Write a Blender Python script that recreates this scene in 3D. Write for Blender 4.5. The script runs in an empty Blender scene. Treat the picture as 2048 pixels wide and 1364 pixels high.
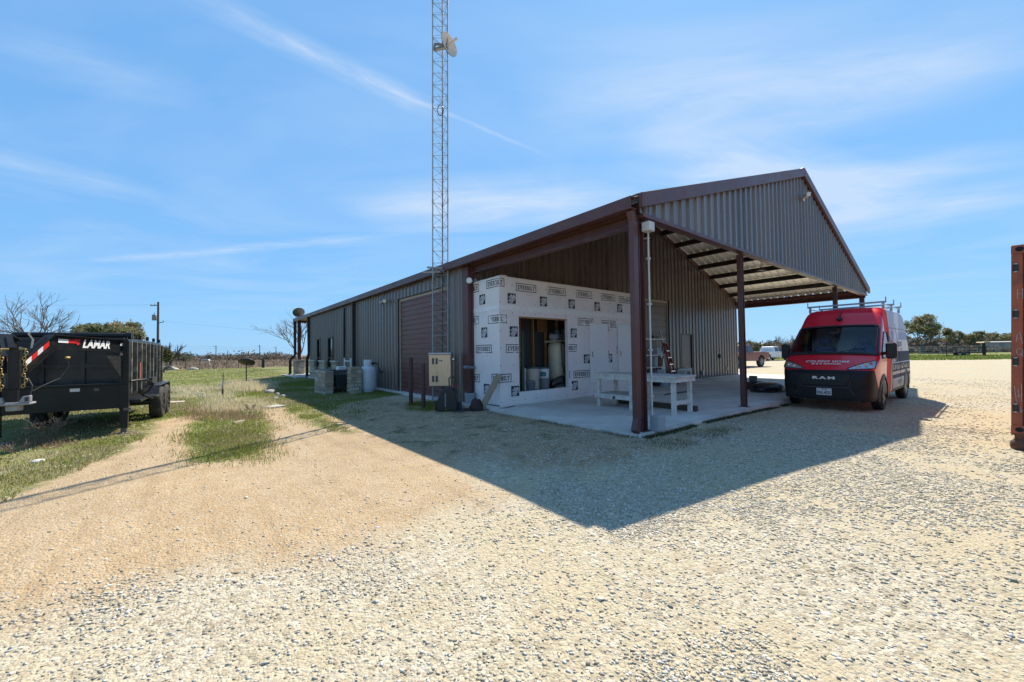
import bpy, bmesh, math, random
import numpy as np
from mathutils import Vector, Matrix
random.seed(7); RNG = np.random.default_rng(11)
C = bpy.context.scene.collection
SC = bpy.context.scene
R = math.radians
# ---------------------------------------------------------------- camera
FPX, PITCH, ROLL, YAW, OX, OY, CH = 795.71, .0270, .0135, .6782, 2.2298, 6.7847, 1.4
cd = bpy.data.cameras.new('camera'); cam = bpy.data.objects.new('camera', cd); C.objects.link(cam)
cd.sensor_width = 36; cd.lens = FPX/2048*36; cd.clip_end = 6000; cd.clip_start = .05
_fw = Vector((0, math.cos(PITCH), math.sin(PITCH))); _up = Vector((0, -math.sin(PITCH), math.cos(PITCH))); _rt = Vector((1, 0, 0))
_r2 = math.cos(ROLL)*_rt-math.sin(ROLL)*_up; _u2 = math.sin(ROLL)*_rt+math.cos(ROLL)*_up
cam.matrix_world = Matrix(((_r2.x, _u2.x, -_fw.x, 0), (_r2.y, _u2.y, -_fw.y, 0), (_r2.z, _u2.z, -_fw.z, CH), (0, 0, 0, 1)))
SC.camera = cam
# ---------------------------------------------------------------- sun and sky
SUN_EL, SUN_AZ = 49.0, 23.5
EXPO, SKY_STR, SUN_STR = .65, .15, 5.0
sd_ = Vector((math.sin(R(SUN_AZ))*math.cos(R(SUN_EL)), math.cos(R(SUN_AZ))*math.cos(R(SUN_EL)), math.sin(R(SUN_EL))))
ld = bpy.data.lights.new('sun', 'SUN'); ld.energy = SUN_STR; ld.angle = R(.5); ld.color = (1, .92, .785)
lo = bpy.data.objects.new('sun', ld); C.objects.link(lo); lo.rotation_euler = sd_.to_track_quat('Z', 'Y').to_euler(); lo.location = (0, 0, 60)
SC.view_settings.view_transform = 'Standard'; SC.view_settings.look = 'None'; SC.view_settings.gamma = 1
SC.view_settings.exposure = EXPO
W = bpy.data.worlds.new('World'); SC.world = W; W.use_nodes = True
def world():
    nt = W.node_tree; N = nt.nodes; L = nt.links; N.clear()
    def n(t, **k):
        x = N.new(t)
        for a, b in k.items(): setattr(x, a, b)
        return x
    def mth(op, a, b=None, clamp=False):
        m = n('ShaderNodeMath', operation=op, use_clamp=clamp)
        for i, q in enumerate((a, b)):
            if q is None: continue
            if isinstance(q, (int, float)): m.inputs[i].default_value = q
            else: L.new(q, m.inputs[i])
        return m.outputs[0]
    out = n('ShaderNodeOutputWorld'); bg = n('ShaderNodeBackground'); bg.inputs[1].default_value = SKY_STR
    sky = n('ShaderNodeTexSky', sky_type='NISHITA', sun_disc=False, sun_elevation=R(SUN_EL), sun_rotation=R(SUN_AZ))
    sky.altitude = 300; sky.air_density = 1.0; sky.dust_density = .3; sky.ozone_density = 3.0
    # the photograph's developed sky: the physical sky's range compressed channel by channel
    sc_ = n('ShaderNodeSeparateColor'); cc_ = n('ShaderNodeCombineColor'); L.new(sky.outputs[0], sc_.inputs[0])
    for i, (k, g_) in enumerate(SKY_CURVE): L.new(mth('MULTIPLY', mth('POWER', mth('MULTIPLY', sc_.outputs[i], .15), g_), k/.15), cc_.inputs[i])
    tc = n('ShaderNodeTexCoord'); sp = n('ShaderNodeSeparateXYZ'); L.new(tc.outputs['Generated'], sp.inputs[0])
    z = mth('MAXIMUM', sp.outputs[2], .015); px = mth('DIVIDE', sp.outputs[0], z); py = mth('DIVIDE', sp.outputs[1], z)
    # each cloud streak: a line in the cloud sheet (plan) with a width, an extent and a strength
    tot = None
    def cb(x, y): 
        c = n('ShaderNodeCombineXYZ'); 
        for i, q in enumerate((x, y)):
            if isinstance(q, (int, float)): c.inputs[i].default_value = q
            else: L.new(q, c.inputs[i])
        return c.outputs[0]
    def noise(vec, sc, det=6, rough=.6, dist=0):
        q = n('ShaderNodeTexNoise'); q.inputs['Scale'].default_value = sc; q.inputs['Detail'].default_value = det; q.inputs['Roughness'].default_value = rough
        q.inputs['Distortion'].default_value = dist; L.new(vec, q.inputs['Vector']); return q.outputs['Fac']
    for (a, b, w, st, soft) in STREAKS:
        dx, dy = b[0]-a[0], b[1]-a[1]; ln = math.hypot(dx, dy); dx /= ln; dy /= ln
        rx = mth('SUBTRACT', px, a[0]); ry = mth('SUBTRACT', py, a[1])
        along = mth('ADD', mth('MULTIPLY', rx, dx), mth('MULTIPLY', ry, dy))
        acr = mth('ADD', mth('MULTIPLY', rx, -dy), mth('MULTIPLY', ry, dx))
        v = cb(mth('MULTIPLY', along, .9/w*.28), mth('MULTIPLY', acr, 1/w*.8))
        nz = noise(v, 1.6, 7, .62, .5)
        wob = mth('MULTIPLY', mth('SUBTRACT', noise(cb(mth('MULTIPLY', along, .5/w*.2), 3.7), 1.3, 3), .5), w*1.3)
        d = mth('DIVIDE', mth('ABSOLUTE', mth('ADD', acr, wob)), w)
        pr = mth('MULTIPLY', mth('SUBTRACT', 1, d, True), st)
        t = mth('DIVIDE', along, ln); e = mth('MULTIPLY', mth('DIVIDE', t, soft), mth('DIVIDE', mth('SUBTRACT', 1, t), soft))
        e = mth('MINIMUM', mth('MAXIMUM', mth('DIVIDE', t, soft), 0), 1); e2 = mth('MINIMUM', mth('MAXIMUM', mth('DIVIDE', mth('SUBTRACT', 1, t), soft), 0), 1)
        s = mth('MULTIPLY', mth('MULTIPLY', pr, mth('MULTIPLY', e, e2)), mth('MULTIPLY', mth('SUBTRACT', nz, .22, True), 2.2))
        tot = s if tot is None else mth('ADD', tot, s)
    big = noise(cb(mth('ADD', mth('MULTIPLY', px, .55), mth('MULTIPLY', py, .20)), mth('MULTIPLY', py, .9)), .8, 7, .6, .8)
    veil = mth('MULTIPLY', mth('MULTIPLY', mth('SUBTRACT', big, .43, True), 1.6), .60)
    tot = mth('ADD', tot, veil)
    fade = mth('MINIMUM', mth('MULTIPLY', mth('MAXIMUM', mth('SUBTRACT', sp.outputs[2], .02), 0), 9), 1)
    tot = mth('MINIMUM', mth('MULTIPLY', tot, fade), .8)
    mx = n('ShaderNodeMixRGB'); L.new(tot, mx.inputs[0]); L.new(cc_.outputs[0], mx.inputs[1]); mx.inputs[2].default_value = CLOUD_COL
    L.new(mx.outputs[0], bg.inputs[0]); L.new(bg.outputs[0], out.inputs[0])
SKY_CURVE = ((.236, .40), (.414, .31), (.635, .23))
CLOUD_COL = (2.75, 3.35, 4.2, 1)
def ray(px, py): return _fw*FPX+_r2*(px-1024)-_u2*(py-682)
def pl(px, py):
    d = ray(px, py); return (d.x/d.z, d.y/d.z)
STREAKS = [(pl(330, -30), pl(900, 235), .085, .55, .2), (pl(700, 145), pl(1110, 318), .02, .4, .3), (pl(120, 528), pl(900, 462), .16, .5, .2),
           (pl(700, 440), pl(1320, 395), .6, 1.3, .3), (pl(1225, 285), pl(1800, 420), .40, 1.3, .25), (pl(1040, 250), pl(2150, 120), .45, 1.0, .3),
           (pl(-150, 300), pl(330, 400), .3, .5, .3), (pl(1500, 470), pl(2100, 400), .7, 1.0, .3), (pl(-100, 90), pl(420, 190), .2, .4, .4), (pl(1300, 380), pl(2100, 330), .4, .6, .3)]
world()
# ---------------------------------------------------------------- frames: B = building frame (u along the gable, v along the eave)
UX, UY = math.cos(YAW), math.sin(YAW)
def B(a, b, z=0): return Vector((OX+a*UX-b*UY, OY+a*UY+b*UX, z))
def toB(p): 
    x, y = p[0]-OX, p[1]-OY; return (x*UX+y*UY, -x*UY+y*UX)
GZ = -.1
def G(px, py, z=GZ):
    d = ray(px, py); t = (z-CH)/d.z; return Vector((0, 0, CH))+d*t
def at(px, dist, z=GZ):
    "ground point at forward distance dist in the direction of column px of the photograph"
    d = ray(px, 700); t = dist/d.y; return Vector((d.x*t, dist, z))
# ---------------------------------------------------------------- materials
def newmat(name):
    m = bpy.data.materials.new(name); m.use_nodes = True; nt = m.node_tree
    return m, nt, nt.nodes, nt.links, nt.nodes['Principled BSDF']
def c4(c): return (c[0], c[1], c[2], 1)
MATS = {}
def M(name, col, rough=.5, metal=0, var=.14, vs=4., bump=0., bs=60., spec=.5, dust=None, dz=None, dscale=2.5, damt=.5, coat=0, attr=None, stretch=None):
    "procedural principled material: two-scale colour noise, optional dust/rust patches, optional bump"
    if name in MATS: return MATS[name]
    m, nt, N, L, p = newmat(name)
    tc = N.new('ShaderNodeTexCoord'); vec = tc.outputs['Object']
    if stretch:
        mp = N.new('ShaderNodeMapping'); mp.inputs['Scale'].default_value = stretch; L.new(vec, mp.inputs[0]); vec = mp.outputs[0]
    n1 = N.new('ShaderNodeTexNoise'); n1.inputs['Scale'].default_value = vs; n1.inputs['Detail'].default_value = 8; n1.inputs['Roughness'].default_value = .65
    L.new(vec, n1.inputs['Vector'])
    rp = N.new('ShaderNodeValToRGB'); rp.color_ramp.elements[0].position = .3; rp.color_ramp.elements[1].position = .7
    rp.color_ramp.elements[0].color = c4([max(0, x*(1-var)) for x in col]); rp.color_ramp.elements[1].color = c4([min(1, x*(1+var)) for x in col])
    L.new(n1.outputs['Fac'], rp.inputs[0]); cur = rp.outputs[0]
    if attr:
        at_ = N.new('ShaderNodeAttribute'); at_.attribute_name = attr
        mu = N.new('ShaderNodeMixRGB'); mu.blend_type = 'MULTIPLY'; mu.inputs[0].default_value = 1; L.new(cur, mu.inputs[1]); L.new(at_.outputs['Color'], mu.inputs[2]); cur = mu.outputs[0]
    if dust:
        n2 = N.new('ShaderNodeTexNoise'); n2.inputs['Scale'].default_value = dscale; n2.inputs['Detail'].default_value = 9; n2.inputs['Roughness'].default_value = .7; L.new(vec, n2.inputs['Vector'])
        r2 = N.new('ShaderNodeValToRGB'); r2.color_ramp.elements[0].position = .48; r2.color_ramp.elements[1].position = .72; r2.color_ramp.elements[1].color = (damt, damt, damt, 1)
        L.new(n2.outputs['Fac'], r2.inputs[0])
        mx = N.new('ShaderNodeMixRGB'); L.new(r2.outputs[0], mx.inputs[0]); L.new(cur, mx.inputs[1]); mx.inputs[2].default_value = c4(dust); cur = mx.outputs[0]
    L.new(cur, p.inputs['Base Color'])
    rr = N.new('ShaderNodeMapRange'); rr.inputs[1].default_value = .3; rr.inputs[2].default_value = .7; rr.inputs[3].default_value = max(.03, rough-.08); rr.inputs[4].default_value = min(1, rough+.1)
    L.new(n1.outputs['Fac'], rr.inputs[0]); L.new(rr.outputs[0], p.inputs['Roughness'])
    p.inputs['Metallic'].default_value = metal; p.inputs['Specular IOR Level'].default_value = spec
    if coat: p.inputs['Coat Weight'].default_value = coat; p.inputs['Coat Roughness'].default_value = .06
    if bump:
        n3 = N.new('ShaderNodeTexNoise'); n3.inputs['Scale'].default_value = bs; n3.inputs['Detail'].default_value = 5; L.new(vec, n3.inputs['Vector'])
        b = N.new('ShaderNodeBump'); b.inputs['Strength'].default_value = bump; b.inputs['Distance'].default_value = .02; L.new(n3.outputs['Fac'], b.inputs['Height']); L.new(b.outputs[0], p.inputs['Normal'])
    MATS[name] = m; return m
def glassmat(name, tint, alpha=.8, rough=.03):
    "window glass: see-through tint under a clear reflecting face"
    if name in MATS: return MATS[name]
    m, nt, N, L, p = newmat(name); N.remove(p); out = N['Material Output']
    tr = N.new('ShaderNodeBsdfTransparent'); tr.inputs[0].default_value = c4(tint); gl = N.new('ShaderNodeBsdfGlossy'); gl.inputs['Roughness'].default_value = rough
    fr = N.new('ShaderNodeFresnel'); fr.inputs[0].default_value = 1.5; mx = N.new('ShaderNodeMixShader')
    L.new(fr.outputs[0], mx.inputs[0]); L.new(tr.outputs[0], mx.inputs[1]); L.new(gl.outputs[0], mx.inputs[2]); L.new(mx.outputs[0], out.inputs[0]); MATS[name] = m; return m
# ---------------------------------------------------------------- mesh builder
class MB:
    def __init__(s): s.v = []; s.f = []; s.m = []; s.c = []; s.cur = 0; s.T = None; s.col = None
    def add(s, vs, fs):
        k = len(s.v)
        for p in vs:
            p = Vector(p); s.v.append(s.T @ p if s.T else p); s.c.append(s.col or (1, 1, 1))
        for f in fs: s.f.append([k+i for i in f]); s.m.append(s.cur)
        return s
    def box(s, a, b):
        (x0, y0, z0), (x1, y1, z1) = a, b
        x0, x1 = min(x0, x1), max(x0, x1); y0, y1 = min(y0, y1), max(y0, y1); z0, z1 = min(z0, z1), max(z0, z1)
        return s.add([(x0, y0, z0), (x1, y0, z0), (x1, y1, z0), (x0, y1, z0), (x0, y0, z1), (x1, y0, z1), (x1, y1, z1), (x0, y1, z1)],
                     [(3, 2, 1, 0), (4, 5, 6, 7), (0, 1, 5, 4), (1, 2, 6, 5), (2, 3, 7, 6), (3, 0, 4, 7)])
    def cbox(s, c, d): return s.box([c[i]-d[i]/2 for i in range(3)], [c[i]+d[i]/2 for i in range(3)])
    def bar(s, p0, p1, w, h, up=(0, 0, 1)):
        p0, p1 = Vector(p0), Vector(p1); t = (p1-p0).normalized(); upv = Vector(up)
        if abs(t.dot(upv)) > .98: upv = Vector((1, 0, 0))
        x = t.cross(upv).normalized()*(w/2); y = x.cross(t).normalized()*(h/2)
        vs = [p+i*x+j*y for p in (p0, p1) for i, j in ((-1, -1), (1, -1), (1, 1), (-1, 1))]
        return s.add(vs, [(0, 1, 2, 3), (7, 6, 5, 4), (1, 0, 4, 5), (2, 1, 5, 6), (3, 2, 6, 7), (0, 3, 7, 4)])
    def tube(s, pts, r, n=8, caps=True, closed=False):
        pts = [Vector(p) for p in pts]; rs = r if isinstance(r, (list, tuple)) else [r]*len(pts)
        t0 = (pts[1]-pts[0]).normalized(); nx = t0.orthogonal().normalized(); vs = []; m = len(pts)
        for i, p in enumerate(pts):
            t = ((pts[(i+1) % m] if closed else pts[min(i+1, m-1)])-(pts[i-1] if (i or closed) else pts[0]))
            t = t.normalized() if t.length > 1e-9 else t0
            nx = (nx-t*nx.dot(t)); nx = nx.normalized() if nx.length > 1e-6 else t.orthogonal().normalized(); ny = t.cross(nx)
            vs += [p+(nx*math.cos(2*math.pi*k/n)+ny*math.sin(2*math.pi*k/n))*rs[i] for k in range(n)]
        fs = [(i*n+k, i*n+(k+1) % n, (i+1)*n+(k+1) % n, (i+1)*n+k) for i in range(m-1) for k in range(n)]
        if closed: fs += [((m-1)*n+k, (m-1)*n+(k+1) % n, (k+1) % n, k) for k in range(n)]
        elif caps: fs += [tuple(range(n))[::-1], tuple((m-1)*n+k for k in range(n))]
        return s.add(vs, fs)
    def cyl(s, p0, p1, r0, r1=None, n=16): return s.tube([p0, p1], [r0, r0 if r1 is None else r1], n)
    def lathe(s, prof, c=(0, 0, 0), n=24, axis='z', caps=True):
        vs = []
        for (r, h) in prof:
            for k in range(n):
                a = 2*math.pi*k/n; x, y = r*math.cos(a), r*math.sin(a)
                q = {'z': (x, y, h), 'y': (x, h, -y), 'x': (h, x, y)}[axis]; vs.append((c[0]+q[0], c[1]+q[1], c[2]+q[2]))
        m = len(prof); fs = [(i*n+k, i*n+(k+1) % n, (i+1)*n+(k+1) % n, (i+1)*n+k) for i in range(m-1) for k in range(n)]
        if caps: fs += [tuple(range(n))[::-1], tuple((m-1)*n+k for k in range(n))]
        return s.add(vs, fs)
    def prism(s, poly, off, fn):
        "poly: 2-D outline, extruded by the vector off; fn maps (a,b) to 3-D"
        a = [Vector(fn(*p)) for p in poly]; n = len(a); off = Vector(off)
        return s.add(a+[p+off for p in a], [tuple(range(n))[::-1], tuple(range(n, 2*n))]+[(i, (i+1) % n, n+(i+1) % n, n+i) for i in range(n)])
    def grid(s, rows, closed=False):
        n = len(rows[0]); vs = [p for r_ in rows for p in r_]
        return s.add(vs, [(i*n+k, i*n+(k+1) % n, (i+1)*n+(k+1) % n, (i+1)*n+k) for i in range(len(rows)-1) for k in range(n if closed else n-1)])
    def obj(s, name, mats, parent=None, smooth=None, bevel=0, fix=True):
        me = bpy.data.meshes.new(name); me.from_pydata([tuple(p) for p in s.v], [], s.f)
        mats = mats if isinstance(mats, (list, tuple)) else [mats]
        for m in mats: me.materials.append(m)
        me.polygons.foreach_set('material_index', s.m)
        if any(c != (1, 1, 1) for c in s.c):
            a = me.color_attributes.new('tone', 'FLOAT_COLOR', 'POINT'); a.data.foreach_set('color', [q for c in s.c for q in (c[0], c[1], c[2], 1)])
        if fix:
            bm = bmesh.new(); bm.from_mesh(me); bmesh.ops.recalc_face_normals(bm, faces=bm.faces); bm.to_mesh(me); bm.free()
        if smooth is not None:
            me.polygons.foreach_set('use_smooth', [True]*len(me.polygons)); me.set_sharp_from_angle(angle=R(smooth))
        o = bpy.data.objects.new(name, me); C.objects.link(o)
        if parent: o.parent = parent
        if bevel:
            b = o.modifiers.new('bevel', 'BEVEL'); b.width = bevel; b.segments = 1; b.limit_method = 'ANGLE'; b.angle_limit = R(50)
        return o
def tag(o, label, cat=None, group=None, kind=None):
    if label: o['label'] = label
    if cat: o['category'] = cat
    if group: o['group'] = group
    if kind: o['kind'] = kind
    return o
def thing(name, label, cat, loc=(0, 0, 0), rot=0, group=None):
    o = bpy.data.objects.new(name, None); C.objects.link(o); o.location = loc; o.rotation_euler = (0, 0, rot); o.empty_display_size = .2
    return tag(o, label, cat, group)
def thingB(name, label, cat, a=0, b=0, z=0, rot=0, group=None): return thing(name, label, cat, B(a, b, z), YAW+rot, group)
def struct(o): o['kind'] = 'structure'; return o
def copy_tree(o, parent=None):
    c = o.copy(); C.objects.link(c)
    if parent: c.parent = parent
    for ch in list(o.children): copy_tree(ch, c)
    return c
def glyphs(body, size, bold=0., shear=0., spacing=1.):
    "triangles of a line of text, centred, in the xy plane"
    cu = bpy.data.curves.new('text', 'FONT'); cu.body = body; cu.size = size; cu.align_x = 'CENTER'; cu.align_y = 'CENTER'; cu.offset = bold; cu.shear = shear; cu.space_character = spacing; cu.resolution_u = 3
    o = bpy.data.objects.new('text', cu); me = bpy.data.meshes.new_from_object(o)
    vs = [v.co.copy() for v in me.vertices]; fs = [list(p.vertices) for p in me.polygons]
    bpy.data.objects.remove(o); bpy.data.curves.remove(cu); bpy.data.meshes.remove(me); return vs, fs
def put(mb, gl, fn):
    "lay flat glyphs on a surface: fn maps (x,y) to 3-D"
    mb.add([fn(v.x, v.y) for v in gl[0]], gl[1])
# ---------------------------------------------------------------- shared materials
burg = M('burgundy_trim', (.095, .036, .033), .42, var=.12, vs=2, dust=(.16, .09, .075), damt=.35, dscale=3)
wallm = M('bronze_wall_metal', (.138, .111, .099), .30, var=.16, vs=1.6, spec=.8, dust=(.17, .145, .13), damt=.4, dscale=2.2, stretch=(1, 1, .07))
galv = M('galvalume', (.80, .77, .69), .36, metal=.35, var=.08, vs=1.5)
darksteel = M('dark_primer_steel', (.035, .026, .024), .5, var=.2)
blackp = M('black_paint', (.009, .009, .010), .36, var=.3, vs=3, spec=.3, dust=(.05, .044, .038), damt=.4, dscale=2.2)
blackpl = M('black_plastic', (.018, .018, .019), .5, var=.2, vs=8)
rubber = M('tyre_rubber', (.026, .025, .024), .8, var=.25, vs=6, dust=(.13, .11, .085), damt=.6, dscale=5)
steel = M('galvanised_steel', (.42, .43, .44), .4, metal=.8, var=.15, vs=9)
alum = M('bright_aluminium', (.72, .73, .75), .28, metal=.9, var=.08)
white = M('white_paint', (.72, .71, .69), .45, var=.06, vs=3)
greyp = M('grey_enclosure', (.34, .36, .38), .45, var=.06)
wood = M('weathered_wood', (.30, .235, .16), .75, var=.3, vs=6, stretch=(3, 3, .6), bump=.2)
pine = M('pine_stud', (.40, .21, .08), .7, var=.25, vs=8)
rust = M('rusty_steel', (.12, .052, .03), .8, var=.4, vs=9, bump=.2)
def panel_tones(m, w, amt):
    "each sheet of cladding weathers a little differently"
    nt = m.node_tree; N, L = nt.nodes, nt.links; p = N['Principled BSDF']; src = p.inputs['Base Color'].links[0].from_socket; tc = N.new('ShaderNodeTexCoord'); sp = N.new('ShaderNodeSeparateXYZ'); L.new(tc.outputs['Object'], sp.inputs[0])
    a = N.new('ShaderNodeMath'); a.operation = 'ADD'; L.new(sp.outputs[0], a.inputs[0]); L.new(sp.outputs[1], a.inputs[1]); b = N.new('ShaderNodeMath'); b.operation = 'DIVIDE'; L.new(a.outputs[0], b.inputs[0]); b.inputs[1].default_value = w; c = N.new('ShaderNodeMath'); c.operation = 'FLOOR'; L.new(b.outputs[0], c.inputs[0])
    d = N.new('ShaderNodeTexWhiteNoise'); d.noise_dimensions = '1D'; L.new(c.outputs[0], d.inputs['W']); e = N.new('ShaderNodeMapRange'); e.inputs[3].default_value = 1-amt; e.inputs[4].default_value = 1+amt; L.new(d.outputs['Value'], e.inputs[0])
    v = N.new('ShaderNodeVectorMath'); v.operation = 'SCALE'; L.new(src, v.inputs[0]); L.new(e.outputs[0], v.inputs['Scale']); L.new(v.outputs[0], p.inputs['Base Color'])
panel_tones(wallm, .9144, .13)
conc = M('concrete', (.45, .425, .39), .8, var=.2, vs=.9, bump=.12, bs=90, dust=(.27, .25, .225), damt=.75, dscale=1.1)
# ================================================================ ground
def sst(x): x = np.clip(x, 0, 1); return x*x*(3-2*x)
def gz(x, y):
    x = np.asarray(x, float); y = np.asarray(y, float)
    u = (x-OX)*UX+(y-OY)*UY; v = -(x-OX)*UY+(y-OY)*UX
    z = -.06-.08*sst((u-2.5)/4)-.06*sst((-u-1)/5)
    z = z-.1*sst((v-8)/12)*sst(-u/3)
    z = z-3.2*sst((y-60)/230)*sst((-x/np.maximum(y, 1)-.25)/.35)
    far = sst((np.hypot(x, y)-500)/900); z = z*(1-far)-2.0*far
    z = z+.012*np.sin(x*1.3+np.sin(y*.9)*1.4)*np.sin(y*1.1+x*.35)
    return z
def P2(px, py):
    p = G(px, py)
    for _ in range(3): p = G(px, py, float(gz(p.x, p.y)))
    return p
def sdpoly(poly, x, y):
    "signed distance, positive inside"
    poly = np.array([(p[0], p[1]) for p in poly], float); d = np.full(x.shape, 1e9); ins = np.zeros(x.shape, bool)
    for (ax, ay), (bx, by) in zip(poly, np.roll(poly, -1, 0)):
        ex, ey = bx-ax, by-ay; wx, wy = x-ax, y-ay; t = np.clip((wx*ex+wy*ey)/(ex*ex+ey*ey+1e-12), 0, 1)
        d = np.minimum(d, np.hypot(wx-ex*t, wy-ey*t))
        c = ((ay > y) != (by > y)); xi = ax+(y-ay)/(by-ay+1e-12)*ex; ins ^= c & (x < xi)
    return np.where(ins, d, -d)
YARD = [P2(*p) for p in ((0, 1003), (130, 950), (240, 908), (296, 872), (318, 842), (386, 829), (378, 862), (368, 894), (405, 926), (480, 920), (538, 884), (541, 850), (522, 824), (548, 806), (600, 838), (660, 862), (720, 868), (640, 832), (690, 806), (760, 796))]
YARD += [B(0, 9.5), B(0, 25), B(17.6, 25), P2(1480, 719), P2(1700, 720.5), P2(1900, 720.5), P2(2046, 718), Vector((90, 30, 0)), Vector((70, -40, 0)), Vector((-30, -40, 0)), P2(-700, 1240), P2(-300, 1100)]
DIRT = [P2(*p) for p in ((-500, 1420), (0, 1235), (300, 1165), (600, 1112), (840, 1070), (985, 985), (930, 930), (880, 880), (880, 842), (830, 822), (760, 790), (640, 770), (450, 770), (-600, 900))]
SOIL = [P2(*p) for p in ((690, 800), (900, 806), (1000, 822), (1150, 850), (1290, 874), (1400, 862), (1560, 806), (1590, 806), (1420, 878), (1330, 905), (1180, 945), (1000, 925), (850, 905), (700, 870))]
PATH_RUT = [P2(*p) for p in ((0, 1045), (180, 985), (330, 900), (350, 862), (362, 838))]
def masks(x, y):
    return sdpoly(YARD, x, y), sdpoly(DIRT, x, y)
def weedmask(x, y):
    "dry weeds beyond the left fence"
    return np.where(x/np.maximum(y, 1) < -.3, (y-(48+.0*x)), -5.)
def axis(lo, hi, step, far, lim):
    c = list(np.arange(lo, hi+1e-6, step)); s = step; a = [lo]
    while a[-1] > -lim: s *= far; a.append(a[-1]-s)
    s = step; b = [hi]
    while b[-1] < lim: s *= far; b.append(b[-1]+s)
    return np.array(a[:0:-1]+c+b[1:])
def numpy_mesh(name, v, f, mat, col=None, smooth=False, k=None):
    me = bpy.data.meshes.new(name); n = len(v); k = f.shape[1]
    me.vertices.add(n); me.vertices.foreach_set('co', np.asarray(v, np.float32).ravel())
    me.loops.add(f.size); me.loops.foreach_set('vertex_index', f.astype(np.int32).ravel())
    me.polygons.add(len(f)); me.polygons.foreach_set('loop_start', np.arange(0, f.size, k, dtype=np.int32)); me.polygons.foreach_set('loop_total', np.full(len(f), k, np.int32))
    me.update(calc_edges=True)
    if col is not None:
        a = me.color_attributes.new('tone', 'FLOAT_COLOR', 'POINT'); a.data.foreach_set('color', np.c_[col, np.ones(n)].astype(np.float32).ravel())
    if smooth: me.polygons.foreach_set('use_smooth', np.ones(len(f), bool))
    me.materials.append(mat); o = bpy.data.objects.new(name, me); C.objects.link(o); return o
def ground():
    xs = axis(-26, 22, .28, 1.09, 2600); ys = axis(-3, 32, .28, 1.09, 2600)
    X, Y = np.meshgrid(xs, ys); Z = gz(X, Y); nx, ny = len(xs), len(ys)
    i = np.arange(ny-1)[:, None]*nx+np.arange(nx-1)[None]; f = np.stack([i, i+1, i+nx+1, i+nx], -1).reshape(-1, 4)
    m, nt, N, L, p = newmat('ground')
    o = numpy_mesh('ground', np.c_[X.ravel(), Y.ravel(), Z.ravel()], f, m, smooth=True)
    ya, di = masks(X.ravel(), Y.ravel())
    for nm, q in (('yard', ya), ('dirt', di), ('soil', sdpoly(SOIL, X.ravel(), Y.ravel())), ('weed', weedmask(X.ravel(), Y.ravel()))):
        a = o.data.attributes.new(nm, 'FLOAT', 'POINT'); a.data.foreach_set('value', np.clip(q, -4, 4).astype(np.float32))
    tc = N.new('ShaderNodeTexCoord'); vec = tc.outputs['Object']
    def noise(sc, det=6, rough=.6, dist=0):
        q = N.new('ShaderNodeTexNoise'); q.inputs['Scale'].default_value = sc; q.inputs['Detail'].default_value = det; q.inputs['Roughness'].default_value = rough; q.inputs['Distortion'].default_value = dist
        L.new(vec, q.inputs['Vector']); return q.outputs['Fac']
    def ramp(src, stops):
        r = N.new('ShaderNodeValToRGB'); e = r.color_ramp.elements
        while len(e) < len(stops): e.new(.5)
        for k, (pos, col) in enumerate(stops): e[k].position = pos; e[k].color = c4(col) if not isinstance(col, (int, float)) else (col, col, col, 1)
        L.new(src, r.inputs[0]); return r.outputs[0]
    def mth(op, a, b, clamp=False):
        q = N.new('ShaderNodeMath'); q.operation = op; q.use_clamp = clamp
        for k, w in enumerate((a, b)):
            if isinstance(w, (int, float)): q.inputs[k].default_value = w
            else: L.new(w, q.inputs[k])
        return q.outputs[0]
    def mix(fac, a, b, bt='MIX'):
        q = N.new('ShaderNodeMixRGB'); q.blend_type = bt
        for k, w in enumerate((fac, a, b)):
            if isinstance(w, (int, float)): q.inputs[k].default_value = w
            elif isinstance(w, tuple): q.inputs[k].default_value = c4(w)
            else: L.new(w, q.inputs[k])
        return q.outputs[0]
    def att(nm): a = N.new('ShaderNodeAttribute'); a.attribute_name = nm; return a.outputs['Fac']
    def edge(nm, amp, width, ns, det=6): return mth('ADD', mth('DIVIDE', mth('ADD', att(nm), mth('MULTIPLY', mth('SUBTRACT', noise(ns, det, .65), .5), amp)), width), .5, True)
    def vor(sc): 
        q = N.new('ShaderNodeTexVoronoi'); q.inputs['Scale'].default_value = sc; L.new(vec, q.inputs['Vector']); return q
    # crushed limestone
    v1, v2 = vor(26), vor(62); pal = [(0, (.24, .20, .145)), (.2, (.38, .32, .225)), (.45, (.48, .42, .31)), (.7, (.56, .50, .39)), (.9, (.36, .315, .24)), (1, (.64, .60, .51))]
    sp = N.new('ShaderNodeSeparateColor'); L.new(v1.outputs['Color'], sp.inputs[0]); sp2 = N.new('ShaderNodeSeparateColor'); L.new(v2.outputs['Color'], sp2.inputs[0])
    g1 = mix(mth('LESS_THAN', sp.outputs[1], .55), ramp(sp.outputs[0], pal), ramp(sp2.outputs[0], pal))
    fines = ramp(noise(38, 5), [(.3, (.37, .30, .185)), (.7, (.55, .465, .32))])
    grav = mix(ramp(noise(.55, 7, .65), [(.42, .05), (.58, .88)]), g1, fines)
    grav = mix(ramp(noise(.22, 4), [(.35, 0.), (.7, .28)]), grav, (.50, .405, .26))
    # beaten earth
    dirt = ramp(noise(3.2, 9, .7), [(.25, (.345, .235, .128)), (.5, (.44, .315, .180)), (.75, (.53, .40, .25))])
    dirt = mix(ramp(noise(.45, 5), [(.4, 0.), (.7, .45)]), dirt, (.37, .29, .20))
    dirt = mix(mth('MULTIPLY', mth('GREATER_THAN', sp2.outputs[1], .90), .8), dirt, ramp(sp2.outputs[2], pal))
    dirt = mix(ramp(noise(1.1, 8, .7), [(.62, 0.), (.74, .45)]), dirt, (.17, .15, .07))
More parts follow.
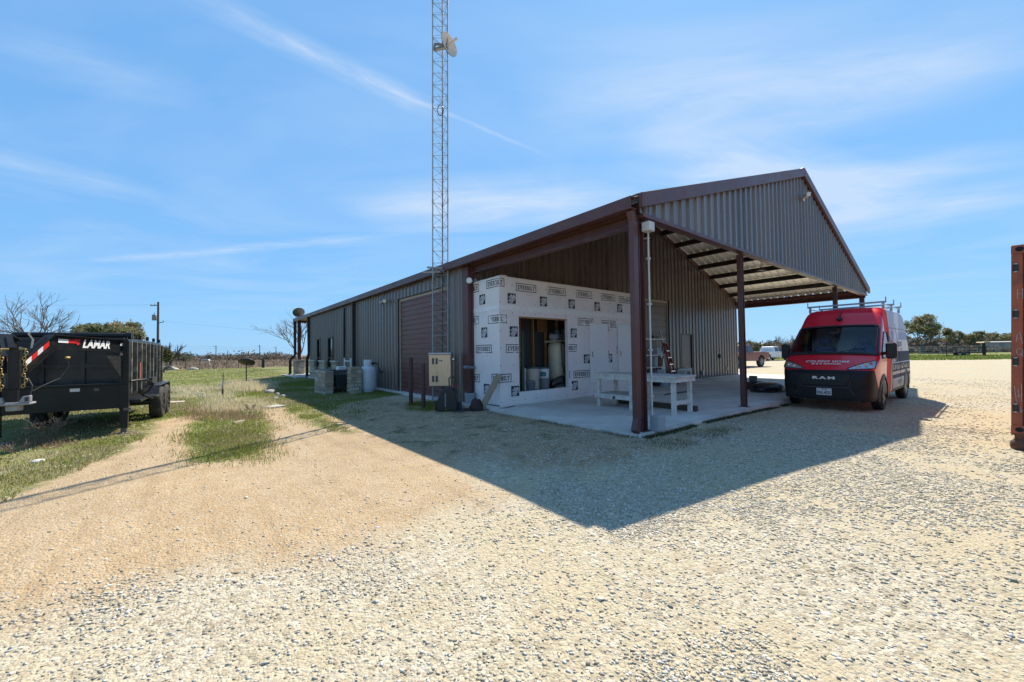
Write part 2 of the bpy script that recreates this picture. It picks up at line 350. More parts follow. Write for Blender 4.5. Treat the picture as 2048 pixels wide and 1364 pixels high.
    mpv = N.new('ShaderNodeMapping'); mpv.inputs['Rotation'].default_value = (0, 0, -YAW); mpv.inputs['Scale'].default_value = (1, 1, 1); L.new(vec, mpv.inputs[0])
    mp2 = N.new('ShaderNodeMapping'); mp2.inputs['Scale'].default_value = (3.2, .22, 1); L.new(mpv.outputs[0], mp2.inputs[0])
    st_ = N.new('ShaderNodeTexNoise'); st_.inputs['Scale'].default_value = 1.6; st_.inputs['Detail'].default_value = 6; st_.inputs['Distortion'].default_value = .35; L.new(mp2.outputs[0], st_.inputs['Vector'])
    dirt = mix(ramp(st_.outputs['Fac'], [(.32, .35), (.46, 0.)]), dirt, (.25, .17, .10)); dirt = mix(ramp(st_.outputs['Fac'], [(.54, 0.), (.70, .5)]), dirt, (.44, .345, .235))
    dirt = mix(ramp(noise(95, 3), [(.34, .8), (.46, 0.)]), dirt, (.20, .12, .065)); dirt = mix(ramp(noise(70, 3), [(.56, 0.), (.68, .6)]), dirt, (.55, .43, .30))
    # turf
    tw = ramp(noise(2.2, 8, .7), [(.3, (.075, .105, .022)), (.5, (.145, .175, .042)), (.7, (.22, .21, .08))])
    tw = mix(ramp(noise(.35, 6), [(.42, 0.), (.62, .75)]), tw, ramp(noise(6, 5), [(.3, (.20, .17, .08)), (.7, (.31, .265, .145))]))
    tw = mix(ramp(noise(.8, 8, .75), [(.58, 0.), (.7, .7)]), tw, dirt)
    weed = ramp(noise(1.4, 9, .75), [(.3, (.10, .075, .05)), (.55, (.22, .165, .11)), (.75, (.33, .27, .19))])
    tw = mix(edge('weed', 3, 1.5, .3), tw, weed)
    col = mix(edge('dirt', 2.2, .55, .9, 9), grav, dirt)
    soil = ramp(noise(2.6, 9, .75), [(.3, (.20, .135, .08)), (.5, (.34, .235, .14)), (.7, (.44, .33, .21))]); soil = mix(mth('MULTIPLY', mth('GREATER_THAN', sp2.outputs[1], .8), .9), soil, g1); soil = mix(ramp(noise(1.7, 8, .75), [(.54, 0.), (.64, .8)]), soil, (.075, .085, .028))
    col = mix(mth('MULTIPLY', edge('soil', 1.8, .5, 1.5, 9), .95), col, soil)
    col = mix(edge('yard', .8, .18, 1.6, 9), tw, col)
    L.new(col, p.inputs['Base Color']); p.inputs['Roughness'].default_value = .95; p.inputs['Specular IOR Level'].default_value = .15
    b1 = N.new('ShaderNodeBump'); b1.inputs['Strength'].default_value = .8; b1.inputs['Distance'].default_value = .016
    hgt = mth('ADD', mth('MULTIPLY', mth('SUBTRACT', 1, v1.outputs['Distance']), .6), mth('ADD', mth('MULTIPLY', v2.outputs['Distance'], -.6), mth('MULTIPLY', noise(42, 6), .9)))
    L.new(hgt, b1.inputs['Height']); L.new(b1.outputs[0], p.inputs['Normal'])
    return struct(o)
ground()
def vnoise(x, y, s, seed=0):
    "cheap smooth value noise in numpy"
    r = np.random.default_rng(seed).random((256, 256)); x = x/s; y = y/s; xi = np.floor(x).astype(int); yi = np.floor(y).astype(int); fx = sst(x-xi); fy = sst(y-yi)
    g = lambda a, b: r[a % 256, b % 256]
    return (g(xi, yi)*(1-fx)+g(xi+1, yi)*fx)*(1-fy)+(g(xi, yi+1)*(1-fx)+g(xi+1, yi+1)*fx)*fy
def on_slab(x, y):
    u = (x-OX)*UX+(y-OY)*UY; v = -(x-OX)*UY+(y-OY)*UX
    return (u > -.22) & (v > -.08)
def scatter(n, rmin, rmax, a0, a1, power):
    "random polar scatter round the photographer, density falling as r**-power"
    q = RNG.random(n); e = 2-power
    r = (rmin**e+q*(rmax**e-rmin**e))**(1/e) if abs(e) > 1e-6 else rmin*(rmax/rmin)**q
    a = R(a0)+RNG.random(n)*R(a1-a0); return np.sin(a)*r, np.cos(a)*r, r
ICO = None
def ico():
    bm = bmesh.new(); bmesh.ops.create_cube(bm, size=1.25); bmesh.ops.triangulate(bm, faces=bm.faces); v = np.array([q.co[:] for q in bm.verts]); f = np.array([[w.index for w in q.verts] for q in bm.faces]); bm.free(); return v, f
def rotmats(n):
    q = RNG.normal(size=(n, 4)); q /= np.linalg.norm(q, axis=1)[:, None]; w, x, y, z = q.T
    return np.stack([1-2*(y*y+z*z), 2*(x*y-z*w), 2*(x*z+y*w), 2*(x*y+z*w), 1-2*(x*x+z*z), 2*(y*z-x*w), 2*(x*z-y*w), 2*(y*z+x*w), 1-2*(x*x+y*y)], -1).reshape(n, 3, 3)
def stones(name, x, y, size, mat, pal, flat=.42):
    iv, jf = ico(); n = len(x); sc = size[:, None]*np.stack([np.ones(n), RNG.uniform(.55, 1, n), RNG.uniform(.35, .75, n)], -1)
    v = iv[None]*(1+RNG.normal(0, .24, (n, len(iv), 3)))*sc[:, None]; v = np.einsum('nij,nkj->nki', rotmats(n), v); v[:, :, 2] *= flat
    v[:, :, 0] += x[:, None]; v[:, :, 1] += y[:, None]; v[:, :, 2] += (gz(x, y)+size*flat*.22)[:, None]
    f = (jf[None]+(np.arange(n)*len(iv))[:, None, None]).reshape(-1, 3)
    c = np.array(pal)[RNG.integers(0, len(pal), n)]*RNG.uniform(.66, 1.1, (n, 1)); c = np.repeat(c, len(iv), 0)
    return numpy_mesh(name, v.reshape(-1, 3), f, mat, col=c)
def gravel():
    stm = M('limestone_chips', (1, 1, 1), .85, var=.12, vs=40, attr='tone', spec=.25)
    pal = [(.56, .51, .41), (.66, .62, .54), (.50, .43, .32), (.54, .47, .345), (.50, .43, .32), (.38, .33, .255), (.56, .48, .35), (.70, .67, .60), (.48, .42, .32), (.62, .565, .46), (.66, .60, .47), (.70, .64, .50)]
    xs, ys, ss = [], [], []
    for n, r0, r1, s0, s1 in ((150000, 1.2, 4.6, .0055, .017), (150000, 3.2, 11, .0085, .022), (70000, 7, 28, .014, .032), (900, 1.5, 9, .018, .034)):
        x, y, r = scatter(n, r0, r1, -64, 66, 1.25); ya, di = masks(x, y)
        nz = (vnoise(x, y, 1.1, 3)-.5)*1.6+(vnoise(x, y, .35, 4)-.5)*.8
        patch = vnoise(x, y, 2.6, 8)*.45+vnoise(x, y, .9, 9)*.35+vnoise(x, y, .3, 10)*.2
        prob = np.clip(3.4-5.2*patch, .10, 1)*np.clip((.35+nz*.35-di)/1.3, 0, 1)*np.where(sdpoly(SOIL, x, y)+nz*.5 > 0, .30, 1)
        keep = (ya+nz*.3 > 0) & ~on_slab(x, y) & ((RNG.random(n) < prob) | (RNG.random(n) < .018*(r > 2)))
        x, y = x[keep], y[keep]; xs.append(x); ys.append(y); ss.append(s0+(s1-s0)*RNG.random(len(x))**1.7)
    o = stones('gravel', np.concatenate(xs), np.concatenate(ys), np.concatenate(ss), stm, pal); tag(o, 'loose pale crushed limestone gravel covering the yard', kind='stuff')
gravel()
def blades(name, x, y, h, w, col, mat, lean=.5):
    n = len(x); a = RNG.random(n)*2*np.pi; z = gz(x, y)-.01; dx, dy = np.cos(a), np.sin(a); l = RNG.random(n)*lean*h; b = RNG.random(n)*2*np.pi
    p0 = np.stack([x-dx*w, y-dy*w, z], -1); p1 = np.stack([x+dx*w, y+dy*w, z], -1)
    p2 = np.stack([x+l*np.cos(b), y+l*np.sin(b), z+h], -1)
    v = np.stack([p0, p1, p2], 1).reshape(-1, 3); f = np.arange(3*n).reshape(n, 3)
    return numpy_mesh(name, v, f, mat, col=np.repeat(col, 3, 0))
def foliage_mat(name, base=(1, 1, 1), trans=.25, attr='tone', rough=.7):
    m, nt, N, L, p = newmat(name); a = N.new('ShaderNodeAttribute'); a.attribute_name = attr
    mu = N.new('ShaderNodeMixRGB'); mu.blend_type = 'MULTIPLY'; mu.inputs[0].default_value = 1; mu.inputs[2].default_value = c4(base); L.new(a.outputs['Color'], mu.inputs[1])
    L.new(mu.outputs[0], p.inputs['Base Color']); p.inputs['Roughness'].default_value = rough; p.inputs['Specular IOR Level'].default_value = .2
    t = N.new('ShaderNodeBsdfTranslucent'); L.new(mu.outputs[0], t.inputs[0]); mx = N.new('ShaderNodeMixShader'); mx.inputs[0].default_value = trans
    L.new(p.outputs[0], mx.inputs[1]); L.new(t.outputs[0], mx.inputs[2]); L.new(mx.outputs[0], N['Material Output'].inputs[0]); return m
grassm = foliage_mat('grass_blades', trans=.5)
def grass():
    X, Y, H, Wd, Cc = [], [], [], [], []
    def put_(x, y, h, w, c): X.append(x); Y.append(y); H.append(h); Wd.append(w); Cc.append(c)
    G1, G2, S1, S2 = np.array((.14, .18, .030)), np.array((.29, .295, .075)), np.array((.28, .24, .12)), np.array((.40, .34, .20))
    # the mown field and the verge by the trailer
    for n, r0, r1, hs in ((330000, 4.5, 26, 1.), (90000, 18, 62, 1.5)):
        x, y, r = scatter(n, r0, r1, -70, -8, 1.3); ya, di = masks(x, y); nz = (vnoise(x, y, .9, 21)-.5)*1.3+(vnoise(x, y, .3, 22)-.5)*.6
        bare = vnoise(x, y, 1.3, 23)*.6+vnoise(x, y, .45, 24)*.4
        k = (ya+nz*.32+.06 < 0) & ~on_slab(x, y) & (RNG.random(n) < np.clip(2.2-2.6*bare, .05, 1)); x, y, r = x[k], y[k], r[k]
        dry = np.clip((vnoise(x, y, 2.6, 25)*.55+vnoise(x, y, .8, 26)*.45-.50)*4, 0, .9); d2 = (RNG.random(len(x)) < dry)[:, None]
        t = RNG.random((len(x), 1)); c = np.where(d2, S1*(1-t)+S2*t, G1*(1-t)+G2*t)
        h = (.02+.04*RNG.random(len(x)))*hs*np.where(d2[:, 0], 1.25, 1); put_(x, y, h, (.0014+.00034*r)*(1+RNG.random(len(x))), c)
    # tall straw-coloured tufts round the dish post and along the rough verge
    def clump(px0, px1, py0, py1, n, h0, h1, sd, cols, cl=.16):
        n = int(n*1.6); m = max(1, n//110); cs = []
        while len(cs) < m:
            p = P2(random.uniform(px0, px1), random.uniform(py0, py1)); cs.append((p.x, p.y))
        cs = np.array(cs); i = RNG.integers(0, m, n); x = cs[i, 0]+RNG.normal(0, cl, n); y = cs[i, 1]+RNG.normal(0, cl, n)
        t = RNG.random((n, 1)); c = np.array(cols[0])*(1-t)+np.array(cols[1])*t
        put_(x, y, h0+(h1-h0)*RNG.random(n), .002+.00042*np.hypot(x, y), c)
    straw = ((.50, .43, .26), (.76, .67, .46)); brown = ((.22, .15, .09), (.42, .31, .19)); gr = ((.14, .17, .03), (.29, .29, .075))
    clump(455, 535, 768, 782, 4200, .12, .36, 1, straw, .25); clump(360, 460, 776, 796, 2200, .07, .22, 2, straw, .3); clump(410, 530, 800, 824, 3000, .05, .16, 3, straw, .2)
    clump(380, 520, 812, 838, 2200, .04, .12, 4, brown, .2); clump(0, 140, 895, 945, 900, .02, .06, 5, straw, .12); clump(60, 130, 880, 905, 700, .05, .14, 6, brown, .1)
    clump(385, 540, 850, 920, 5000, .03, .08, 7, gr, .2); clump(590, 720, 795, 845, 2600, .02, .08, 8, gr, .3); clump(820, 905, 806, 822, 1800, .05, .14, 9, gr, .12)
    # green fringe along the edge of the slab
    for (a0, a1, b0, b1, n) in ((-.2, 6.6, -.20, -.05, 9000), (-.6, 1.8, -.9, -.18, 1700), (-.42, -.2, .0, 2.4, 900)):
        a = a0+(a1-a0)*RNG.random(n); b = b0+(b1-b0)*RNG.random(n); q = vnoise(a, b, .35, 31) > (.22 if n == 9000 else .45); a, b = a[q], b[q]
        t = RNG.random((len(a), 1)); put_(OX+a*UX-b*UY, OY+a*UY+b*UX, .015+.05*RNG.random(len(a)), .004+0*a, np.array((.035, .05, .015))*(1-t)+np.array((.13, .13, .05))*t)
    # the strip of pasture beyond the yard on the right
    x, y, r = scatter(26000, 56, 100, 8, 58, 1.); ya, di = masks(x, y); k = ya < 0; x, y, r = x[k], y[k], r[k]; t = RNG.random((len(x), 1))
    put_(x, y, .06+.16*RNG.random(len(x)), .05+.04*RNG.random(len(x)), np.array((.085, .135, .024))*(1-t)+np.array((.17, .20, .048))*t)
    o = blades('grass', np.concatenate(X), np.concatenate(Y), np.concatenate(H), np.concatenate(Wd), np.concatenate(Cc), grassm); tag(o, 'patchy green and straw grass of the field and verges', kind='stuff')
    # brown standing weeds beyond the far fence
    x, y, r = scatter(26000, 56, 170, -46, -12, .9); k = weedmask(x, y) > 1; x, y, r = x[k], y[k], r[k]; t = RNG.random((len(x), 1))
    cl = np.clip((vnoise(x, y, 7., 61)*.6+vnoise(x, y, 2.2, 62)*.4-.3)*2.2, .05, 1); o = blades('dry_weeds', x, y, (.12+.75*RNG.random(len(x))**2)*cl*(.7+.5*r/90), .03+.0012*r, np.array((.14, .105, .075))*(1-t)+np.array((.34, .27, .20))*t, grassm, lean=1.4); tag(o, 'brown dry weeds standing in the field behind the wire fence', kind='stuff')
grass()
def leaf_litter():
    n = 9000; x, y, r = scatter(n, 5, 17, -66, -22, 1.3); ya, di = masks(x, y); k = (ya < .1) & (vnoise(x, y, 1.2, 51) > .45); x, y, r = x[k], y[k], r[k]; n = len(x); a = RNG.random(n)*6.283; s = (.009+.0009*r)*(.6+.8*RNG.random(n)); c, d = np.cos(a)*s, np.sin(a)*s; z = gz(x, y)+.012+.025*RNG.random(n); t = RNG.normal(0, .3, (2, n))*s
    v = np.stack([np.stack([x-c, y-d, z-t[0]], -1), np.stack([x+d*.6, y-c*.6, z+t[1]], -1), np.stack([x+c, y+d, z+t[0]], -1), np.stack([x-d*.6, y+c*.6, z-t[1]], -1)], 1).reshape(-1, 3)
    pal = np.array([(.50, .43, .31), (.36, .25, .14), (.62, .56, .45), (.28, .18, .10)])[RNG.integers(0, 4, n)]
    tag(numpy_mesh('fallen_leaves', v, np.arange(4*n).reshape(n, 4), grassm, col=np.repeat(pal, 4, 0)), 'dry fallen leaves scattered over the left verge', kind='stuff')
leaf_litter()
# ================================================================ slab and metal building
GW, DEP, HE, HR, HG, LEN, PEND = 17.66, 5.48, 4.05, 6.95, 3.76, 24.3, 28.9
SL = (HR-HE)/(GW/2)
def zr(u): return HE+SL*min(u, GW-u)
slabm = M('slab_concrete', (.60, .565, .52), .78, var=.22, vs=.8, bump=.12, bs=90, dust=(.38, .35, .31), damt=.8, dscale=1.3)
def joints():
    nt = slabm.node_tree; N, L = nt.nodes, nt.links; p = N['Principled BSDF']; src = p.inputs['Base Color'].links[0].from_socket; tc = N.new('ShaderNodeTexCoord'); sp = N.new('ShaderNodeSeparateXYZ'); L.new(tc.outputs['Object'], sp.inputs[0]); tot = None
    for ax, per, off in ((0, 2.95, .3), (1, 2.74, 0)):
        a = N.new('ShaderNodeMath'); a.operation = 'ADD'; L.new(sp.outputs[ax], a.inputs[0]); a.inputs[1].default_value = off; b = N.new('ShaderNodeMath'); b.operation = 'PINGPONG'; L.new(a.outputs[0], b.inputs[0]); b.inputs[1].default_value = per; c = N.new('ShaderNodeMath'); c.operation = 'LESS_THAN'; L.new(b.outputs[0], c.inputs[0]); c.inputs[1].default_value = .007
        if tot is None: tot = c.outputs[0]
        else: d = N.new('ShaderNodeMath'); d.operation = 'MAXIMUM'; L.new(tot, d.inputs[0]); L.new(c.outputs[0], d.inputs[1]); tot = d.outputs[0]
    m = N.new('ShaderNodeMixRGB'); L.new(tot, m.inputs[0]); L.new(src, m.inputs[1]); m.inputs[2].default_value = (.10, .09, .08, 1); L.new(m.outputs[0], p.inputs['Base Color'])
joints()
slab = MB(); slab.box((-.2, -.06, -.3), (18.1, 29.2, 0)).obj('concrete_slab', slabm)
so = bpy.data.objects['concrete_slab']; so.location = B(0, 0, 0); so.rotation_euler = (0, 0, YAW); struct(so)
porch = MB(); porch.box((-.9, 24.3, -.3), (-.2, 29.2, -.02)).obj('porch_slab', conc, bevel=.01); po_ = bpy.data.objects['porch_slab']; po_.location = B(0, 0, 0); po_.rotation_euler = (0, 0, YAW); struct(po_)
bld = thingB('metal_building', 'brown ribbed metal workshop with an open gabled carport on its front end', 'building')
PER, RB, RT, RH = .3048, .085, .036, .040
def rib_profile(a0, a1, phase=0., per=PER):
    "positions across a ribbed sheet: (distance, height)"
    out = [(a0, 0.)]; k = math.floor((a0-phase)/per)
    while True:
        c = phase+k*per+per/2; k += 1
        if c-RB/2 >= a1: break
        for d, h in ((-RB/2, 0), (-RT/2, RH), (RT/2, RH), (RB/2, 0)):
            if a0 < c+d < a1: out.append((c+d, h))
    out.append((a1, 0.)); return out
def sheet_v(mb, u0, u1, z0, z1, v, sgn=-1, breaks=()):
    "ribbed sheet in a plane v = const; z0,z1 numbers or functions of u"
    pr = rib_profile(u0, u1); us = {round(p[0], 5): p[1] for p in pr}
    f0 = z0 if callable(z0) else (lambda u: z0); f1 = z1 if callable(z1) else (lambda u: z1)
    for b in breaks:
        if u0 < b < u1 and round(b, 5) not in us: us[round(b, 5)] = RH if any(abs(b-((math.floor(b/PER)+.5)*PER)) < RT/2 for _ in (0,)) else 0
    q = sorted(us.items()); mb.grid([[(u, v+sgn*h, f0(u)) for u, h in q], [(u, v+sgn*h, f1(u)) for u, h in q]])
def sheet_u(mb, v0, v1, z0, z1, u, sgn=-1):
    q = rib_profile(v0, v1); mb.grid([[(u+sgn*h, v, z0) for v, h in q], [(u+sgn*h, v, z1) for v, h in q]])
def building():
    W2 = GW/2; top = lambda u: zr(u)-.03
    m = MB(); sheet_v(m, 0, GW, HG, top, 0, -1, (W2,)); m.obj('gable_panel', wallm, bld, fix=False)
    # canopy-end wall with its two openings
    m = MB(); D0 = (7.35, 10.57, 3.57); D1 = (11.52, 12.62, 2.13)
    sheet_v(m, .06, D0[0], 0, top, DEP); sheet_v(m, D0[0], D0[1], D0[2], top, DEP, -1, (W2,)); sheet_v(m, D0[1], D1[0], 0, top, DEP); sheet_v(m, D1[0], D1[1], D1[2], top, DEP); sheet_v(m, D1[1], GW-.06, 0, top, DEP)
    m.obj('front_wall', wallm, bld, fix=False)
    # long wall: roller door and two windows
    m = MB(); L0 = (6.52, 10.34, 3.42); w1 = (21.62, 22.5, .62, 2.36); w2 = (19.0, 20.0, .62, 2.36)
    sheet_u(m, DEP+.28, L0[0], 0, HE-.1, 0); sheet_u(m, L0[0], L0[1], L0[2], HE-.1, 0); sheet_u(m, L0[1], w2[0], -.1, HE-.1, 0)
    for a, b in ((w2[1], w1[0]), (w1[1], LEN)): sheet_u(m, a, b, -.1, HE-.1, 0)
    for w in (w1, w2): sheet_u(m, w[0], w[1], -.1, w[2], 0); sheet_u(m, w[0], w[1], w[3], HE-.1, 0)
    m.obj('side_wall', wallm, bld, fix=False)
    m = MB(); sheet_u(m, DEP, LEN, -.1, HE-.1, GW, 1); m.obj('side_wall', wallm, bld, fix=False)
    m = MB(); sheet_v(m, 0, GW, -.1, top, LEN, 1, (W2,)); m.obj('rear_wall', wallm, bld, fix=False)
    # roof: two ribbed slopes and ridge cap
    for side in (0, 1):
        m = MB(); q = rib_profile(-.06, PEND); ue, ur = (-.1, W2) if side == 0 else (GW+.1, W2); nz = Vector((-SL if side == 0 else SL, 0, 1)).normalized()
        rows = []
        for u in (ue, ur):
            z = HE+SL*(u if side == 0 else GW-u); rows.append([Vector((u, v, z))+nz*h for v, h in q])
        m.grid(rows); m.obj('roof_sheet', galv, bld, fix=False)
    m = MB(); m.prism([(W2-.2, HR-SL*.2+.05), (W2, HR+.07), (W2+.2, HR-SL*.2+.05), (W2+.2, HR-SL*.2+.04), (W2, HR+.055), (W2-.2, HR-SL*.2+.04)], (0, PEND+.1, 0), lambda a, b: (a, -.1, b)); m.obj('ridge_cap', burg, bld)
    # rake trims on the front gable
    for side in (0, 1):
        m = MB(); f = (lambda a: a) if side == 0 else (lambda a: GW-a)
        for y0, y1, t0, t1 in ((-.125, -.045, -.21, .045), (-.045, .10, .02, .05)):
            p = [(f(-.1), HE-SL*.1+t0), (f(-.1), HE-SL*.1+t1), (f(W2), HR+t1), (f(W2), HR+t0)]
            m.prism(p, (0, y1-y0, 0), lambda a, b: (a, y0, b))
        m.obj('rake_trim', burg, bld, bevel=.006)
    m = MB(); m.box((.03, -.05, HG-.07), (GW-.03, .12, HG)); m.obj('gable_beam', burg, bld, bevel=.005)
    # eave gutters and the beams under them
    for s, x in ((-1, -.1), (1, GW+.1)):
        m = MB(); e = HE-SL*.1
        m.prism([(x, e+.005), (x+s*.13, e+.0), (x+s*.13, e-.205), (x+s*.12, e-.215), (x-s*.03, e-.215), (x-s*.03, e-.19), (x+s*.105, e-.19), (x+s*.115, e-.17), (x+s*.115, e-.03), (x, e-.03)], (0, PEND-.08, 0), lambda a, b: (a, .02, b)); m.obj('gutter', burg, bld, bevel=.004)
        xi = .16 if s < 0 else GW-.16
        m = MB(); z0, z1 = 3.60, 3.80
        m.box((xi-.1, .0, z1-.015), (xi+.1, DEP-.06, z1)); m.box((xi-.1, .0, z0), (xi+.1, DEP-.06, z0+.015)); m.box((xi-.006, .0, z0+.015), (xi+.006, DEP-.06, z1-.015)); m.obj('eave_beam', burg, bld)
        m = MB(); m.box((xi-.12, .0, z1+.002), (xi+.12, DEP-.06, z1+.13)); m.obj('eave_strut', burg, bld)
    # purlins under the canopy roof, rafter trim on the wall
    for k in range(1, 8):
        for f in (k*W2/8, GW-k*W2/8):
            m = MB(); z = zr(f)-.012; m.box((f-.008, .14, z-.215), (f+.008, DEP-.03, z-.02)); m.box((f+.008, .14, z-.215), (f+.07, DEP-.03, z-.205)); m.box((f-.07, .14, z-.03), (f-.008, DEP-.03, z-.02)); m.obj('purlin', darksteel, bld)
    for side in (0, 1):
        f = (lambda a: a) if side == 0 else (lambda a: GW-a); m = MB()
        m.prism([(f(.3), HE+SL*.3-.2), (f(.3), HE+SL*.3-.03), (f(W2), HR-.03), (f(W2), HR-.2)], (0, -.05, 0), lambda a, b: (a, DEP-.04, b)); m.obj('wall_trim', burg, bld, bevel=.004)
        m = MB(); m.prism([(f(.25), HE+SL*.25-.38), (f(.25), HE+SL*.25-.23), (f(W2), HR-.23), (f(W2), HR-.38)], (0, .14, 0), lambda a, b: (a, .13, b)); m.obj('rafter', darksteel, bld)
    # columns
    def column(u, v, s=.2, z1=HG-.07, mt=burg):
        m = MB(); m.box((u-s/2, v-s/2, .012), (u-s/2+.012, v+s/2, z1)); m.box((u+s/2-.012, v-s/2, .012), (u+s/2, v+s/2, z1)); m.box((u-s/2+.012, v-.006, .012), (u+s/2-.012, v+.006, z1)); m.box((u-s/2-.04, v-s/2-.04, 0), (u+s/2+.04, v+s/2+.04, .012)); return m.obj('column', mt, bld)
    column(.11, .13, .15); column(4.42, .13, .115); column(13.0, .13, .13); column(GW-.15, .13, .16)
    m = MB(); m.box((-.02, DEP-.02, 0), (.10, DEP+.28, HE-.24)); m.box((.10, DEP-.05, 0), (.2, DEP-.005, HE-.1)); m.obj('corner_trim', burg, bld, bevel=.005)
    # downspouts: (path in u,v,z)
    for name, pts, mt in (('downspout', [(-.13, .10, HE-.25), (-.06, .10, HE-.42), (-.06, .10, .22), (-.2, .05, .02)], burg), ('downspout', [(-.1, 15.2, HE-.25), (-.09, 15.2, -.1)], darksteel),
                          ('downspout', [(-.12, LEN+.05, HE-.25), (-.08, LEN+.05, 1.45), (-.2, LEN+.05, 1.1), (-.2, LEN+.05, -.05)], darksteel), ('downspout', [(-.12, PEND-.2, HE-.25), (-.1, PEND-.2, 1.35), (-.42, PEND-.2, 1.05), (-.42, PEND-.2, 0), (-.52, PEND-.2, -.1)], darksteel)):
        m = MB()
        for a, b in zip(pts, pts[1:]): m.bar(a, b, .13 if mt is burg else .17, .10, up=(0, 1, 0))
        m.obj(name, mt, bld, bevel=.004)
    # corner lap trim beside the mid downspout
    m = MB(); m.box((-.045, 15.42, -.1), (-.004, 15.52, HE-.3)); m.obj('joint_trim', wallm, bld)
    # porch end: post on a stone base
    m = MB(); m.box((.02, PEND-.55, .95), (.22, PEND-.35, HE-.1)); m.obj('porch_post', burg, bld)
    m = MB(); m.box((.0, LEN+.02, HE-.16), (GW, PEND, HE-.14)); m.obj('porch_soffit', burg, bld)
    m = MB(); m.box((.02, PEND-.12, HE-.3), (GW, PEND-.02, HE-.16)); m.obj('porch_beam', burg, bld)
    m = MB(); stonework(m, (-.2, PEND-.8, -.05), (.42, PEND-.15, .95)); cap(m, (-.22, PEND-.82, .95), (.44, PEND-.13, 1.02)); m.obj('stone_pier', stone, bld)
    # stone piers of the wainscot between the windows
    for a, b in ((22.62, 23.9), (20.15, 21.45), (17.9, 18.85)):
        m = MB(); stonework(m, (-.16, a, -.12), (-.03, b, .98)); cap(m, (-.21, a-.05, .98), (-.036, b+.05, 1.06)); m.obj('stone_pier', stone, bld)
    for w in (w1, w2):
        m = MB(); fr = .07
        m.box((-.05, w[0], w[2]), (.0, w[0]+fr, w[3])); m.box((-.05, w[1]-fr, w[2]), (.0, w[1], w[3])); m.box((-.05, w[0]+fr, w[3]-fr), (0, w[1]-fr, w[3])); m.box((-.05, w[0]+fr, w[2]), (0, w[1]-fr, w[2]+fr)); m.box((-.045, w[0]+fr, 1.18), (0, w[1]-fr, 1.22))
        wf = m.obj('window', darksteel, bld); g = MB(); g.box((.03, w[0]+.02, w[2]+.02), (.036, w[1]-.02, w[3]-.02)); g.obj('pane', mirrorglass, wf)
        k = MB(); k.box((.16, w[0]-.2, w[2]-.2), (.17, w[1]+.2, w[3]+.2)); k.obj('blind', M('dark_blind', (.02, .02, .02), .9), wf)
    # roller doors with jambs
    def roller(a0, a1, zt, fn, mt, n):
        m = MB(); rows = []; per = zt/n
        for k in range(n):
            for d, h in ((0, 0), (.06, .0), (.075, .02), (.93, .02), (.95, 0)): rows.append((per*(k+d), h))
        rows.append((zt, 0)); m.grid([[fn(a, .10-h, z) for a in (a0, a1)] for z, h in rows]); d = m.obj('roller_door', mt, bld, fix=False)
        j = MB(); j.box(fn(a0-.01, .0, 0), fn(a0+.012, .12, zt)); j.box(fn(a1-.012, .0, 0), fn(a1+.01, .12, zt)); j.box(fn(a0+.012, .0, zt-.012), fn(a1-.012, .12, zt+.01)); j.obj('door_jamb', darksteel, d)
        j = MB(); j.box(fn(a0+.012, .055, 0), fn(a0+.10, .085, zt-.1)); j.box(fn(a1-.10, .055, 0), fn(a1-.012, .085, zt-.1)); j.box(fn(a0+.012, .055, zt-.1), fn(a1-.012, .085, zt-.012)); j.obj('door_frame', tan, d); return d
    doorm = M('brown_roller_door', (.135, .042, .034), .42, var=.22, vs=1.1, dust=(.15, .075, .06), damt=.3, stretch=(1, 1, 5))
    tan = M('tan_trim', (.40, .33, .25), .5)
    d = roller(L0[0], L0[1], L0[2], lambda a, h, z: (h, a, z), doorm, 20)
    d = roller(D0[0], D0[1], D0[2], lambda a, h, z: (a, DEP+h, z), M('grey_brown_roller_door', (.15, .125, .115), .45, var=.12), 12)
    m = MB(); m.box((D1[0]+.05, DEP+.03, .01), (D1[1]-.12, DEP+.07, D1[2]-.05)); dm = m.obj('entry_door', M('brown_steel_door', (.115, .085, .075), .4), bld, bevel=.004)
    m = MB(); m.box((D1[0], DEP-.02, 0), (D1[0]+.05, DEP+.1, D1[2])); m.box((D1[1]-.12, DEP-.02, 0), (D1[1], DEP+.1, D1[2])); m.box((D1[0]+.05, DEP-.02, D1[2]-.05), (D1[1]-.12, DEP+.1, D1[2])); m.obj('door_frame', darksteel, dm)
    m = MB(); m.lathe([(.0, -.03), (.026, -.025), (.03, -.01), (.02, .0), (.012, .005), (.012, .04)], (D1[0]+.14, DEP, .98), 12, 'y'); m.obj('knob', steel, dm, smooth=40)
    # lights, camera, conduit and boxes fixed to the building
    def flood(name, p, d, r, L=.16, base=None):
        p = Vector(p); d = Vector(d).normalized(); m = MB(); m.tube([p, p+d*L*.5, p+d*L*.5, p+d*L], [r*.55, r*.6, r*.9, r], 14); o = m.obj(name, greyp, bld, smooth=40)
        l = MB(); l.cyl(p+d*(L-.005), p+d*(L+.008), r*.86, n=14); l.obj('lens', M('lamp_lens', (.75, .73, .66), .12, spec=.8), o)
        if base: b = MB(); b.tube([p, base], .016, 8); b.cyl(base, Vector(base)+(Vector(base)-p).normalized()*.03, .05, n=12); b.obj('bracket', greyp, o)
        return o
    flood('flood_light', (-.16, 11.36, 3.44), (-.4, .9, -.35), .075, .17, (-.035, 11.3, 3.47)); flood('flood_light', (-.14, 11.18, 3.47), (-.5, -.75, -.3), .075, .17, (-.035, 11.27, 3.47))
    flood('flood_light', (.0, DEP-.15, 3.36), (-.75, -.7, -.05), .085, .18, (.2, DEP-.06, 3.42))
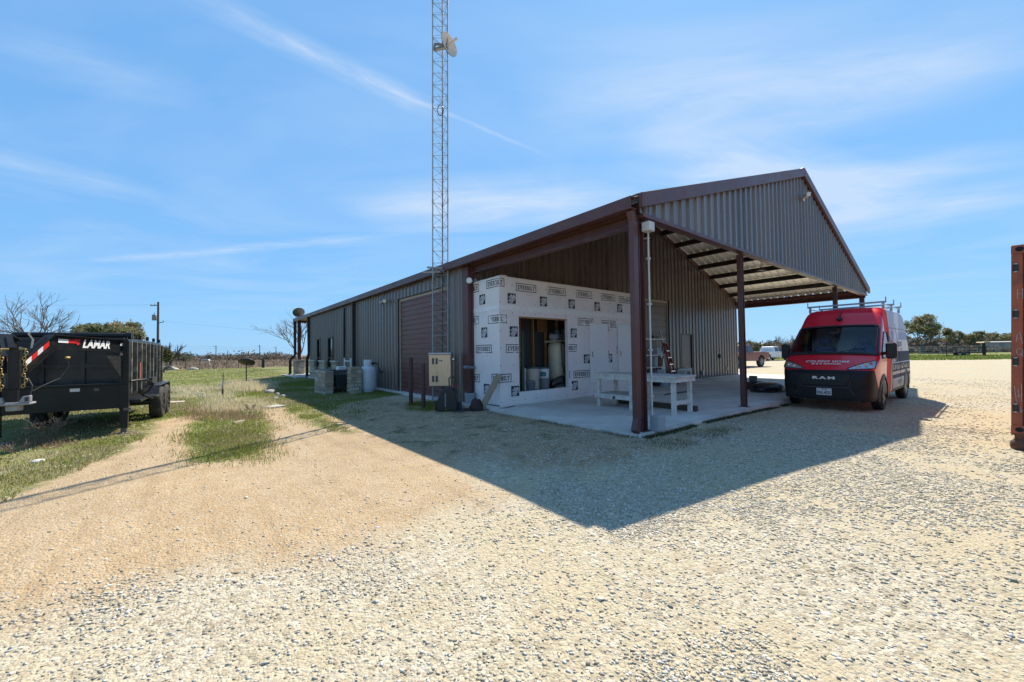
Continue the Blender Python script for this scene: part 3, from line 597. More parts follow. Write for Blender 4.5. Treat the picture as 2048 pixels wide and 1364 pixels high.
    m = MB(); m.bar((8.42, -.30, 6.02), (8.78, -.12, 6.09), .11, .11); m.tube([(8.78, -.12, 6.09), (8.9, -.04, 6.05)], .02, 8); m.cyl((8.9, -.055, 6.05), (8.9, -.03, 6.05), .06, n=12); m.obj('security_camera', white, bld, bevel=.01)
    m = MB(); m.tube([(.235, .0, 3.55), (.235, .0, .27)], .017, 10); 
    for z in (.6, 1.4, 2.2, 3.0): m.box((.20, -.026, z-.012), (.27, .03, z+.012))
    m.obj('conduit', M('pipe_white', (.52, .50, .47), .5), bld, smooth=40)
    m = MB(); m.box((.07, -.13, 3.45), (.24, .02, 3.61)); m.obj('junction_box', M('pipe_white', (.52, .50, .47), .5), bld, bevel=.006)
    m = MB(); m.box((.20, -.14, .0), (.43, .03, .27)); mm = m.obj('service_box', greyp, bld, bevel=.008); m = MB(); m.box((.215, -.146, .015), (.415, -.141, .255)); m.obj('cover', greyp, mm, bevel=.002)
    m = MB(); m.tube([(-.05, 16.8, HE-.35), (-.07, 16.82, 3.1), (-.06, 16.86, 2.3), (-.08, 16.8, 1.4), (-.06, 16.84, .6), (-.05, 16.8, -.1)], .04, 8); m.obj('cable', blackpl, bld, smooth=60)
    m = MB(); m.box((16.15, DEP-.06, .30), (16.28, DEP-.034, .42)); m.obj('outlet_box', greyp, bld); m = MB(); m.cyl((15.35, DEP-.10, 1.02), (15.35, DEP-.03, 1.02), .1, n=16); m.obj('wall_vent', blackpl, bld)
    m = MB(); m.box((13.35, DEP-.1, .12), (13.5, DEP-.034, .36)); m.obj('outlet_box', greyp, bld)
    # orange strap hanging at the eave corner
    m = MB(); m.bar((.25, DEP-.09, 3.98), (.28, DEP-.09, 3.62), .05, .02); m.obj('strap', M('orange_strap', (.5, .2, .05), .6), bld)
# ---------------------------------------------------------------- limestone blocks
stone = M('limestone', (1, 1, 1), .85, var=.16, vs=11, bump=.5, bs=30, attr='tone')
STC = [(.44, .38, .28), (.52, .46, .36), (.36, .31, .24), (.47, .39, .27), (.30, .275, .245), (.56, .52, .45), (.40, .30, .20)]
def cap(m, a, b): m.col = (.5, .47, .41); m.box(a, b); m.col = None
def stonework(m, a, b):
    "ashlar: a mortar core with irregular chamfered stones on its four sides"
    m.col = (.33, .30, .26); m.box([a[i]+(.012 if i < 2 else 0) for i in range(3)], [b[i]-(.012 if i < 2 else .004) for i in range(3)])
    for ax in (0, 1):
        o = 1-ax
        for side in (0, 1):
            z = a[2]
            while z < b[2]-.02:
                h = random.choice((.09, .13, .16, .2)); h = min(h, b[2]-z); h = h if b[2]-z-h > .06 else b[2]-z
                p = a[o]
                while p < b[o]-.01:
                    w = random.uniform(.1, .34); w = min(w, b[o]-p); w = w if b[o]-p-w > .07 else b[o]-p
                    t = random.uniform(.0, .022); g_ = .006; c = random.choice(STC); k = random.uniform(.85, 1.12); m.col = tuple(x*k for x in c)
                    f0 = (a[ax]+.03) if side == 0 else (b[ax]-.03); f1 = (a[ax]-t) if side == 0 else (b[ax]+t)
                    def pt(d, q, zz): return (d, q, zz) if ax == 0 else (q, d, zz)
                    i_ = .012; q0, q1, z0, z1 = p+g_, p+w-g_, z+g_, z+h-g_
                    m.add([pt(f0, q0, z0), pt(f0, q1, z0), pt(f0, q1, z1), pt(f0, q0, z1), pt(f1, q0+i_, z0+i_), pt(f1, q1-i_, z0+i_), pt(f1, q1-i_, z1-i_), pt(f1, q0+i_, z1-i_)],
                          [(4, 5, 6, 7), (0, 1, 5, 4), (1, 2, 6, 5), (2, 3, 7, 6), (3, 0, 4, 7)])
                    p += w
                z += h
    m.col = None
mirrorglass = M('window_glass', (.02, .022, .024), .04, var=.05, spec=1.0)
building()
# hanging dome lamps under the canopy
def lamp(a, b, z, label):
    t = thingB('pendant_lamp', label, 'lamp', a, b, z, 0, 'dome lamps under the canopy'); m = MB(); zt = zr(a)-.2-z
    m.lathe([(.02, .16), (.05, .15), (.06, .09), (.17, .03), (.18, .0), (.165, .0), (.155, .025), (.05, .08)], n=20, caps=False); m.obj('lamp_shade', darksteel, t, smooth=40)
    m = MB(); m.lathe([(.0, .012), (.10, .015), (.15, .022)], n=20, caps=False); m.obj('lens', M('lamp_lens', (.75, .73, .66), .12, spec=.8), t, smooth=60)
    m = MB(); m.tube([(0, 0, .15), (0, 0, zt)], .008, 6); m.obj('hanger', darksteel, t)
lamp(13.3, 2.7, 4.78, 'black dome lamp hanging over the open right half of the carport'); lamp(4.45, 2.7, 4.68, 'black dome lamp hanging beside the corner post above the wrapped room')
# ================================================================ wrapped utility room under the canopy
def HV(px, py, v):
    "where the sight line through a photo point meets the plane v = const: (u, z)"
    d = ray(px, py); n = Vector((-UY, UX, 0)); o = Vector((OX, OY, 0)); t = (v-(Vector((0, 0, CH))-o).dot(n))/d.dot(n); p = Vector((0, 0, CH))+d*t; return toB(p)[0], p.z
def HU(px, py, u):
    d = ray(px, py); n = Vector((UX, UY, 0)); o = Vector((OX, OY, 0)); t = (u-(Vector((0, 0, CH))-o).dot(n))/d.dot(n); p = Vector((0, 0, CH))+d*t; return toB(p)[1], p.z
def GB(px, py): p = P2(px, py); return toB(p)+(p.z,)
def GS(px, py): return toB(G(px, py, 0.))
SLABF = {  # slab-serif capitals as bars in a 6 x 8 cell: (x0,y0,x1,y1) or 4-point slants
 'E': (6, [(0, 0, 2.8, 1), (0, 7, 2.8, 8), (.7, 1, 2.4, 7), (2.4, 0, 5.6, 1.2), (2.4, 3.5, 4.3, 4.6), (2.4, 6.8, 5.6, 8), (4.7, 1.2, 5.6, 2.5), (4.7, 5.5, 5.6, 6.8)]),
 'V': (6.6, [(0, 7, 2.9, 8), (3.9, 7, 6.6, 8), ((.7, 7), (2.5, 7), (4.0, 0), (2.6, 0)), ((4.5, 7), (5.8, 7), (4.0, 0), (3.3, 1.6))]),
 'R': (6.4, [(0, 0, 3, 1), (0, 7, 2.4, 8), (.7, 1, 2.4, 7), (2.4, 6.8, 4.8, 8), (2.4, 3.4, 4.8, 4.6), (4.2, 4.2, 5.8, 7.2), ((2.9, 3.4), (4.6, 3.4), (6.3, 0), (4.5, 0))]),
 'B': (6.2, [(0, 0, 2.4, 1), (0, 7, 2.4, 8), (.7, 1, 2.4, 7), (2.4, 6.8, 4.8, 8), (2.4, 3.5, 5, 4.6), (2.4, 0, 5, 1.2), (4.0, 4.3, 5.5, 7.2), (4.3, .6, 6, 4)]),
 'I': (3.2, [(0, 0, 3.1, 1), (0, 7, 3.1, 8), (.7, 1, 2.4, 7)]),
 'L': (5.4, [(0, 0, 2.4, 1), (0, 7, 3.1, 8), (.7, 1, 2.4, 7), (2.4, 0, 5.3, 1.2), (4.4, 1.2, 5.3, 3)]),
 'T': (6, [(0, 6.8, 6, 8), (2.15, 1, 3.85, 6.8), (1.3, 0, 4.7, 1), (0, 5, .9, 6.8), (5.1, 5, 6, 6.8)])}
def slabtext(word, w, h):
    tot = sum(SLABF[c][0]+.7 for c in word)-.7; sx = w/tot; sy = h/8; x = -w/2; vs, fs = [], []
    for c in word:
        for q in SLABF[c][1]:
            k = len(vs); p = q if isinstance(q[0], tuple) else ((q[0], q[1]), (q[2], q[1]), (q[2], q[3]), (q[0], q[3]))
            vs += [Vector((x+a*sx, b*sy-h/2, 0)) for a, b in p]; fs.append([k, k+1, k+2, k+3])
        x += (SLABF[c][0]+.7)*sx
    return vs, fs
def utility_room():
    t = thingB('utility_room', 'small room clad in white printed housewrap under the carport with an open hatch', 'shed', .156, 4.25)
    wrap = M('housewrap', (.82, .755, .73), .55, var=.07, vs=1.6, bump=1.0, bs=4, spec=.35)
    ink = M('wrap_ink', (.025, .025, .03), .6, var=.3, vs=20); tapem = M('seam_tape', (.86, .82, .80), .35, var=.1, vs=14, bump=.5, bs=25)
    Lx, Dy, Hz = 5.86, 1.19, 3.34; o0, o1, oz0, oz1 = .645, 2.52, .33, 2.345; th = .1
    def panel(m, f, a0, a1, z0, z1):
        n = max(2, int((a1-a0)/.12)); k = max(2, int((z1-z0)/.12)); rows = []
        for j in range(k+1):
            z = z0+(z1-z0)*j/k; rows.append([f(a0+(a1-a0)*i/n, (.011*math.sin(5.1*(a0+(a1-a0)*i/n)+1.7*z)*math.sin(3.3*z+.4) if 0 < i < n and 0 < j < k else 0), z) for i in range(n+1)])
        m.grid(rows)
    m = MB(); fr = lambda a, d, z: (a, -abs(d), z)
    for a in ((0, o0, .03, Hz), (o1, Lx, .03, Hz), (o0, o1, .03, oz0), (o0, o1, oz1, Hz)): panel(m, fr, *a); m.box((a[0]+.001, .01, a[2]+.001), (a[1]-.001, th, a[3]-.001))
    panel(m, lambda a, d, z: (-abs(d), Dy-a, z), 0, Dy, .03, Hz); m.box((.01, th, .03), (th, Dy, Hz-.001)); m.box((Lx-th, th, .03), (Lx, Dy, Hz))
    m.box((-.01, -.015, 0), (Lx, .0, .028)); wl = m.obj('wall', wrap, t, smooth=30, fix=True)
    m = MB(); m.box((0.02, .02, Hz+.002), (Lx-.02, Dy, Hz+.03)); m.prism([(0, 0), (.35, 0), (.28, .06), (.1, .05)], (0, .3, 0), lambda a, b: (a+.05, .12, Hz+.03+b)); m.obj('roof', wrap, t)
    m = MB(); zt = 2.55
    for i in range(30):
        a = i*Lx/30; m.box((a, -.012, zt-.055+.012*math.sin(i*2.1)), (a+Lx/30-.001, -.008, zt+.055+.014*math.sin(i*1.3)))
    for i in range(6): a = i*Dy/6; m.box((-.012, a+.001, zt-.055), (-.008, a+Dy/6, zt+.055))
    m.obj('seam_tape', tapem, t)
    # printing on the wrap
    word = slabtext('EVERBILT', .60, .115); m = MB(); lg_b, lg_w = MB(), MB(); small = glyphs('YOUR HOME WRAP', .045)
    dp = [(glyphs('THE', .085, .006), .082), (glyphs('HOME', .115, .008), 0), (glyphs('DEPOT', .098, .007), -.088)]; ca = math.cos(R(42)); sa = math.sin(R(42))
    def frame(fn):
        for x0, y0, x1, y1 in ((-.36, -.11, .36, -.092), (-.36, .092, .36, .11), (-.36, -.092, -.342, .092), (.342, -.092, .36, .092)): m.add([fn(x0, y0), fn(x1, y0), fn(x1, y1), fn(x0, y1)], [(0, 1, 2, 3)])
    def stamp(fn): put(m, word, fn); frame(fn); m.add([fn(.39, -.1), fn(.41, -.1), fn(.41, -.08), fn(.39, -.08)], [(0, 1, 2, 3)]); put(m, small, lambda x, y: fn(x*.45+.1, y*.5-.19))
    def logo(fn, fw_):
        s = .135; lg_b.add([fn(-s, -s), fn(s, -s), fn(s, s), fn(-s, s)], [(0, 1, 2, 3)])
        for gl, off in dp: put(lg_w, gl, lambda x, y: fw_((x*ca-(y+off)*sa)*.80, (x*sa+(y+off)*ca)*.80))
    F = lambda cu, cz, d=.010: (lambda x, y: (cu-.156+x, -d, cz+y)); S = lambda cv, cz, d=.010: (lambda x, y: (-d, cv-4.25-x, cz+y))
    class Clip: pass
    def front(px, py, kind):
        u, z = HV(px, py, 4.25); f = F(u, z)
        if kind == 'w': stamp(f)
        else: logo(f, F(u, z, .0125))
    def side(px, py, kind):
        v, z = HU(px, py, .156); 
        if kind == 'w': stamp(S(v, z))
        else: logo(S(v, z), S(v, z, .0125))
    for p in ((1052, 576), (1113, 583), (1168, 589), (1216, 595), (1171, 644), (1217, 648), (1163, 748)): front(*p, 'w')
    for p in ((1023, 597), (1086.5, 603), (1143, 608), (1194, 613), (1239, 616.5), (1027, 663), (1147, 666), (1173, 717.5), (1219, 716), (1030, 782), (1149, 771)): front(*p, 'l')
    for p in ((968, 698),): side(*p, 'w')
    for p in ((965, 599), (969, 665), (974, 778)): side(*p, 'l')
    # stamps that wrap round the corner or are cut by an edge: word built on both faces, pieces beyond an edge dropped
    def cutstamp(fn, keep):
        a = MB(); fr_ = [(-.36, -.11, .36, -.092), (-.36, .092, .36, .11), (-.36, -.092, -.342, .092), (.342, -.092, .36, .092)]
        for f in word[1]:
            q = [word[0][i] for i in f]; cx = sum(p.x for p in q)/len(q)
            if keep(cx): m.add([fn(p.x, p.y) for p in q], [tuple(range(len(q)))])
        for x0, y0, x1, y1 in fr_:
            for k in range(24):
                xa, xb = x0+(x1-x0)*k/24, x0+(x1-x0)*(k+1)/24
                if xb-xa > 1e-4 and keep((xa+xb)/2): m.add([fn(xa, y0), fn(xb, y0), fn(xb, y1), fn(xa, y1)], [(0, 1, 2, 3)])
    for py, px in ((566, 989), (638, 993), (757, 1000)):
        c = HU(px, py, .156) if px < 1000 else (4.25, HV(1000, py, 4.25)[1]); dist = c[0]-4.25   # distance of the word's centre left of the corner
        cutstamp(S(c[0], c[1]), lambda x: x < dist-.012); cutstamp(F(.156-dist, c[1]), lambda x: x > dist+.012)
    for py in (577, 641, 756): z = HU(951, py, .156)[1]; cutstamp(S(5.53, z), lambda x: x > 5.53-5.42)
    for px, py, edge_, sg in ((1033, 697, o0, -1), (1137, 696, o1, 1), (1122, 750, o1, 1), (1250, 600, Lx, -1), (1246, 700, Lx, -1)):
        u, z = HV(px, py, 4.25); cutstamp(F(u, z), lambda x: (x+u-.156-edge_)*sg > .02)
    for k in range(30):
        for z in (.12, .62, 1.05, 1.5, 1.95, 2.42, 2.68, 3.15):
            a = .02+k*.405
            if a < Lx and not (o0-.03 < a < o1+.03 and oz0-.03 < z < oz1+.03): m.add([F(a+.156, z, .0105)(x, y) for x, y in ((-.011, -.011), (.011, -.011), (.011, .011), (-.011, .011))], [(0, 1, 2, 3)])
    pr = m.obj('wrap_print', ink, t, fix=False); lg_b.obj('logo', ink, t, fix=False); lg_w.obj('logo_lettering', M('logo_white', (.6, .59, .6), .6), t, fix=False)
    # frame and dark interior
    m = MB(); m.box((o0-.04, .02, oz0), (o0-.002, th+.02, oz1)); m.box((o1+.002, .02, oz0), (o1+.04, th+.02, oz1)); m.box((o0, .02, oz1-.038), (o1, th+.02, oz1-.002))
    for a in (.95, 1.5, 2.05, 2.6, 3.1): m.box((a, Dy-.19, .3), (a+.04, Dy-.1, Hz-.05))
    m.box((1.0, Dy-.3, 1.40), (1.52, Dy-.19, 1.5)); m.box((1.0, Dy-.3, 1.12), (1.52, Dy-.19, 1.22)); m.obj('stud_frame', pine, t); m = MB(); m.box((2.2, Dy-.215, 2.0), (2.6, Dy-.195, 3.2)); m.obj('plywood_sheet', M('orange_ply', (.22, .10, .04), .7, var=.3), t)
    m = MB(); m.box((th, th+.03, .24), (Lx-th, Dy-.03, .30)); m.obj('floor', wood, t)
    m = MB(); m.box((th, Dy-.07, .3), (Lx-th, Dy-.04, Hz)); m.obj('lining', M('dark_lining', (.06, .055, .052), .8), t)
    # two white hatch doors set on the wrap
    pnl = M('white_panel', (.80, .79, .78), .4, var=.03)
    for a0, a1 in ((3.64, 4.54), (5.08, 5.95)):
        m = MB(); m.box((a0-.156, -.045, .40), (a1-.156, -.014, 2.26)); d = m.obj('door', pnl, t, bevel=.006)
        h = MB(); 
        for z in (.62, 1.3, 2.02): h.box((a1-.156, -.04, z), (a1-.156+.03, -.016, z+.1))
        h.obj('hinge', darksteel, d)
        h = MB(); h.tube([(a0-.08, -.046, 1.22), (a0-.08, -.075, 1.22), (a0-.08, -.075, 1.36), (a0-.08, -.046, 1.36)], .009, 8); h.obj('handle', darksteel, d)
    return t
utility_room()
# ---------------------------------------------------------------- things inside the open hatch
FZ = .30
def bucket(name, label, a, b, z, r, h, mat, lid=None, handle=True, cat='bucket', group=None):
    t = thingB(name, label, cat, a, b, z, random.random()*6, group); m = MB()
    m.lathe([(0, 0), (r*.86, 0), (r*.9, .01), (r*.97, h*.8), (r*1.04, h*.8), (r*1.04, h*.86), (r*.98, h*.87), (r*1.0, h*.97), (r*1.05, h*.975), (r*1.05, h), (r*.97, h), (r*.86, .03), (0, .03)], n=26, caps=False); m.obj('body', mat, t, smooth=35)
    if lid: m = MB(); m.lathe([(0, h+.022), (r*1.02, h+.022), (r*1.09, h+.016), (r*1.09, h-.02), (r*1.06, h-.02), (r*1.06, h+.001), (0, h+.001)], n=26, caps=False); m.obj('lid', lid, t, smooth=35)
    if handle: m = MB(); m.tube([(r*1.06*math.cos(q), r*1.06*math.sin(q)*.55+.0, h*.82-abs(math.sin(q))*r*.85) for q in np.linspace(0, math.pi, 12)], .006, 6); m.obj('handle', steel, t)
    return t
def hatch_items():
    # vertical air compressor
    u, _ = HV(1112, 720, 4.92); t = thingB('air_compressor', 'cream upright air compressor tank with a dark pump on top inside the hatch', 'compressor', u, 4.90, FZ)
    cream = M('cream_enamel', (.60, .53, .39), .35, var=.1, vs=2, dust=(.2, .15, .1), damt=.3); r = .26
    m = MB(); m.lathe([(0, .14), (r*.6, .15), (r*.9, .22), (r, .32), (r, 1.22), (r*.9, 1.32), (r*.55, 1.39), (0, 1.4)], n=32, caps=False); m.obj('tank', cream, t, smooth=40)
    m = MB(); m.box((-.32, -.24, 1.40), (.32, .2, 1.425)); m.box((-.32, -.24, 1.36), (-.3, .2, 1.40)); m.box((.3, -.24, 1.36), (.32, .2, 1.40)); m.obj('platform', cream, t, bevel=.004)
    for q in range(3): m = MB(); a = q*2.09; m.bar((.2*math.cos(a), .2*math.sin(a), .22), (.27*math.cos(a), .27*math.sin(a), 0), .06, .02); m.obj('leg', cream, t)
    pump = M('pump_iron', (.17, .17, .175), .45, metal=.3, var=.3, vs=12); m = MB(); m.box((.0, -.16, 1.43), (.24, .02, 1.60)); 
    for s in (-1, 1):
        c = Vector((.12+s*.09, -.07, 1.58)); d = Vector((s*.5, 0, 1)).normalized()
        for k in range(6): m.cyl(c+d*(k*.035), c+d*(k*.035+.022), .075, n=14)
    m.cyl((.24, -.07, 1.52), (.27, -.07, 1.52), .16, n=24); m.obj('pump', pump, t)
    m = MB(); m.cyl((-.28, -.07, 1.54), (-.05, -.07, 1.54), .095, n=18); m.cyl((-.30, -.07, 1.54), (-.28, -.07, 1.54), .08, n=18); m.box((-.22, -.13, 1.43), (-.1, -.0, 1.46)); m.obj('motor', M('motor_grey', (.34, .34, .35), .4, var=.2), t, smooth=40)
    m = MB(); m.tube([(-.05, -.262, 1.38), (-.06, -.275, 1.2), (-.03, -.275, .7), (.02, -.30, .45), (.16, -.30, .5), (.26, -.2, .75)], .013, 8); m.obj('air_hose', blackpl, t, smooth=60)
    m = MB(); m.box((.12, -.262, .98), (.17, -.24, 1.12)); m.obj('data_plate', M('dark_label', (.04, .04, .05), .5), t)
    u, _ = HV(1070, 740, 4.75); bucket('lidded_barrel', 'large cream barrel with a blue-grey lid inside the hatch', u, 4.85, FZ, .25, .62, M('barrel_cream', (.55, .49, .40), .5), M('barrel_lid', (.10, .13, .16), .45), False, 'barrel')
    u, _ = HV(1090.5, 760, 4.5); bucket('plastic_bucket', 'grey bucket standing under the white bucket in the hatch', u, 4.53, FZ, .145, .33, M('bucket_grey', (.17, .17, .19), .5), None, True)
    bucket('plastic_bucket', 'white paint bucket stacked on the grey bucket in the hatch', u, 4.53, FZ+.312, .145, .30, M('bucket_white', (.66, .67, .68), .4), M('bucket_lid_green', (.10, .17, .15), .45))
    t = [o for o in bpy.data.objects if o.get('label', '').startswith('white paint')][0]; m = MB(); m.grid([[(.1475*math.cos(q), .1475*math.sin(q), z) for q in np.linspace(-.5, .9, 9)] for z in (.07, .2)]); m.obj('sticker', M('teal_sticker', (.03, .16, .17), .5), t)
    t.rotation_euler[2] = -2.2-.0
    u, _ = HV(1062, 768, 4.5); bucket('paint_tin', 'squat dark blue-grey tin with a wire handle low in the hatch', u, 4.55, FZ, .15, .26, M('tin_grey', (.11, .125, .15), .45), M('tin_lid', (.16, .17, .18), .4))
    u, _ = HV(1050, 740, 4.55); t = thingB('drainage_pipe', 'tall ribbed white plastic pipe standing by the green post in the hatch', 'pipe', u, 4.60, FZ); m = MB(); m.lathe([(.055+.006*(k % 2), k*.022) for k in range(30)], n=18, caps=False); m.obj('body', M('white_ribbed', (.52, .51, .5), .6), t)
    u, _ = HV(1044, 710, 4.5); t = thingB('fence_post', 'dark green steel post leaning inside the left edge of the hatch', 'post', u, 4.47, FZ); m = MB(); m.box((-.045, -.02, .06), (.045, .02, 1.66)); m.box((-.05, -.025, .0), (.05, .025, .06)); m.obj('body', M('green_steel', (.02, .075, .055), .5), t, bevel=.006)
    # black tarpaulin heaped by the compressor
    u, _ = HV(1122, 752, 4.5); tag(lump('tarpaulin', (.30, .17, .30), M('black_sheet', (.013, .013, .015), .35, var=.3, bump=.6, bs=12), B(u, 4.55, FZ), YAW, 3), 'crumpled black plastic sheet heaped at the right of the hatch', 'tarpaulin')
    u, _ = HV(1118, 775, 4.45); t = thingB('wood_block', 'short block of bare wood lying in the hatch before the black sheet', 'wood', u-.02, 4.40, FZ); m = MB(); m.box((-.16, -.05, 0), (.16, .05, .05)); m.obj('block', wood, t, bevel=.004)
def lump(name, size, mat, loc, rot, seed, k=4, amp=.28):
    bm = bmesh.new(); bmesh.ops.create_icosphere(bm, subdivisions=k, radius=1); rr = random.Random(seed); w = [(Vector((rr.gauss(0, 1), rr.gauss(0, 1), rr.gauss(0, 1)))*2.2, rr.random()*6, rr.uniform(.4, 1)) for _ in range(9)]
    for v in bm.verts:
        d = 1+amp*sum(math.sin(v.co.dot(a)+p)*q for a, p, q in w)/3; c = v.co*d; z = max(c.z, -.35); v.co = Vector((c.x*size[0], c.y*size[1], (z+.35)*size[2]*.75))
    me = bpy.data.meshes.new(name); bm.to_mesh(me); bm.free(); me.materials.append(mat); me.polygons.foreach_set('use_smooth', [True]*len(me.polygons))
    o = bpy.data.objects.new(name, me); C.objects.link(o); o.location = loc; o.rotation_euler = (0, 0, rot); return o
hatch_items()
# ---------------------------------------------------------------- work table and the clutter behind it
def carport_items():
    wtab = M('worn_white_timber', (.62, .58, .53), .65, var=.16, vs=5, dust=(.26, .20, .14), damt=.6, dscale=4, bump=.2, bs=30)
    t = thingB('work_table', 'rough white-painted timber work table with a low shelf by the corner post', 'table', 2.4, 1.6); x0, x1, y0, y1 = -.45, .45, -1.1, 1.12
    m = MB(); n = 5
    for k in range(n): a = x0+(x1-x0)*k/n; m.box((a+.002, y0, .79), (a+(x1-x0)/n-.002, y1, .828))
    m.obj('tabletop', wtab, t, bevel=.003)
    m = MB(); 
    for x in (x0+.02, x1-.06): m.box((x, y0+.02, .69), (x+.04, y1-.02, .788))
    for y in (y0+.02, y1-.06): m.box((x0+.06, y, .69), (x1-.06, y+.04, .788))
    m.obj('apron', wtab, t, bevel=.003)
    for x in (x0+.065, x1-.15):
        for y in (y0+.07, .02, y1-.15): m = MB(); m.box((x, y, 0), (x+.085, y+.085, .69)); m.obj('leg', wtab, t, bevel=.004)
    m = MB(); m.box((x0+.02, .02, .22), (x0+.06, y1-.02, .33)); m.box((x1-.06, .02, .22), (x1-.02, y1-.02, .33)); m.box((x0+.06, .02, .305), (x1-.06, y1-.02, .33)); m.obj('shelf', wtab, t, bevel=.003)
    m = MB(); m.box((x0+.15, y0+.08, .2), (x1-.15, y0+.12, .29)); m.obj('stretcher', wtab, t, bevel=.003)
    m = MB(); m.lathe([(.012, -.012), (.035, -.012), (.035, .004), (.012, .004)], (x0+.015, .5, .26), 14, 'x'); m.obj('bolt_ring', darksteel, t)
    p, q = Vector(GS(1236, 806)), Vector(GS(1394, 823)); t = thingB('timber_beam', 'long dark timber lying on the slab under the work table', 'timber', p.x, p.y, 0); d = q-p; m = MB(); m.bar((0, 0, .06), (d.x, d.y, .06), .12, .118); m.obj('timber', M('dark_timber', (.07, .05, .035), .8, var=.3), t, bevel=.004)
    # wire shelf against the rear door
    u0, _ = HV(1280, 700, 5.0); u1, _ = HV(1323.5, 700, 5.0); t = thingB('shelf_rack', 'wire storage rack standing before the grey roller door', 'rack', u0, 4.85); w = u1-u0; H = 1.86
    for x in (0, w):
        for y in (0, .36): m = MB(); m.cyl((x, y, 0), (x, y, H), .014, n=8); m.obj('post', steel, t)
    levels = (.15, .72, 1.2, H-.02)
    for z in levels:
        m = MB(); m.box((0.015, -.01, z-.03), (w-.015, .01, z)); m.box((.015, .35, z-.03), (w-.015, .37, z)); m.box((-.01, .015, z-.03), (.01, .345, z)); m.box((w-.01, .015, z-.03), (w+.01, .345, z)); m.box((.012, .012, z-.012), (w-.012, .348, z-.006)); m.obj('shelf', steel, t)
    def rb(name, label, x, z, d, mat, cat, y=.18): q = thingB(name, label, cat, u0+x, 4.85+y, z); m = MB(); m.box((-d[0]/2, -d[1]/2, .001), (d[0]/2, d[1]/2, d[2])); o = m.obj('body', mat, q, bevel=.008); m = MB(); m.box((-d[0]/2-.003, -d[1]/2-.003, d[2]*.82), (d[0]/2+.003, d[1]/2+.003, d[2]*.9)); m.obj('lid', mat, q); return q
    wht = M('white_plastic', (.6, .6, .61), .5)
    rb('storage_box', 'white storage box on the third tier of the wire rack', w-.3, levels[2], (.46, .3, .3), wht, 'box'); rb('storage_box', 'narrow pale box on the second tier of the wire rack', w-.52, levels[1]+.001, (.2, .2, .40), wht, 'box')
    rb('tool_case', 'dark tool case with an orange edge on top of the wire rack', w-.5, levels[3], (.4, .22, .13), M('case_dark', (.07, .05, .03), .5), 'case')
    q = thingB('clay_jug', 'round brown jug on the second tier of the wire rack', 'jug', u0+w-.22, 4.98, levels[1]); m = MB(); m.lathe([(0, .001), (.09, .005), (.14, .1), (.145, .24), (.1, .34), (.05, .37), (.05, .41), (0, .41)], n=20, caps=False); m.obj('body', M('jug_brown', (.22, .14, .075), .5), q, smooth=45); m = MB(); m.tube([(.1, 0, .32), (.16, 0, .3), (.15, 0, .2)], .014, 8); m.obj('handle', M('jug_brown', (.22, .14, .075), .5), q)
    rb('storage_box', 'wide white crate on the bottom tier of the wire rack', w-.3, levels[0], (.5, .3, .45), M('crate_pale', (.42, .43, .45), .5), 'box')
    rb('storage_box', 'black crate on the bottom tier of the wire rack', .4, levels[0], (.5, .3, .4), blackpl, 'box')
    # ladder
    u, _ = HV(1336, 745, 4.75); t = thingB('step_ladder', 'red step ladder with silver treads open beside the wire rack', 'ladder', u, 4.45, 0, R(8)); red = M('ladder_red', (.33, .03, .022), .45)
    Hh = 1.62
    for s in (-1, 1):
        m = MB(); m.bar((s*.25, -.02, 0), (s*.13, .36, Hh), .07, .03, up=(1, 0, 0)); m.obj('front_rail', red, t, bevel=.003); m = MB(); m.bar((s*.23, .85, 0), (s*.12, .38, Hh), .04, .025, up=(1, 0, 0)); m.obj('rear_rail', M('ladder_dark', (.02, .02, .025), .5), t)
    for k in range(1, 6): f = k/6; m = MB(); m.cbox((0, -.02+.38*f, Hh*f), ((.25-.12*f)*2-.03, .09, .03)); m.obj('tread', alum, t)
    m = MB(); m.box((-.15, .3, Hh), (.15, .44, Hh+.05)); m.obj('cap', red, t, bevel=.01)
    u, _ = HV(1328, 715, 5.1); t = thingB('white_board', 'tall white board leaning behind the red step ladder', 'board', u, 5.25); m = MB(); m.bar((0, -.18, .0), (0, .0, 1.5), .28, .02, up=(0, 1, 0)); m.obj('board', white, t)
    u, _ = HV(1330, 672, 5.2); t = thingB('timber_plank', 'pale wooden plank leaning on the roller door above the ladder', 'plank', u-.08, 5.2, 0); m = MB(); m.bar((.30, -.12, 0), (-.02, .17, 2.22), .1, .03, up=(0, 1, 0)); m.obj('plank', M('pale_plank', (.46, .38, .27), .7, var=.2, vs=7), t)
    u0_, _ = HV(1349, 745, 4.9); u1_, _ = HV(1378, 745, 4.9); t = thingB('air_conditioner', 'grey box air conditioner standing on the slab by the entry door', 'air conditioner', u0_, 4.75); w = u1_-u0_; m = MB(); m.box((0, 0, .05), (w, .34, .60)); m.obj('case', M('ac_grey', (.36, .37, .385), .45), t, bevel=.015)
    m = MB(); 
    for k in range(7): m.box((.06, -.006, .14+k*.055), (w*.5, .0-.001, .165+k*.055))
    m.obj('grille', darksteel, t); m = MB(); m.box((w*.62, -.006, .3), (w*.85, -.001, .45)); m.obj('control_panel', darksteel, t)
    for x in (.05, w-.1): m = MB(); m.box((x, .03, 0), (x+.06, .3, .05)); m.obj('foot', darksteel, t)
    a = GS(1329, 772); bucket('plastic_bucket', 'white and blue bucket on the slab behind the work table', a[0], a[1], 0, .14, .30, M('bucket_blue', (.42, .5, .58), .45), M('bucket_lid_blue', (.05, .16, .3), .45))
    a = GS(1313, 772); bucket('plastic_bucket', 'black bucket on the slab behind the work table', a[0], a[1], 0, .14, .28, blackpl)
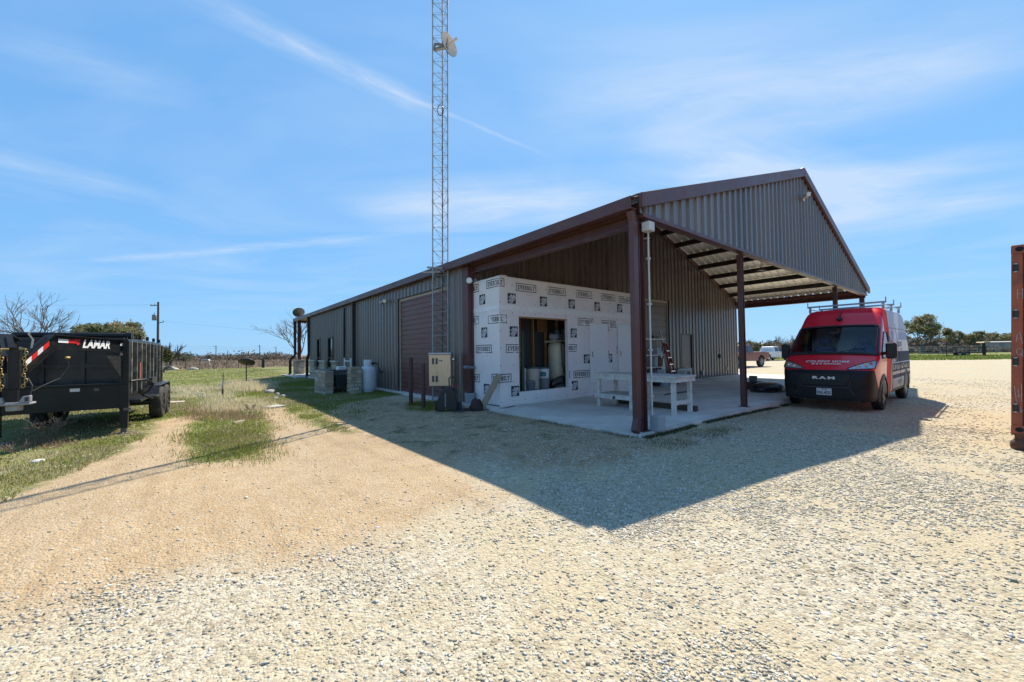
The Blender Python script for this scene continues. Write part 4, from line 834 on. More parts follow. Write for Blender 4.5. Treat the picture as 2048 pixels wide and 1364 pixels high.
    # bag, board and bucket on the slab near the van
    a = GS(1516, 771); bucket('metal_pail', 'small dull metal pail standing behind the black bag on the slab', a[0]+.25, a[1]+.25, .0, .14, .34, M('pail_grey', (.14, .13, .12), .5))
    a = GS(1538, 783); tag(lump('rubbish_bag', (.62, .34, .28), M('bag_black', (.012, .012, .016), .3, var=.3, bump=.7, bs=9), B(a[0], a[1], 0), YAW-R(30), 12, amp=.22), 'black plastic rubbish bag lying on the slab beside the van', 'bag')
    a = GS(1507, 780); t = thingB('scrap_crate', 'low dark wooden crate beside the black rubbish bag', 'crate', a[0]+.1, a[1]+.1, 0, -.4); dk = M('dark_timber', (.07, .05, .035), .8, var=.3); m = MB(); m.box((-.06, -.3, 0), (.7, -.26, .24)); m.box((-.06, .26, 0), (.7, .3, .24)); m.box((-.06, -.26, 0), (-.02, .26, .24)); m.box((.66, -.26, 0), (.7, .26, .24)); m.box((-.02, -.26, .01), (.66, .26, .03)); m.obj('body', dk, t)
    p, q = Vector(GS(1330, 790)), Vector(GS(1385, 783)); t = thingB('steel_rod', 'thin dark rod lying across the slab beyond the work table', 'rod', p.x, p.y, .02); d = q-p; m = MB(); m.cyl((0, 0, 0), (d.x, d.y, 0), .018, n=8); m.obj('rod', darksteel, t)
    p = MB(); pts = [GS(1010, 811), GS(1080, 803), GS(1150, 795), GS(1175, 790), GS(1200, 792)]; p.tube([(a, b-.03, .012) for a, b in pts], .012, 6); o_ = p.obj('extension_lead', blackpl); o_.location = B(0, 0, 0); o_.rotation_euler = (0, 0, YAW); tag(o_, 'thin dark cord lying along the foot of the wrapped wall', 'cord')
    p = MB(); pts = [HV(1175, 770, 4.1), HV(1150, 785, 4.1), HV(1120, 795, 4.1)]; 
carport_items()
# ================================================================ things along the long wall
def wall_items():
    # stone barbecue counter: left wing, right pier, dark slab between
    t = thingB('stone_counter', 'rough limestone outdoor cooking counter against the long wall', 'barbecue counter', -1.2, 12.2); ox, oy = -1.2, 12.2
    a, b = GB(619, 781), GB(667, 788); z0 = -.16
    def L(x0, y0, x1, y1, zz1, name='stone_wing'):
        m = MB(); stonework(m, (x0-ox, y0-oy, z0), (x1-ox, y1-oy, zz1)); return m.obj(name, stone, t)
    c, d = GB(698, 789), GB(722, 788)
    L(-2.15, 11.95, -1.85, 13.5, .78); L(-1.85, 13.15, -.05, 13.5, .70); pc = GB(709, 786.5); L(pc[0]-.2, pc[1]-.2, pc[0]+.2, pc[1]+.2, .92, 'stone_pier'); L(-.6, 12.6, -.05, 13.14, .55, 'stone_back')
    m = MB(); m.box((-2.0-ox, 12.0-oy, .782), (-1.75-ox, 13.4-oy, .82)); m.box((-1.75-ox, 12.95-oy, .72), (-.1-ox, 13.4-oy, .76)); m.obj('countertop', M('slate_top', (.06, .07, .08), .4), t, bevel=.006)
    m = MB(); m.box((-1.75-ox, 12.05-oy, .18), (-.95-ox, 12.85-oy, .62)); m.obj('void_box', M('void_black', (.015, .014, .014), .7), t, bevel=.01)  # near-black box standing in for the dark void, its shade put into the colour
    t2 = thingB('utility_sink', 'white metal sink stand with a high back frame behind the stone counter', 'sink', -.45, HU(703, 735, -.45)[0], .50); m = MB()
    for y in (0, .95): m.box((-.05, y-.035, -.6), (.0, y+.035, .72))
    m.box((-.045, .035, .56), (-.005, .915, .60)); m.obj('frame', white, t2, bevel=.004); m = MB(); m.box((-.42, .45, .02), (-.06, .88, .34)); m.obj('basin', white, t2, bevel=.02); m = MB(); m.box((-.425, .52, .06), (-.421, .72, .2)); m.obj('dark_opening', darksteel, t2)
    # propane cylinder
    p = GB(735, 787); p = GB(737, 783.5); t = thingB('gas_cylinder', 'white upright gas cylinder standing beside the stone pier', 'gas cylinder', p[0], p[1], p[2]); r = .30; cy = M('cylinder_white', (.58, .60, .65), .4, var=.06, dust=(.3, .25, .2), damt=.3)
    m = MB(); m.lathe([(r*.82, 0), (r*.82, .07), (r*.9, .08), (r, .17), (r, .82), (r*.95, .90), (r*.72, .97), (0, 1.0)], n=36, caps=False); m.obj('tank', cy, t, smooth=35)
    m = MB(); m.lathe([(r*.55, .965), (r*.58, 1.0), (r*.58, 1.2), (r*.55, 1.23), (r*.5, 1.23), (r*.5, .98)], n=30, caps=False); cl = m.obj('collar', cy, t, smooth=35); m = MB(); m.box((.05, -r*.59, 1.04), (.2, -r*.55, 1.13)); m.obj('collar_slot', darksteel, cl)
    m = MB(); m.tube([(.1, 0, 1.12), (.3, -.06, 1.1), (.4, -.05, .85), (.44, -.02, .7), (.6, .1, .75)], .02, 8); m.obj('gas_hose', blackpl, t, smooth=60)
    # bollards before the roller door
    rb = M('rusty_bollard', (.065, .032, .026), .7, var=.4, vs=7, bump=.2)
    for k, (px, py, h, lab) in enumerate(((822, 811, 1.34, 'taller rusty steel post before the brown roller door'), (847, 818, 1.18, 'shorter rusty steel post nearest the steel cabinet'))):
        p = GB(px, py); t = thingB('bollard', lab, 'bollard', p[0], p[1], p[2], 0, 'rusty posts guarding the roller door'); m = MB(); m.lathe([(0, h), (.052, h), (.056, h-.01), (.056, -.1)], n=18, caps=False); m.obj('pipe', rb, t, smooth=40); m = MB(); m.lathe([(.046, h+.003), (0, h+.004)], n=18, caps=False); m.obj('cap', rb, t)
    # lattice mast
    tp = (-.52, 6.62); bz = -.12; t = thingB('lattice_mast', 'tall galvanised triangular lattice mast rising beside the long wall', 'mast', tp[0], tp[1], bz, -YAW)
    t.rotation_euler[1] = R(.45); s = .445; legs = [(0, 0), (s, 0), (s/2, s*.866)]; Hm = 26; gal = M('mast_steel', (.30, .305, .315), .6, metal=0, var=.2, vs=6)
    for x, y in legs: m = MB(); m.cyl((x, y, 0), (x, y, Hm), .019, n=10); m.obj('leg', gal, t, smooth=40)
    m = MB(); st = .355; n = int(Hm/st)
    for f in range(3):
        a, b = Vector((*legs[f], 0)), Vector((*legs[(f+1) % 3], 0))
        for k in range(n):
            z = .25+k*st+f*.03; m.cyl(a+Vector((0, 0, z)), b+Vector((0, 0, z)), .0065, n=5); q0, q1 = (b, a) if k % 2 and f else (a, b); m.cyl(q0+Vector((0, 0, z+st)), q1+Vector((0, 0, z)), .0065, n=5)
    m.obj('bracing', gal, t)
    for z in range(3, 26, 3):
        m = MB(); 
        for x, y in legs: m.cyl((x, y, z-.06), (x, y, z+.06), .026, n=10)
        m.obj('splice', gal, t)
    m = MB(); m.box((-.3, -.25, 0), (.75, .65, .05)); m.obj('base_pad', conc, t, bevel=.01)
    m = MB(); q = M('bracket_steel', (.33, .33, .33), .5, metal=.4, var=.25)
    zz = 4.02; m.bar((-.16, -.03, zz), (.92, .32, zz+.02), .05, .05); m.bar((-.34, .14, zz-.12), (.92, .34, zz-.03), .05, .05); m.bar((.92, .30, zz), (.92, .6, zz), .05, .05); m.bar((.4, .1, zz), (.95, .45, zz-.1), .04, .04); m.bar((.0, .42, zz), (.9, .46, zz), .04, .04); m.bar((.22, .38, zz), (.55, .75, zz-.02), .05, .05); m.obj('wall_bracket', q, t)
    m = MB(); m.tube([(s*.5+.02, s*.86, 9.4+.1*math.sin(k)) if False else (s*.42+.09*math.cos(k*.6), s*.5, 8.85+.17*math.sin(k*.6)) for k in range(22)], .012, 6); m.tube([(s*.5, s*.8, z) for z in (0, 3, 6, 8.9)], .012, 6); m.obj('feed_cable', blackpl, t, smooth=60)
    # grid dish on the mast
    d0 = B(tp[0], tp[1], 0); dz = 10.0; t = thing('grid_antenna', 'pale grid dish antenna clamped high on the lattice mast', 'antenna', (d0.x+.50, d0.y+.0, dz+.52), 0); ax = Vector((.80, -.56, .1)).normalized(); e1 = Vector((-.12, 0, 1)); e1 = (e1-ax*e1.dot(ax)).normalized(); e2 = ax.cross(e1)
    bone = M('bone_dish', (.60, .50, .42), .5, var=.1); m = MB(); rows = []
    for k in range(7):
        r_ = .34*k/6; rows.append([(e1*math.cos(q)*r_*1.0+e2*math.sin(q)*r_*.95)+ax*(r_*r_*1.0) for q in np.linspace(0, 2*math.pi, 25)[:-1]])
    m.grid(rows[1:], True); b_ = [[p-ax*.015 for p in r_] for r_ in rows]; m.grid(b_[1:][::-1], True); m.obj('reflector', bone, t, smooth=50)
    m = MB(); m.tube([Vector((-.0, 0, 0)), ax*.36], .02, 8); m.cyl(ax*.33, ax*.42, .04, n=10); m.obj('feed_arm', bone, t); m = MB(); m.bar((-.36, -.02, -.12), (.0, 0, -.0), .09, .07); m.bar((-.36, .0, .08), (.0, 0, .03), .05, .05); m.bar((-.36, -.02, -.12), (-.34, 0, .08), .06, .06); m.obj('mount', M('mount_steel', (.25, .22, .18), .5, metal=.4, var=.3), t)
    # stainless cabinet strapped to the mast
    t = thing('equipment_cabinet', 'tan stainless steel cabinet with louvred vents fixed to the foot of the mast', 'cabinet', B(tp[0], tp[1], .46)+Vector((-.02, -.06, 0)), R(-1)); cab = M('brushed_tan_steel', (.74, .52, .32), .36, metal=.25, var=.1, vs=2, stretch=(14, 14, 1), dust=(.36, .2, .1), damt=.25)
    m = MB(); m.prism([(0, 0), (.62, 0), (.62, .89), (0, .89)], (0, -.3, 0), lambda a, b: (a, -.02, b)); bd = m.obj('body', cab, t, bevel=.012)
    m = MB(); m.box((-.012, -.34, .895), (.632, -.01, .94)); m.obj('lid', M('lid_grey', (.45, .46, .5), .4, metal=.3), t, bevel=.006)
    for x in (.09, .19):
        for z in (.12, .62):
            m = MB(); m.box((x, -.327, z), (x+.06, -.321, z+.17))
            for k in range(7): m.bar((x+.004, -.333, z+.015+k*.023), (x+.056, -.333, z+.015+k*.023), .012, .008)
            m.obj('louvre', M('louvre_dark', (.10, .10, .10), .5, metal=.4), t)
    m = MB(); m.box((.28, -.324, .70), (.39, -.3205, .73)); m.obj('badge', M('badge_blue', (.08, .16, .2), .4), t); m = MB(); m.lathe([(0, .0), (.05, .0), (.055, .02), (.05, .06), (0, .065)], (.64, -.18, .74), 16, 'x'); m.obj('meter', alum, t, smooth=40)
    m = MB(); m.tube([(.66, -.18, .72), (.67, -.16, .5), (.65, -.1, .1), (.6, -.05, -.3)], .014, 8); m.obj('conduit', greyp, t)
    # black case with tube handle
    p = GB(896, 822); t = thingB('equipment_case', 'black hooded case with a tube handle standing under the tan cabinet', 'case', p[0], p[1], p[2], -YAW); m = MB()
    m.prism([(-.24, 0), (.24, 0), (.25, .1), (.2, .50), (.12, .56), (-.08, .58), (-.16, .52), (-.25, .28), (-.27, .1)], (0, .34, 0), lambda a, b: (a, -.1, b)); m.obj('case', blackpl, t, bevel=.03)
    m = MB(); m.tube([(.04, .0, .55), (.03, .0, .8), (.06, .0, .84), (.16, .0, .84), (.19, .0, .8), (.18, .0, .52)], .016, 8); m.obj('handle', darksteel, t, smooth=50); m = MB(); m.box((-.06, -.108, .12), (-.03, -.102, .44)); m.obj('strip', M('strip_grey', (.2, .2, .2), .5), t); m = MB(); m.cyl((.16, .05, .56), (.16, .05, .66), .04, n=12); m.obj('cap', M('cap_red', (.3, .02, .03), .5), t)
    for s_ in (-1, 1): m = MB(); m.cyl((s_*.26, .1, .11), (s_*.32, .1, .11), .11, n=18); m.obj('wheel', rubber, t, smooth=40)
    p = GB(916, 818); stone_ = M('field_rock', (.30, .285, .25), .9, var=.25, vs=9, bump=.6, bs=25); tag(lump('rock', (.17, .14, .2), stone_, B(p[0], p[1], p[2]-.03), .4, 5, 3, .16), 'rounded grey rock between the black case and the grey bucket', 'rock')
    p = GB(941, 811); bucket('plastic_bucket', 'pale grey bucket standing in the corner by the housewrap', p[0]+.05, p[1]+.1, p[2], .15, .34, M('bucket_pale', (.36, .37, .40), .5))
    p = GB(953, 820); tag(lump('rag_heap', (.2, .16, .28), M('brown_rags', (.05, .028, .024), .8, var=.5, bump=.5), B(p[0], p[1]-.02, p[2]), 1, 8, 4, .3), 'dark brown heap of rags beside the leaning plank', 'rags')
    p = GB(943, 812); t = thingB('paper_scrap', 'white torn paper scrap lying on the dark rag heap', 'paper', p[0]-.1, p[1]-.25, p[2]+.16); m = MB(); m.prism([(-.12, 0), (.0, -.04), (.1, -.12), (.13, -.08), (.08, .03), (-.1, .05)], (0, 0, .004), lambda a, b: (a, b*.6-.05, .02+a*-.3)); m.obj('scrap', white, t)
    p = GB(961, 820); t = thingB('timber_plank', 'weathered plank leaning against the corner of the housewrap', 'plank', p[0], p[1], p[2]); q = Vector((.10-p[0], 4.19-p[1], .88)); m = MB(); m.bar((0, 0, .0), (q.x, q.y, q.z), .16, .035, up=(-.7, -.7, .2)); m.obj('plank', wood, t, bevel=.004)
    p = GB(954, 797); t = thingB('plastic_pipe', 'thin pale pipe leaning on the left face of the housewrap', 'pipe', p[0], p[1]-.1, p[2]); m = MB(); m.cyl((0, 0, 0), (.13-p[0], 5.3-p[1], 1.5), .014, n=8); m.obj('pipe', M('pale_pipe', (.45, .5, .56), .4), t)
    t = thingB('pipe_stub', 'grey pipe stub sticking out beside the corner trim', 'pipe', .0, DEP-.1, .98); m = MB(); m.cyl((-.02, 0, 0), (-.28, -.14, .03), .045, n=14); m.cyl((.16, .03, 0), (-.02, 0, 0), .045, n=14); m.obj('pipe', M('stub_grey', (.14, .16, .2), .45), t, smooth=40)
    t = thingB('hose_coil', 'loose black hose coiled on the gravel before the grey bucket', 'hose'); m = MB(); p = GB(920, 824)
    m.tube([(p[0]+(.22+.05*math.sin(k*.7))*math.cos(k*.45)+.004*k, p[1]+.16*math.sin(k*.45), p[2]+.03+.0004*k) for k in range(44)], .011, 6); m.tube([(p[0]+.3, p[1]-.1, p[2]+.03), (p[0]+.7, p[1]-.3, p[2]+.02), (.1, 3.9, .02), (.5, 4.1, .012)], .011, 6); m.obj('hose', blackpl, t, smooth=60)
    p = GB(784, 779); t = thingB('white_batten', 'thin white batten leaning on the long wall near the gas cylinder', 'batten', p[0], p[1], p[2]); m = MB(); m.bar((0, 0, 0), (.05-p[0]-.12, 1.0, .55), .04, .015); m.obj('batten', white, t)
    # loose boulders in the shade by the corner
    for px, py, sz, lab in ((540, 786, .24, 'largest pale boulder at the edge of the shade'), (555, 790, .15, 'middle pale boulder next to the largest one'), (566, 794, .14, 'small grey boulder nearest the stone counter'), (551, 797, .11, 'smallest boulder lying in front of the others')):
        p = GB(px, py); tag(lump('boulder', (sz, sz*.75, sz*.85), stone_, B(p[0], p[1], p[2]-.04), random.random()*6, int(px), 3, .2), lab, 'boulder', 'boulders by the corner of the shade')
    p = GB(548, 815); t = thingB('paving_slab', 'pale square slab lying flat on the dirt near the shade', 'slab', p[0], p[1], p[2], .3); m = MB(); m.box((-.22, -.2, .0), (.22, .2, .05)); m.obj('slab', conc, t, bevel=.01)
    p = GB(478, 846); t = thingB('wood_offcut', 'short pale wood offcut on the edge of the left grass strip', 'wood', p[0], p[1], p[2], .9); m = MB(); m.box((-.16, -.03, .0), (.16, .03, .045)); m.obj('offcut', M('pale_plank', (.46, .38, .27), .7), t)
    for px, py, l, a, lab in ((385, 788, .8, .2, 'grey board lying in the grass behind the trailer wheels'), (414, 793, .6, .1, 'short grey board lying nearest the metal stake')):
        p = GB(px, py); t = thingB('grey_board', lab, 'board', p[0], p[1], p[2]+.02, -YAW+a); m = MB(); m.box((-l/2, -.06, .0), (l/2, .06, .035)); m.obj('board', M('grey_wood', (.4, .38, .34), .8, var=.2), t)
    p = GB(345, 806); t = thingB('plywood_offcut', 'tan plywood offcut lying behind the trailer tyres', 'wood', p[0]-.1, p[1], p[2], -.5); m = MB(); m.prism([(-.45, -.2), (.5, -.1), (.3, .35), (-.3, .3)], (0, 0, .03), lambda a, b: (a, b, .01)); m.obj('offcut', M('pale_plank', (.46, .38, .27), .7), t)
    p = GB(75, 924); tag(lump('rock', (.075, .055, .05), M('white_rock', (.62, .60, .56), .85, bump=.3), B(p[0], p[1], p[2]-.01), 1, 77, 3, .15), 'white rock in the grass at the lower left', 'rock')
    # dishes
    def dish(name, label, loc, ax, r_, mat, post=None):
        t = thing(name, label, 'satellite dish', loc); ax = Vector(ax).normalized(); e1 = ax.orthogonal().normalized(); e2 = ax.cross(e1); m = MB(); rows = [[(e1*math.cos(q)+e2*math.sin(q))*r_*k/7+ax*(k/7)**2*r_*.22 for q in np.linspace(0, 2*math.pi, 33)[:-1]] for k in range(8)]
        m.grid(rows[1:], True); m.grid([[p-ax*.02 for p in q] for q in rows[1:]][::-1], True); m.add(rows[1], [tuple(range(32))]); m.add([p-ax*.02 for p in rows[1]], [tuple(range(32))]); m.obj('reflector', mat, t, smooth=50)
        low = e1 if e1.z < 0 else -e1; low = Vector((0, 0, -1)); low = (low-ax*low.dot(ax)).normalized()
        m = MB(); m.tube([low*r_*.95+ax*.15*r_, low*r_*.7+ax*r_*.9], .012, 6); m.cyl(low*r_*.75+ax*r_*.85, low*r_*.6+ax*r_*1.0, .03, n=8); m.obj('feed_arm', mat, t)
        if post is not None: m = MB(); m.tube([(0, 0, 0), -ax*.08, (-ax*.08).xy.to_3d()+Vector((0, 0, -.2)), (-ax*.08).xy.to_3d()+Vector((0, 0, post))], .028, 10); m.obj('post', darksteel, t, smooth=40)
        else: m = MB(); m.tube([(0, 0, 0), -ax*.12, Vector((0, 0, -.3))], .022, 8); m.box((-.12, -.12, -.32), (.12, .12, -.3)); m.obj('bracket', darksteel, t)
        return t
    dk = M('grey_dish', (.05, .052, .05), .45, var=.15); p = P2(493, 771); dish('satellite_dish', 'dark satellite dish on a single post in the rough grass', p+Vector((0, 0, 1.17)), (-.10, .42, .80), .38, dk, -1.25)
    p = B(.05, 28.2, 4.32); dish('satellite_dish', 'dark satellite dish fixed on the far eave of the workshop roof', p+Vector((0, 0, .10)), (-.45, .55, .6), .40, dk)
    p = P2(445, 794); t = thing('metal_stake', 'slim steel stake with a dark foot standing in the rough grass', 'stake', p, .3); m = MB(); m.bar((0, 0, .25), (.03, 0, .92), .035, .035); m.obj('stake', M('stake_grey', (.25, .24, .22), .6, var=.3), t); m = MB(); m.bar((0, 0, -.03), (.008, 0, .3), .07, .05); m.obj('foot', rust, t)
wall_items()
# ================================================================ vehicles
def interp(tab, x):
    for (a, *p), (b, *q) in zip(tab, tab[1:]):
        if b <= x <= a: t = (a-x)/(a-b); return [i+(j-i)*t for i, j in zip(p, q)]
    return list(tab[0][1:] if x > tab[0][0] else tab[-1][1:])
VT = [  # x, roof height, half width, corner radius, underside
 (.975, .80, .60, .05, .30), (.95, .885, .80, .05, .27), (.90, .965, .885, .06, .25), (.80, 1.05, .94, .08, .24), (.65, 1.145, .975, .10, .24), (.48, 1.245, 1.0, .12, .25), (.34, 1.33, 1.012, .13, .28), (.29, 1.365, 1.015, .13, .30),
 (.10, 1.545, 1.02, .13, .32), (-.15, 1.775, 1.022, .14, .34), (-.40, 1.985, 1.024, .15, .34), (-.54, 2.095, 1.025, .15, .34), (-.62, 2.165, 1.025, .15, .34), (-.78, 2.32, 1.025, .16, .34), (-.94, 2.47, 1.025, .16, .34), (-1.10, 2.57, 1.025, .17, .34), (-1.25, 2.61, 1.025, .17, .34),
 (-1.5, 2.635, 1.025, .17, .34), (-2.4, 2.65, 1.025, .17, .34), (-3.4, 2.65, 1.025, .17, .34), (-4.1, 2.63, 1.02, .17, .34), (-4.36, 2.58, 1.01, .17, .36), (-4.47, 2.48, .985, .16, .38), (-4.5, 2.30, .95, .16, .40)]
def vw(x, z, wb):
    if z < .55: return wb*(.975+.025*(z-.2)/.35)
    return wb*(1-.0*z) if z < 1.2 else wb*(1-.128*((z-1.2)/1.25)**1.25)
def vy(x, z):
    zt, wb, r, zb = interp(VT, x); w = vw(x, min(z, zt-r), wb)
    return w if z <= zt-r else w-r+math.sqrt(max(0, r*r-(z-zt+r)**2))
def van_paint(base='van'):
    m, nt, N, L, p = newmat('van_wrap_paint'); tc = N.new('ShaderNodeTexCoord'); sp = N.new('ShaderNodeSeparateXYZ'); L.new(tc.outputs['Object'], sp.inputs[0]); x, z = sp.outputs[0], sp.outputs[2]
    def mth(op, a, b=0., clamp=False):
        q = N.new('ShaderNodeMath'); q.operation = op; q.use_clamp = clamp
        for k, w in enumerate((a, b)):
            if isinstance(w, (int, float)): q.inputs[k].default_value = w
            else: L.new(w, q.inputs[k])
        return q.outputs[0]
    def mix(fac, a, b):
        q = N.new('ShaderNodeMixRGB')
        for k, w in enumerate((fac, a, b)):
            if isinstance(w, tuple): q.inputs[k].default_value = c4(w)
            else: L.new(w, q.inputs[k])
        return q.outputs[0]
    gt = lambda a, b: mth('GREATER_THAN', a, b); lt = lambda a, b: mth('LESS_THAN', a, b); both = lambda a, b: mth('MULTIPLY', a, b)
    band = lambda v, a, b: both(gt(v, a), lt(v, b))
    col = mix(gt(z, 1.98), (.30, .34, .45), (.42, .45, .55))                           # silver-blue roof band
    diag = mth('ADD', z, mth('MULTIPLY', x, .9)); col = mix(both(gt(z, 1.5), band(diag, -.6, .05)), col, (.62, .64, .70))
    col = mix(both(band(z, 1.42, 1.75), lt(x, -1.9)), col, (.60, .59, .57))            # pale name band
    col = mix(both(band(z, 1.13, 1.42), lt(x, -1.55)), col, (.012, .018, .045)); col = mix(band(z, 1.10, 1.13), col, (.35, .48, .66))
    nz = N.new('ShaderNodeTexNoise'); nz.inputs['Scale'].default_value = 9; nz.inputs['Detail'].default_value = 3; L.new(tc.outputs['Object'], nz.inputs['Vector'])
    col = mix(both(band(z, .88, 1.10), lt(x, -1.2)), col, (.03, .032, .04)); col = mix(both(both(band(z, .93, 1.06), lt(x, -1.3)), gt(nz.outputs['Fac'], .56)), col, (.55, .53, .5))
    col = mix(both(band(z, .80, .88), lt(x, -1.0)), col, (.60, .54, .46)); col = mix(both(band(z, .70, .80), lt(x, -1.2)), col, (.02, .025, .06)); col = mix(both(band(z, .44, .70), lt(x, -1.2)), col, (.50, .47, .43))
    col = mix(band(z, .30, .44), col, (.10, .085, .07)); col = mix(lt(z, .36), col, (.40, .04, .02))  # grey-brown low band: ground reflection painted into the wrap colour; red sill
    edge = mth('ADD', x, mth('MULTIPLY', mth('SUBTRACT', z, 1.1), .35)); col = mix(gt(edge, -1.28), col, (.60, .58, .56)); col = mix(gt(edge, -1.12), col, (.50, .06, .02)); red = (.80, .016, .034)
    col = mix(gt(edge, -.86), col, red); col = mix(both(gt(z, 1.95), gt(x, -1.02)), col, red)
    blk = mth('SUBTRACT', .995, mth('MULTIPLY', mth('MULTIPLY', mth('SUBTRACT', .70, x), 4.5, True), .50)); fr = both(gt(x, .2), lt(z, blk))
    col = mix(fr, col, (.015, .015, .016)); L.new(col, p.inputs['Base Color'])
    L.new(mth('ADD', mth('ADD', .22, mth('MULTIPLY', fr, .28)), mth('MULTIPLY', lt(edge, -.45), .3)), p.inputs['Roughness']); L.new(mth('ADD', .06, mth('MULTIPLY', gt(edge, -.45), .24)), p.inputs['Specular IOR Level']); L.new(mth('MULTIPLY', mth('MULTIPLY', mth('SUBTRACT', 1, fr), gt(edge, -.45)), .35), p.inputs['Coat Weight']); p.inputs['Coat Roughness'].default_value = .05
    return m
def wheel(parent, x, y, r, w, side, steer=0., rimc=None, hub=True):
    o = bpy.data.objects.new('wheel', None); m = MB(); s = side
    m.lathe([(r*.60, -w/2), (r*.86, -w/2-.004), (r*.96, -w*.44), (r, -w*.34), (r, -w*.14), (r-.012, -w*.13), (r-.012, -w*.09), (r, -w*.08), (r, w*.08), (r-.012, w*.09), (r-.012, w*.13), (r, w*.14), (r, w*.34), (r*.96, w*.44), (r*.86, w/2+.004), (r*.60, w/2)], n=40, axis='y', caps=False)
    t = m.obj('wheel', rubber, parent, smooth=35); t.location = (x, y, r); t.rotation_euler = (0, 0, steer)
    m = MB(); k = s*w/2
    m.lathe([(0, k*.72), (r*.16, k*.78), (r*.2, k*.55), (r*.46, k*.35), (r*.58, k*.86), (r*.62, k*.9), (r*.62, -k*.9), (0, -k*.9)], n=30, axis='y', caps=False); m.obj('rim', rimc or steel, t, smooth=40)
    m = MB()
    for q in range(5):
        a = q*1.2566; m.bar((r*.12*math.cos(a), k*.8, r*.12*math.sin(a)), (r*.56*math.cos(a), k*.84, r*.56*math.sin(a)), r*.16, .03, up=(0, 1, 0))
    m.obj('spoke', rimc or steel, t); return t
def van():
    t = thingB('work_van', 'red-fronted high-roofed work van with white lettering parked by the slab', 'van', 7.2, -1.02, -.15, math.pi); t.scale = (1, .945, 1)
    paint = van_paint(); dark = blackpl; gl = glassmat('van_glass', (.93, .96, .97)); glm = M('tmp_glass', (0, 0, 0))
    xs = [a[0] for a in VT]; X = []
    for a, b in zip(xs, xs[1:]): n = max(1, int((a-b)/.14)); X += [a+(b-a)*k/n for k in range(n)]
    X.append(xs[-1]); K, A, T = 10, 5, 6; rows = []
    for x in X:
        zt, wb, r, zb = interp(VT, x); half = [(0, zb), (wb*.8, zb), (vw(x, zb+.05, wb)*.985, zb+.02)]
        z0, z1 = zb+.06, zt-r; half += [(vw(x, z0+(z1-z0)*k/K, wb), z0+(z1-z0)*k/K) for k in range(K+1)]
        w = vw(x, z1, wb); half += [(w-r+r*math.cos(q), z1+r*math.sin(q)) for q in (R(18*k) for k in range(1, A+1))]
        cr = .025*min(1, wb)
        half += [((w-r)*(1-k/T), zt+cr*(1-(1-k/T)**2)) for k in range(1, T+1)]
        rows.append([(x, y, z) for y, z in half]+[(x, -y, z) for y, z in half[-2:0:-1]])
    n = len(rows[0]); H = 3+K+1+A; m = MB(); m.grid(rows, True)
    # windscreen cells
    top0, top1 = H-3, 2*(H+T)-2-(H-3)-0
    cells = [(i, k) for i in range(len(X)-1) for k in range(n)]
    gi = [1 if (X[i] <= .2901 and X[i+1] >= -.5401 and (H-2 <= k < n-(H-2)-0+0)) else 0 for i, k in cells]; m.m = [q for q in gi]
    m.add(rows[0], [tuple(range(n))[::-1]]); m.add(rows[-1], [tuple(range(n))])
    gv = [m.v[:], [f for f, q in zip(m.f, gi) if q]]
    body = m.obj('body', [paint, glm, dark], t)
    bm = bmesh.new(); bm.from_mesh(body.data); bmesh.ops.remove_doubles(bm, verts=bm.verts, dist=1e-5); bmesh.ops.recalc_face_normals(bm, faces=bm.faces); bm.to_mesh(body.data); bm.free()
    cut = MB()
    for x in (0, -3.454):
        for s in (-1, 1): cut.cyl((x, s*.62, .37), (x, s*1.3, .37), .435, n=40); cut.box((x-.435, s*.62, -.2), (x+.435, s*1.3, .3))
    co = [MB(), MB()]; objs = []
    for x in (0, -3.454):
        for s in (-1, 1):
            c = MB(); q = [(x+.435*math.cos(a), .37+.435*math.sin(a)) for a in np.linspace(0, math.pi, 28)]; c.prism([(x+.435, -.3)]+q+[(x-.435, -.3)], (0, s*.7, 0), lambda a, b: (a, s*.62, b)); objs.append(c.obj('cutter', dark))
    zt_ = lambda x: min(1.93, interp(VT, x)[0]-.19); wx = [.04-k*1.02/8 for k in range(9)]
    c = MB(); c.prism([(x, 1.27+.02*k/8) for k, x in enumerate(wx)]+[(x, zt_(x)) for x in wx[::-1]], (0, 2.6, 0), lambda a, b: (a, -1.3, b)); objs.append(c.obj('cutter', dark))
    for c in objs: b = body.modifiers.new('arch', 'BOOLEAN'); b.object = c; b.operation = 'DIFFERENCE'; b.solver = 'EXACT'
    bpy.context.view_layer.update(); dg = bpy.context.evaluated_depsgraph_get(); me = bpy.data.meshes.new_from_object(body.evaluated_get(dg)); body.modifiers.clear(); old = body.data; body.data = me
    for c in objs: bpy.data.objects.remove(c)
    for p in me.polygons:
        c = p.center; 
        for x in (0, -3.454):
            if math.hypot(c.x-x, c.z-.37) < .428 and abs(c.y) > .6 or (abs(c.x-x) < .4349 and c.z < .37 and abs(c.y) > .6 and abs(p.normal.z) < .5 and abs(abs(c.y)-1) > .06): p.material_index = 2
    bm = bmesh.new(); bm.from_mesh(me); bmesh.ops.delete(bm, geom=[f for f in bm.faces if f.material_index == 1 or (abs(f.calc_center_median().y) < .45 and 1.2 < f.calc_center_median().z < 1.96 and -1.0 < f.calc_center_median().x < .06 and max(abs(v.co.y) for v in f.verts) > .7)], context='FACES'); bm.to_mesh(me); bm.free()
    me.materials[1] = paint; me.polygons.foreach_set('use_smooth', [True]*len(me.polygons)); me.set_sharp_from_angle(angle=R(32))
    # windscreen glass with a black surround
    g = MB(); g.add(gv[0], gv[1]); g.obj('windscreen', gl, t, smooth=60)
    nf = len(gv[1]); use = sorted({i for f in gv[1] for i in f}); bx = [gv[0][i] for i in use]; xa, xb = max(p.x for p in bx), min(p.x for p in bx)
    fr = MB()
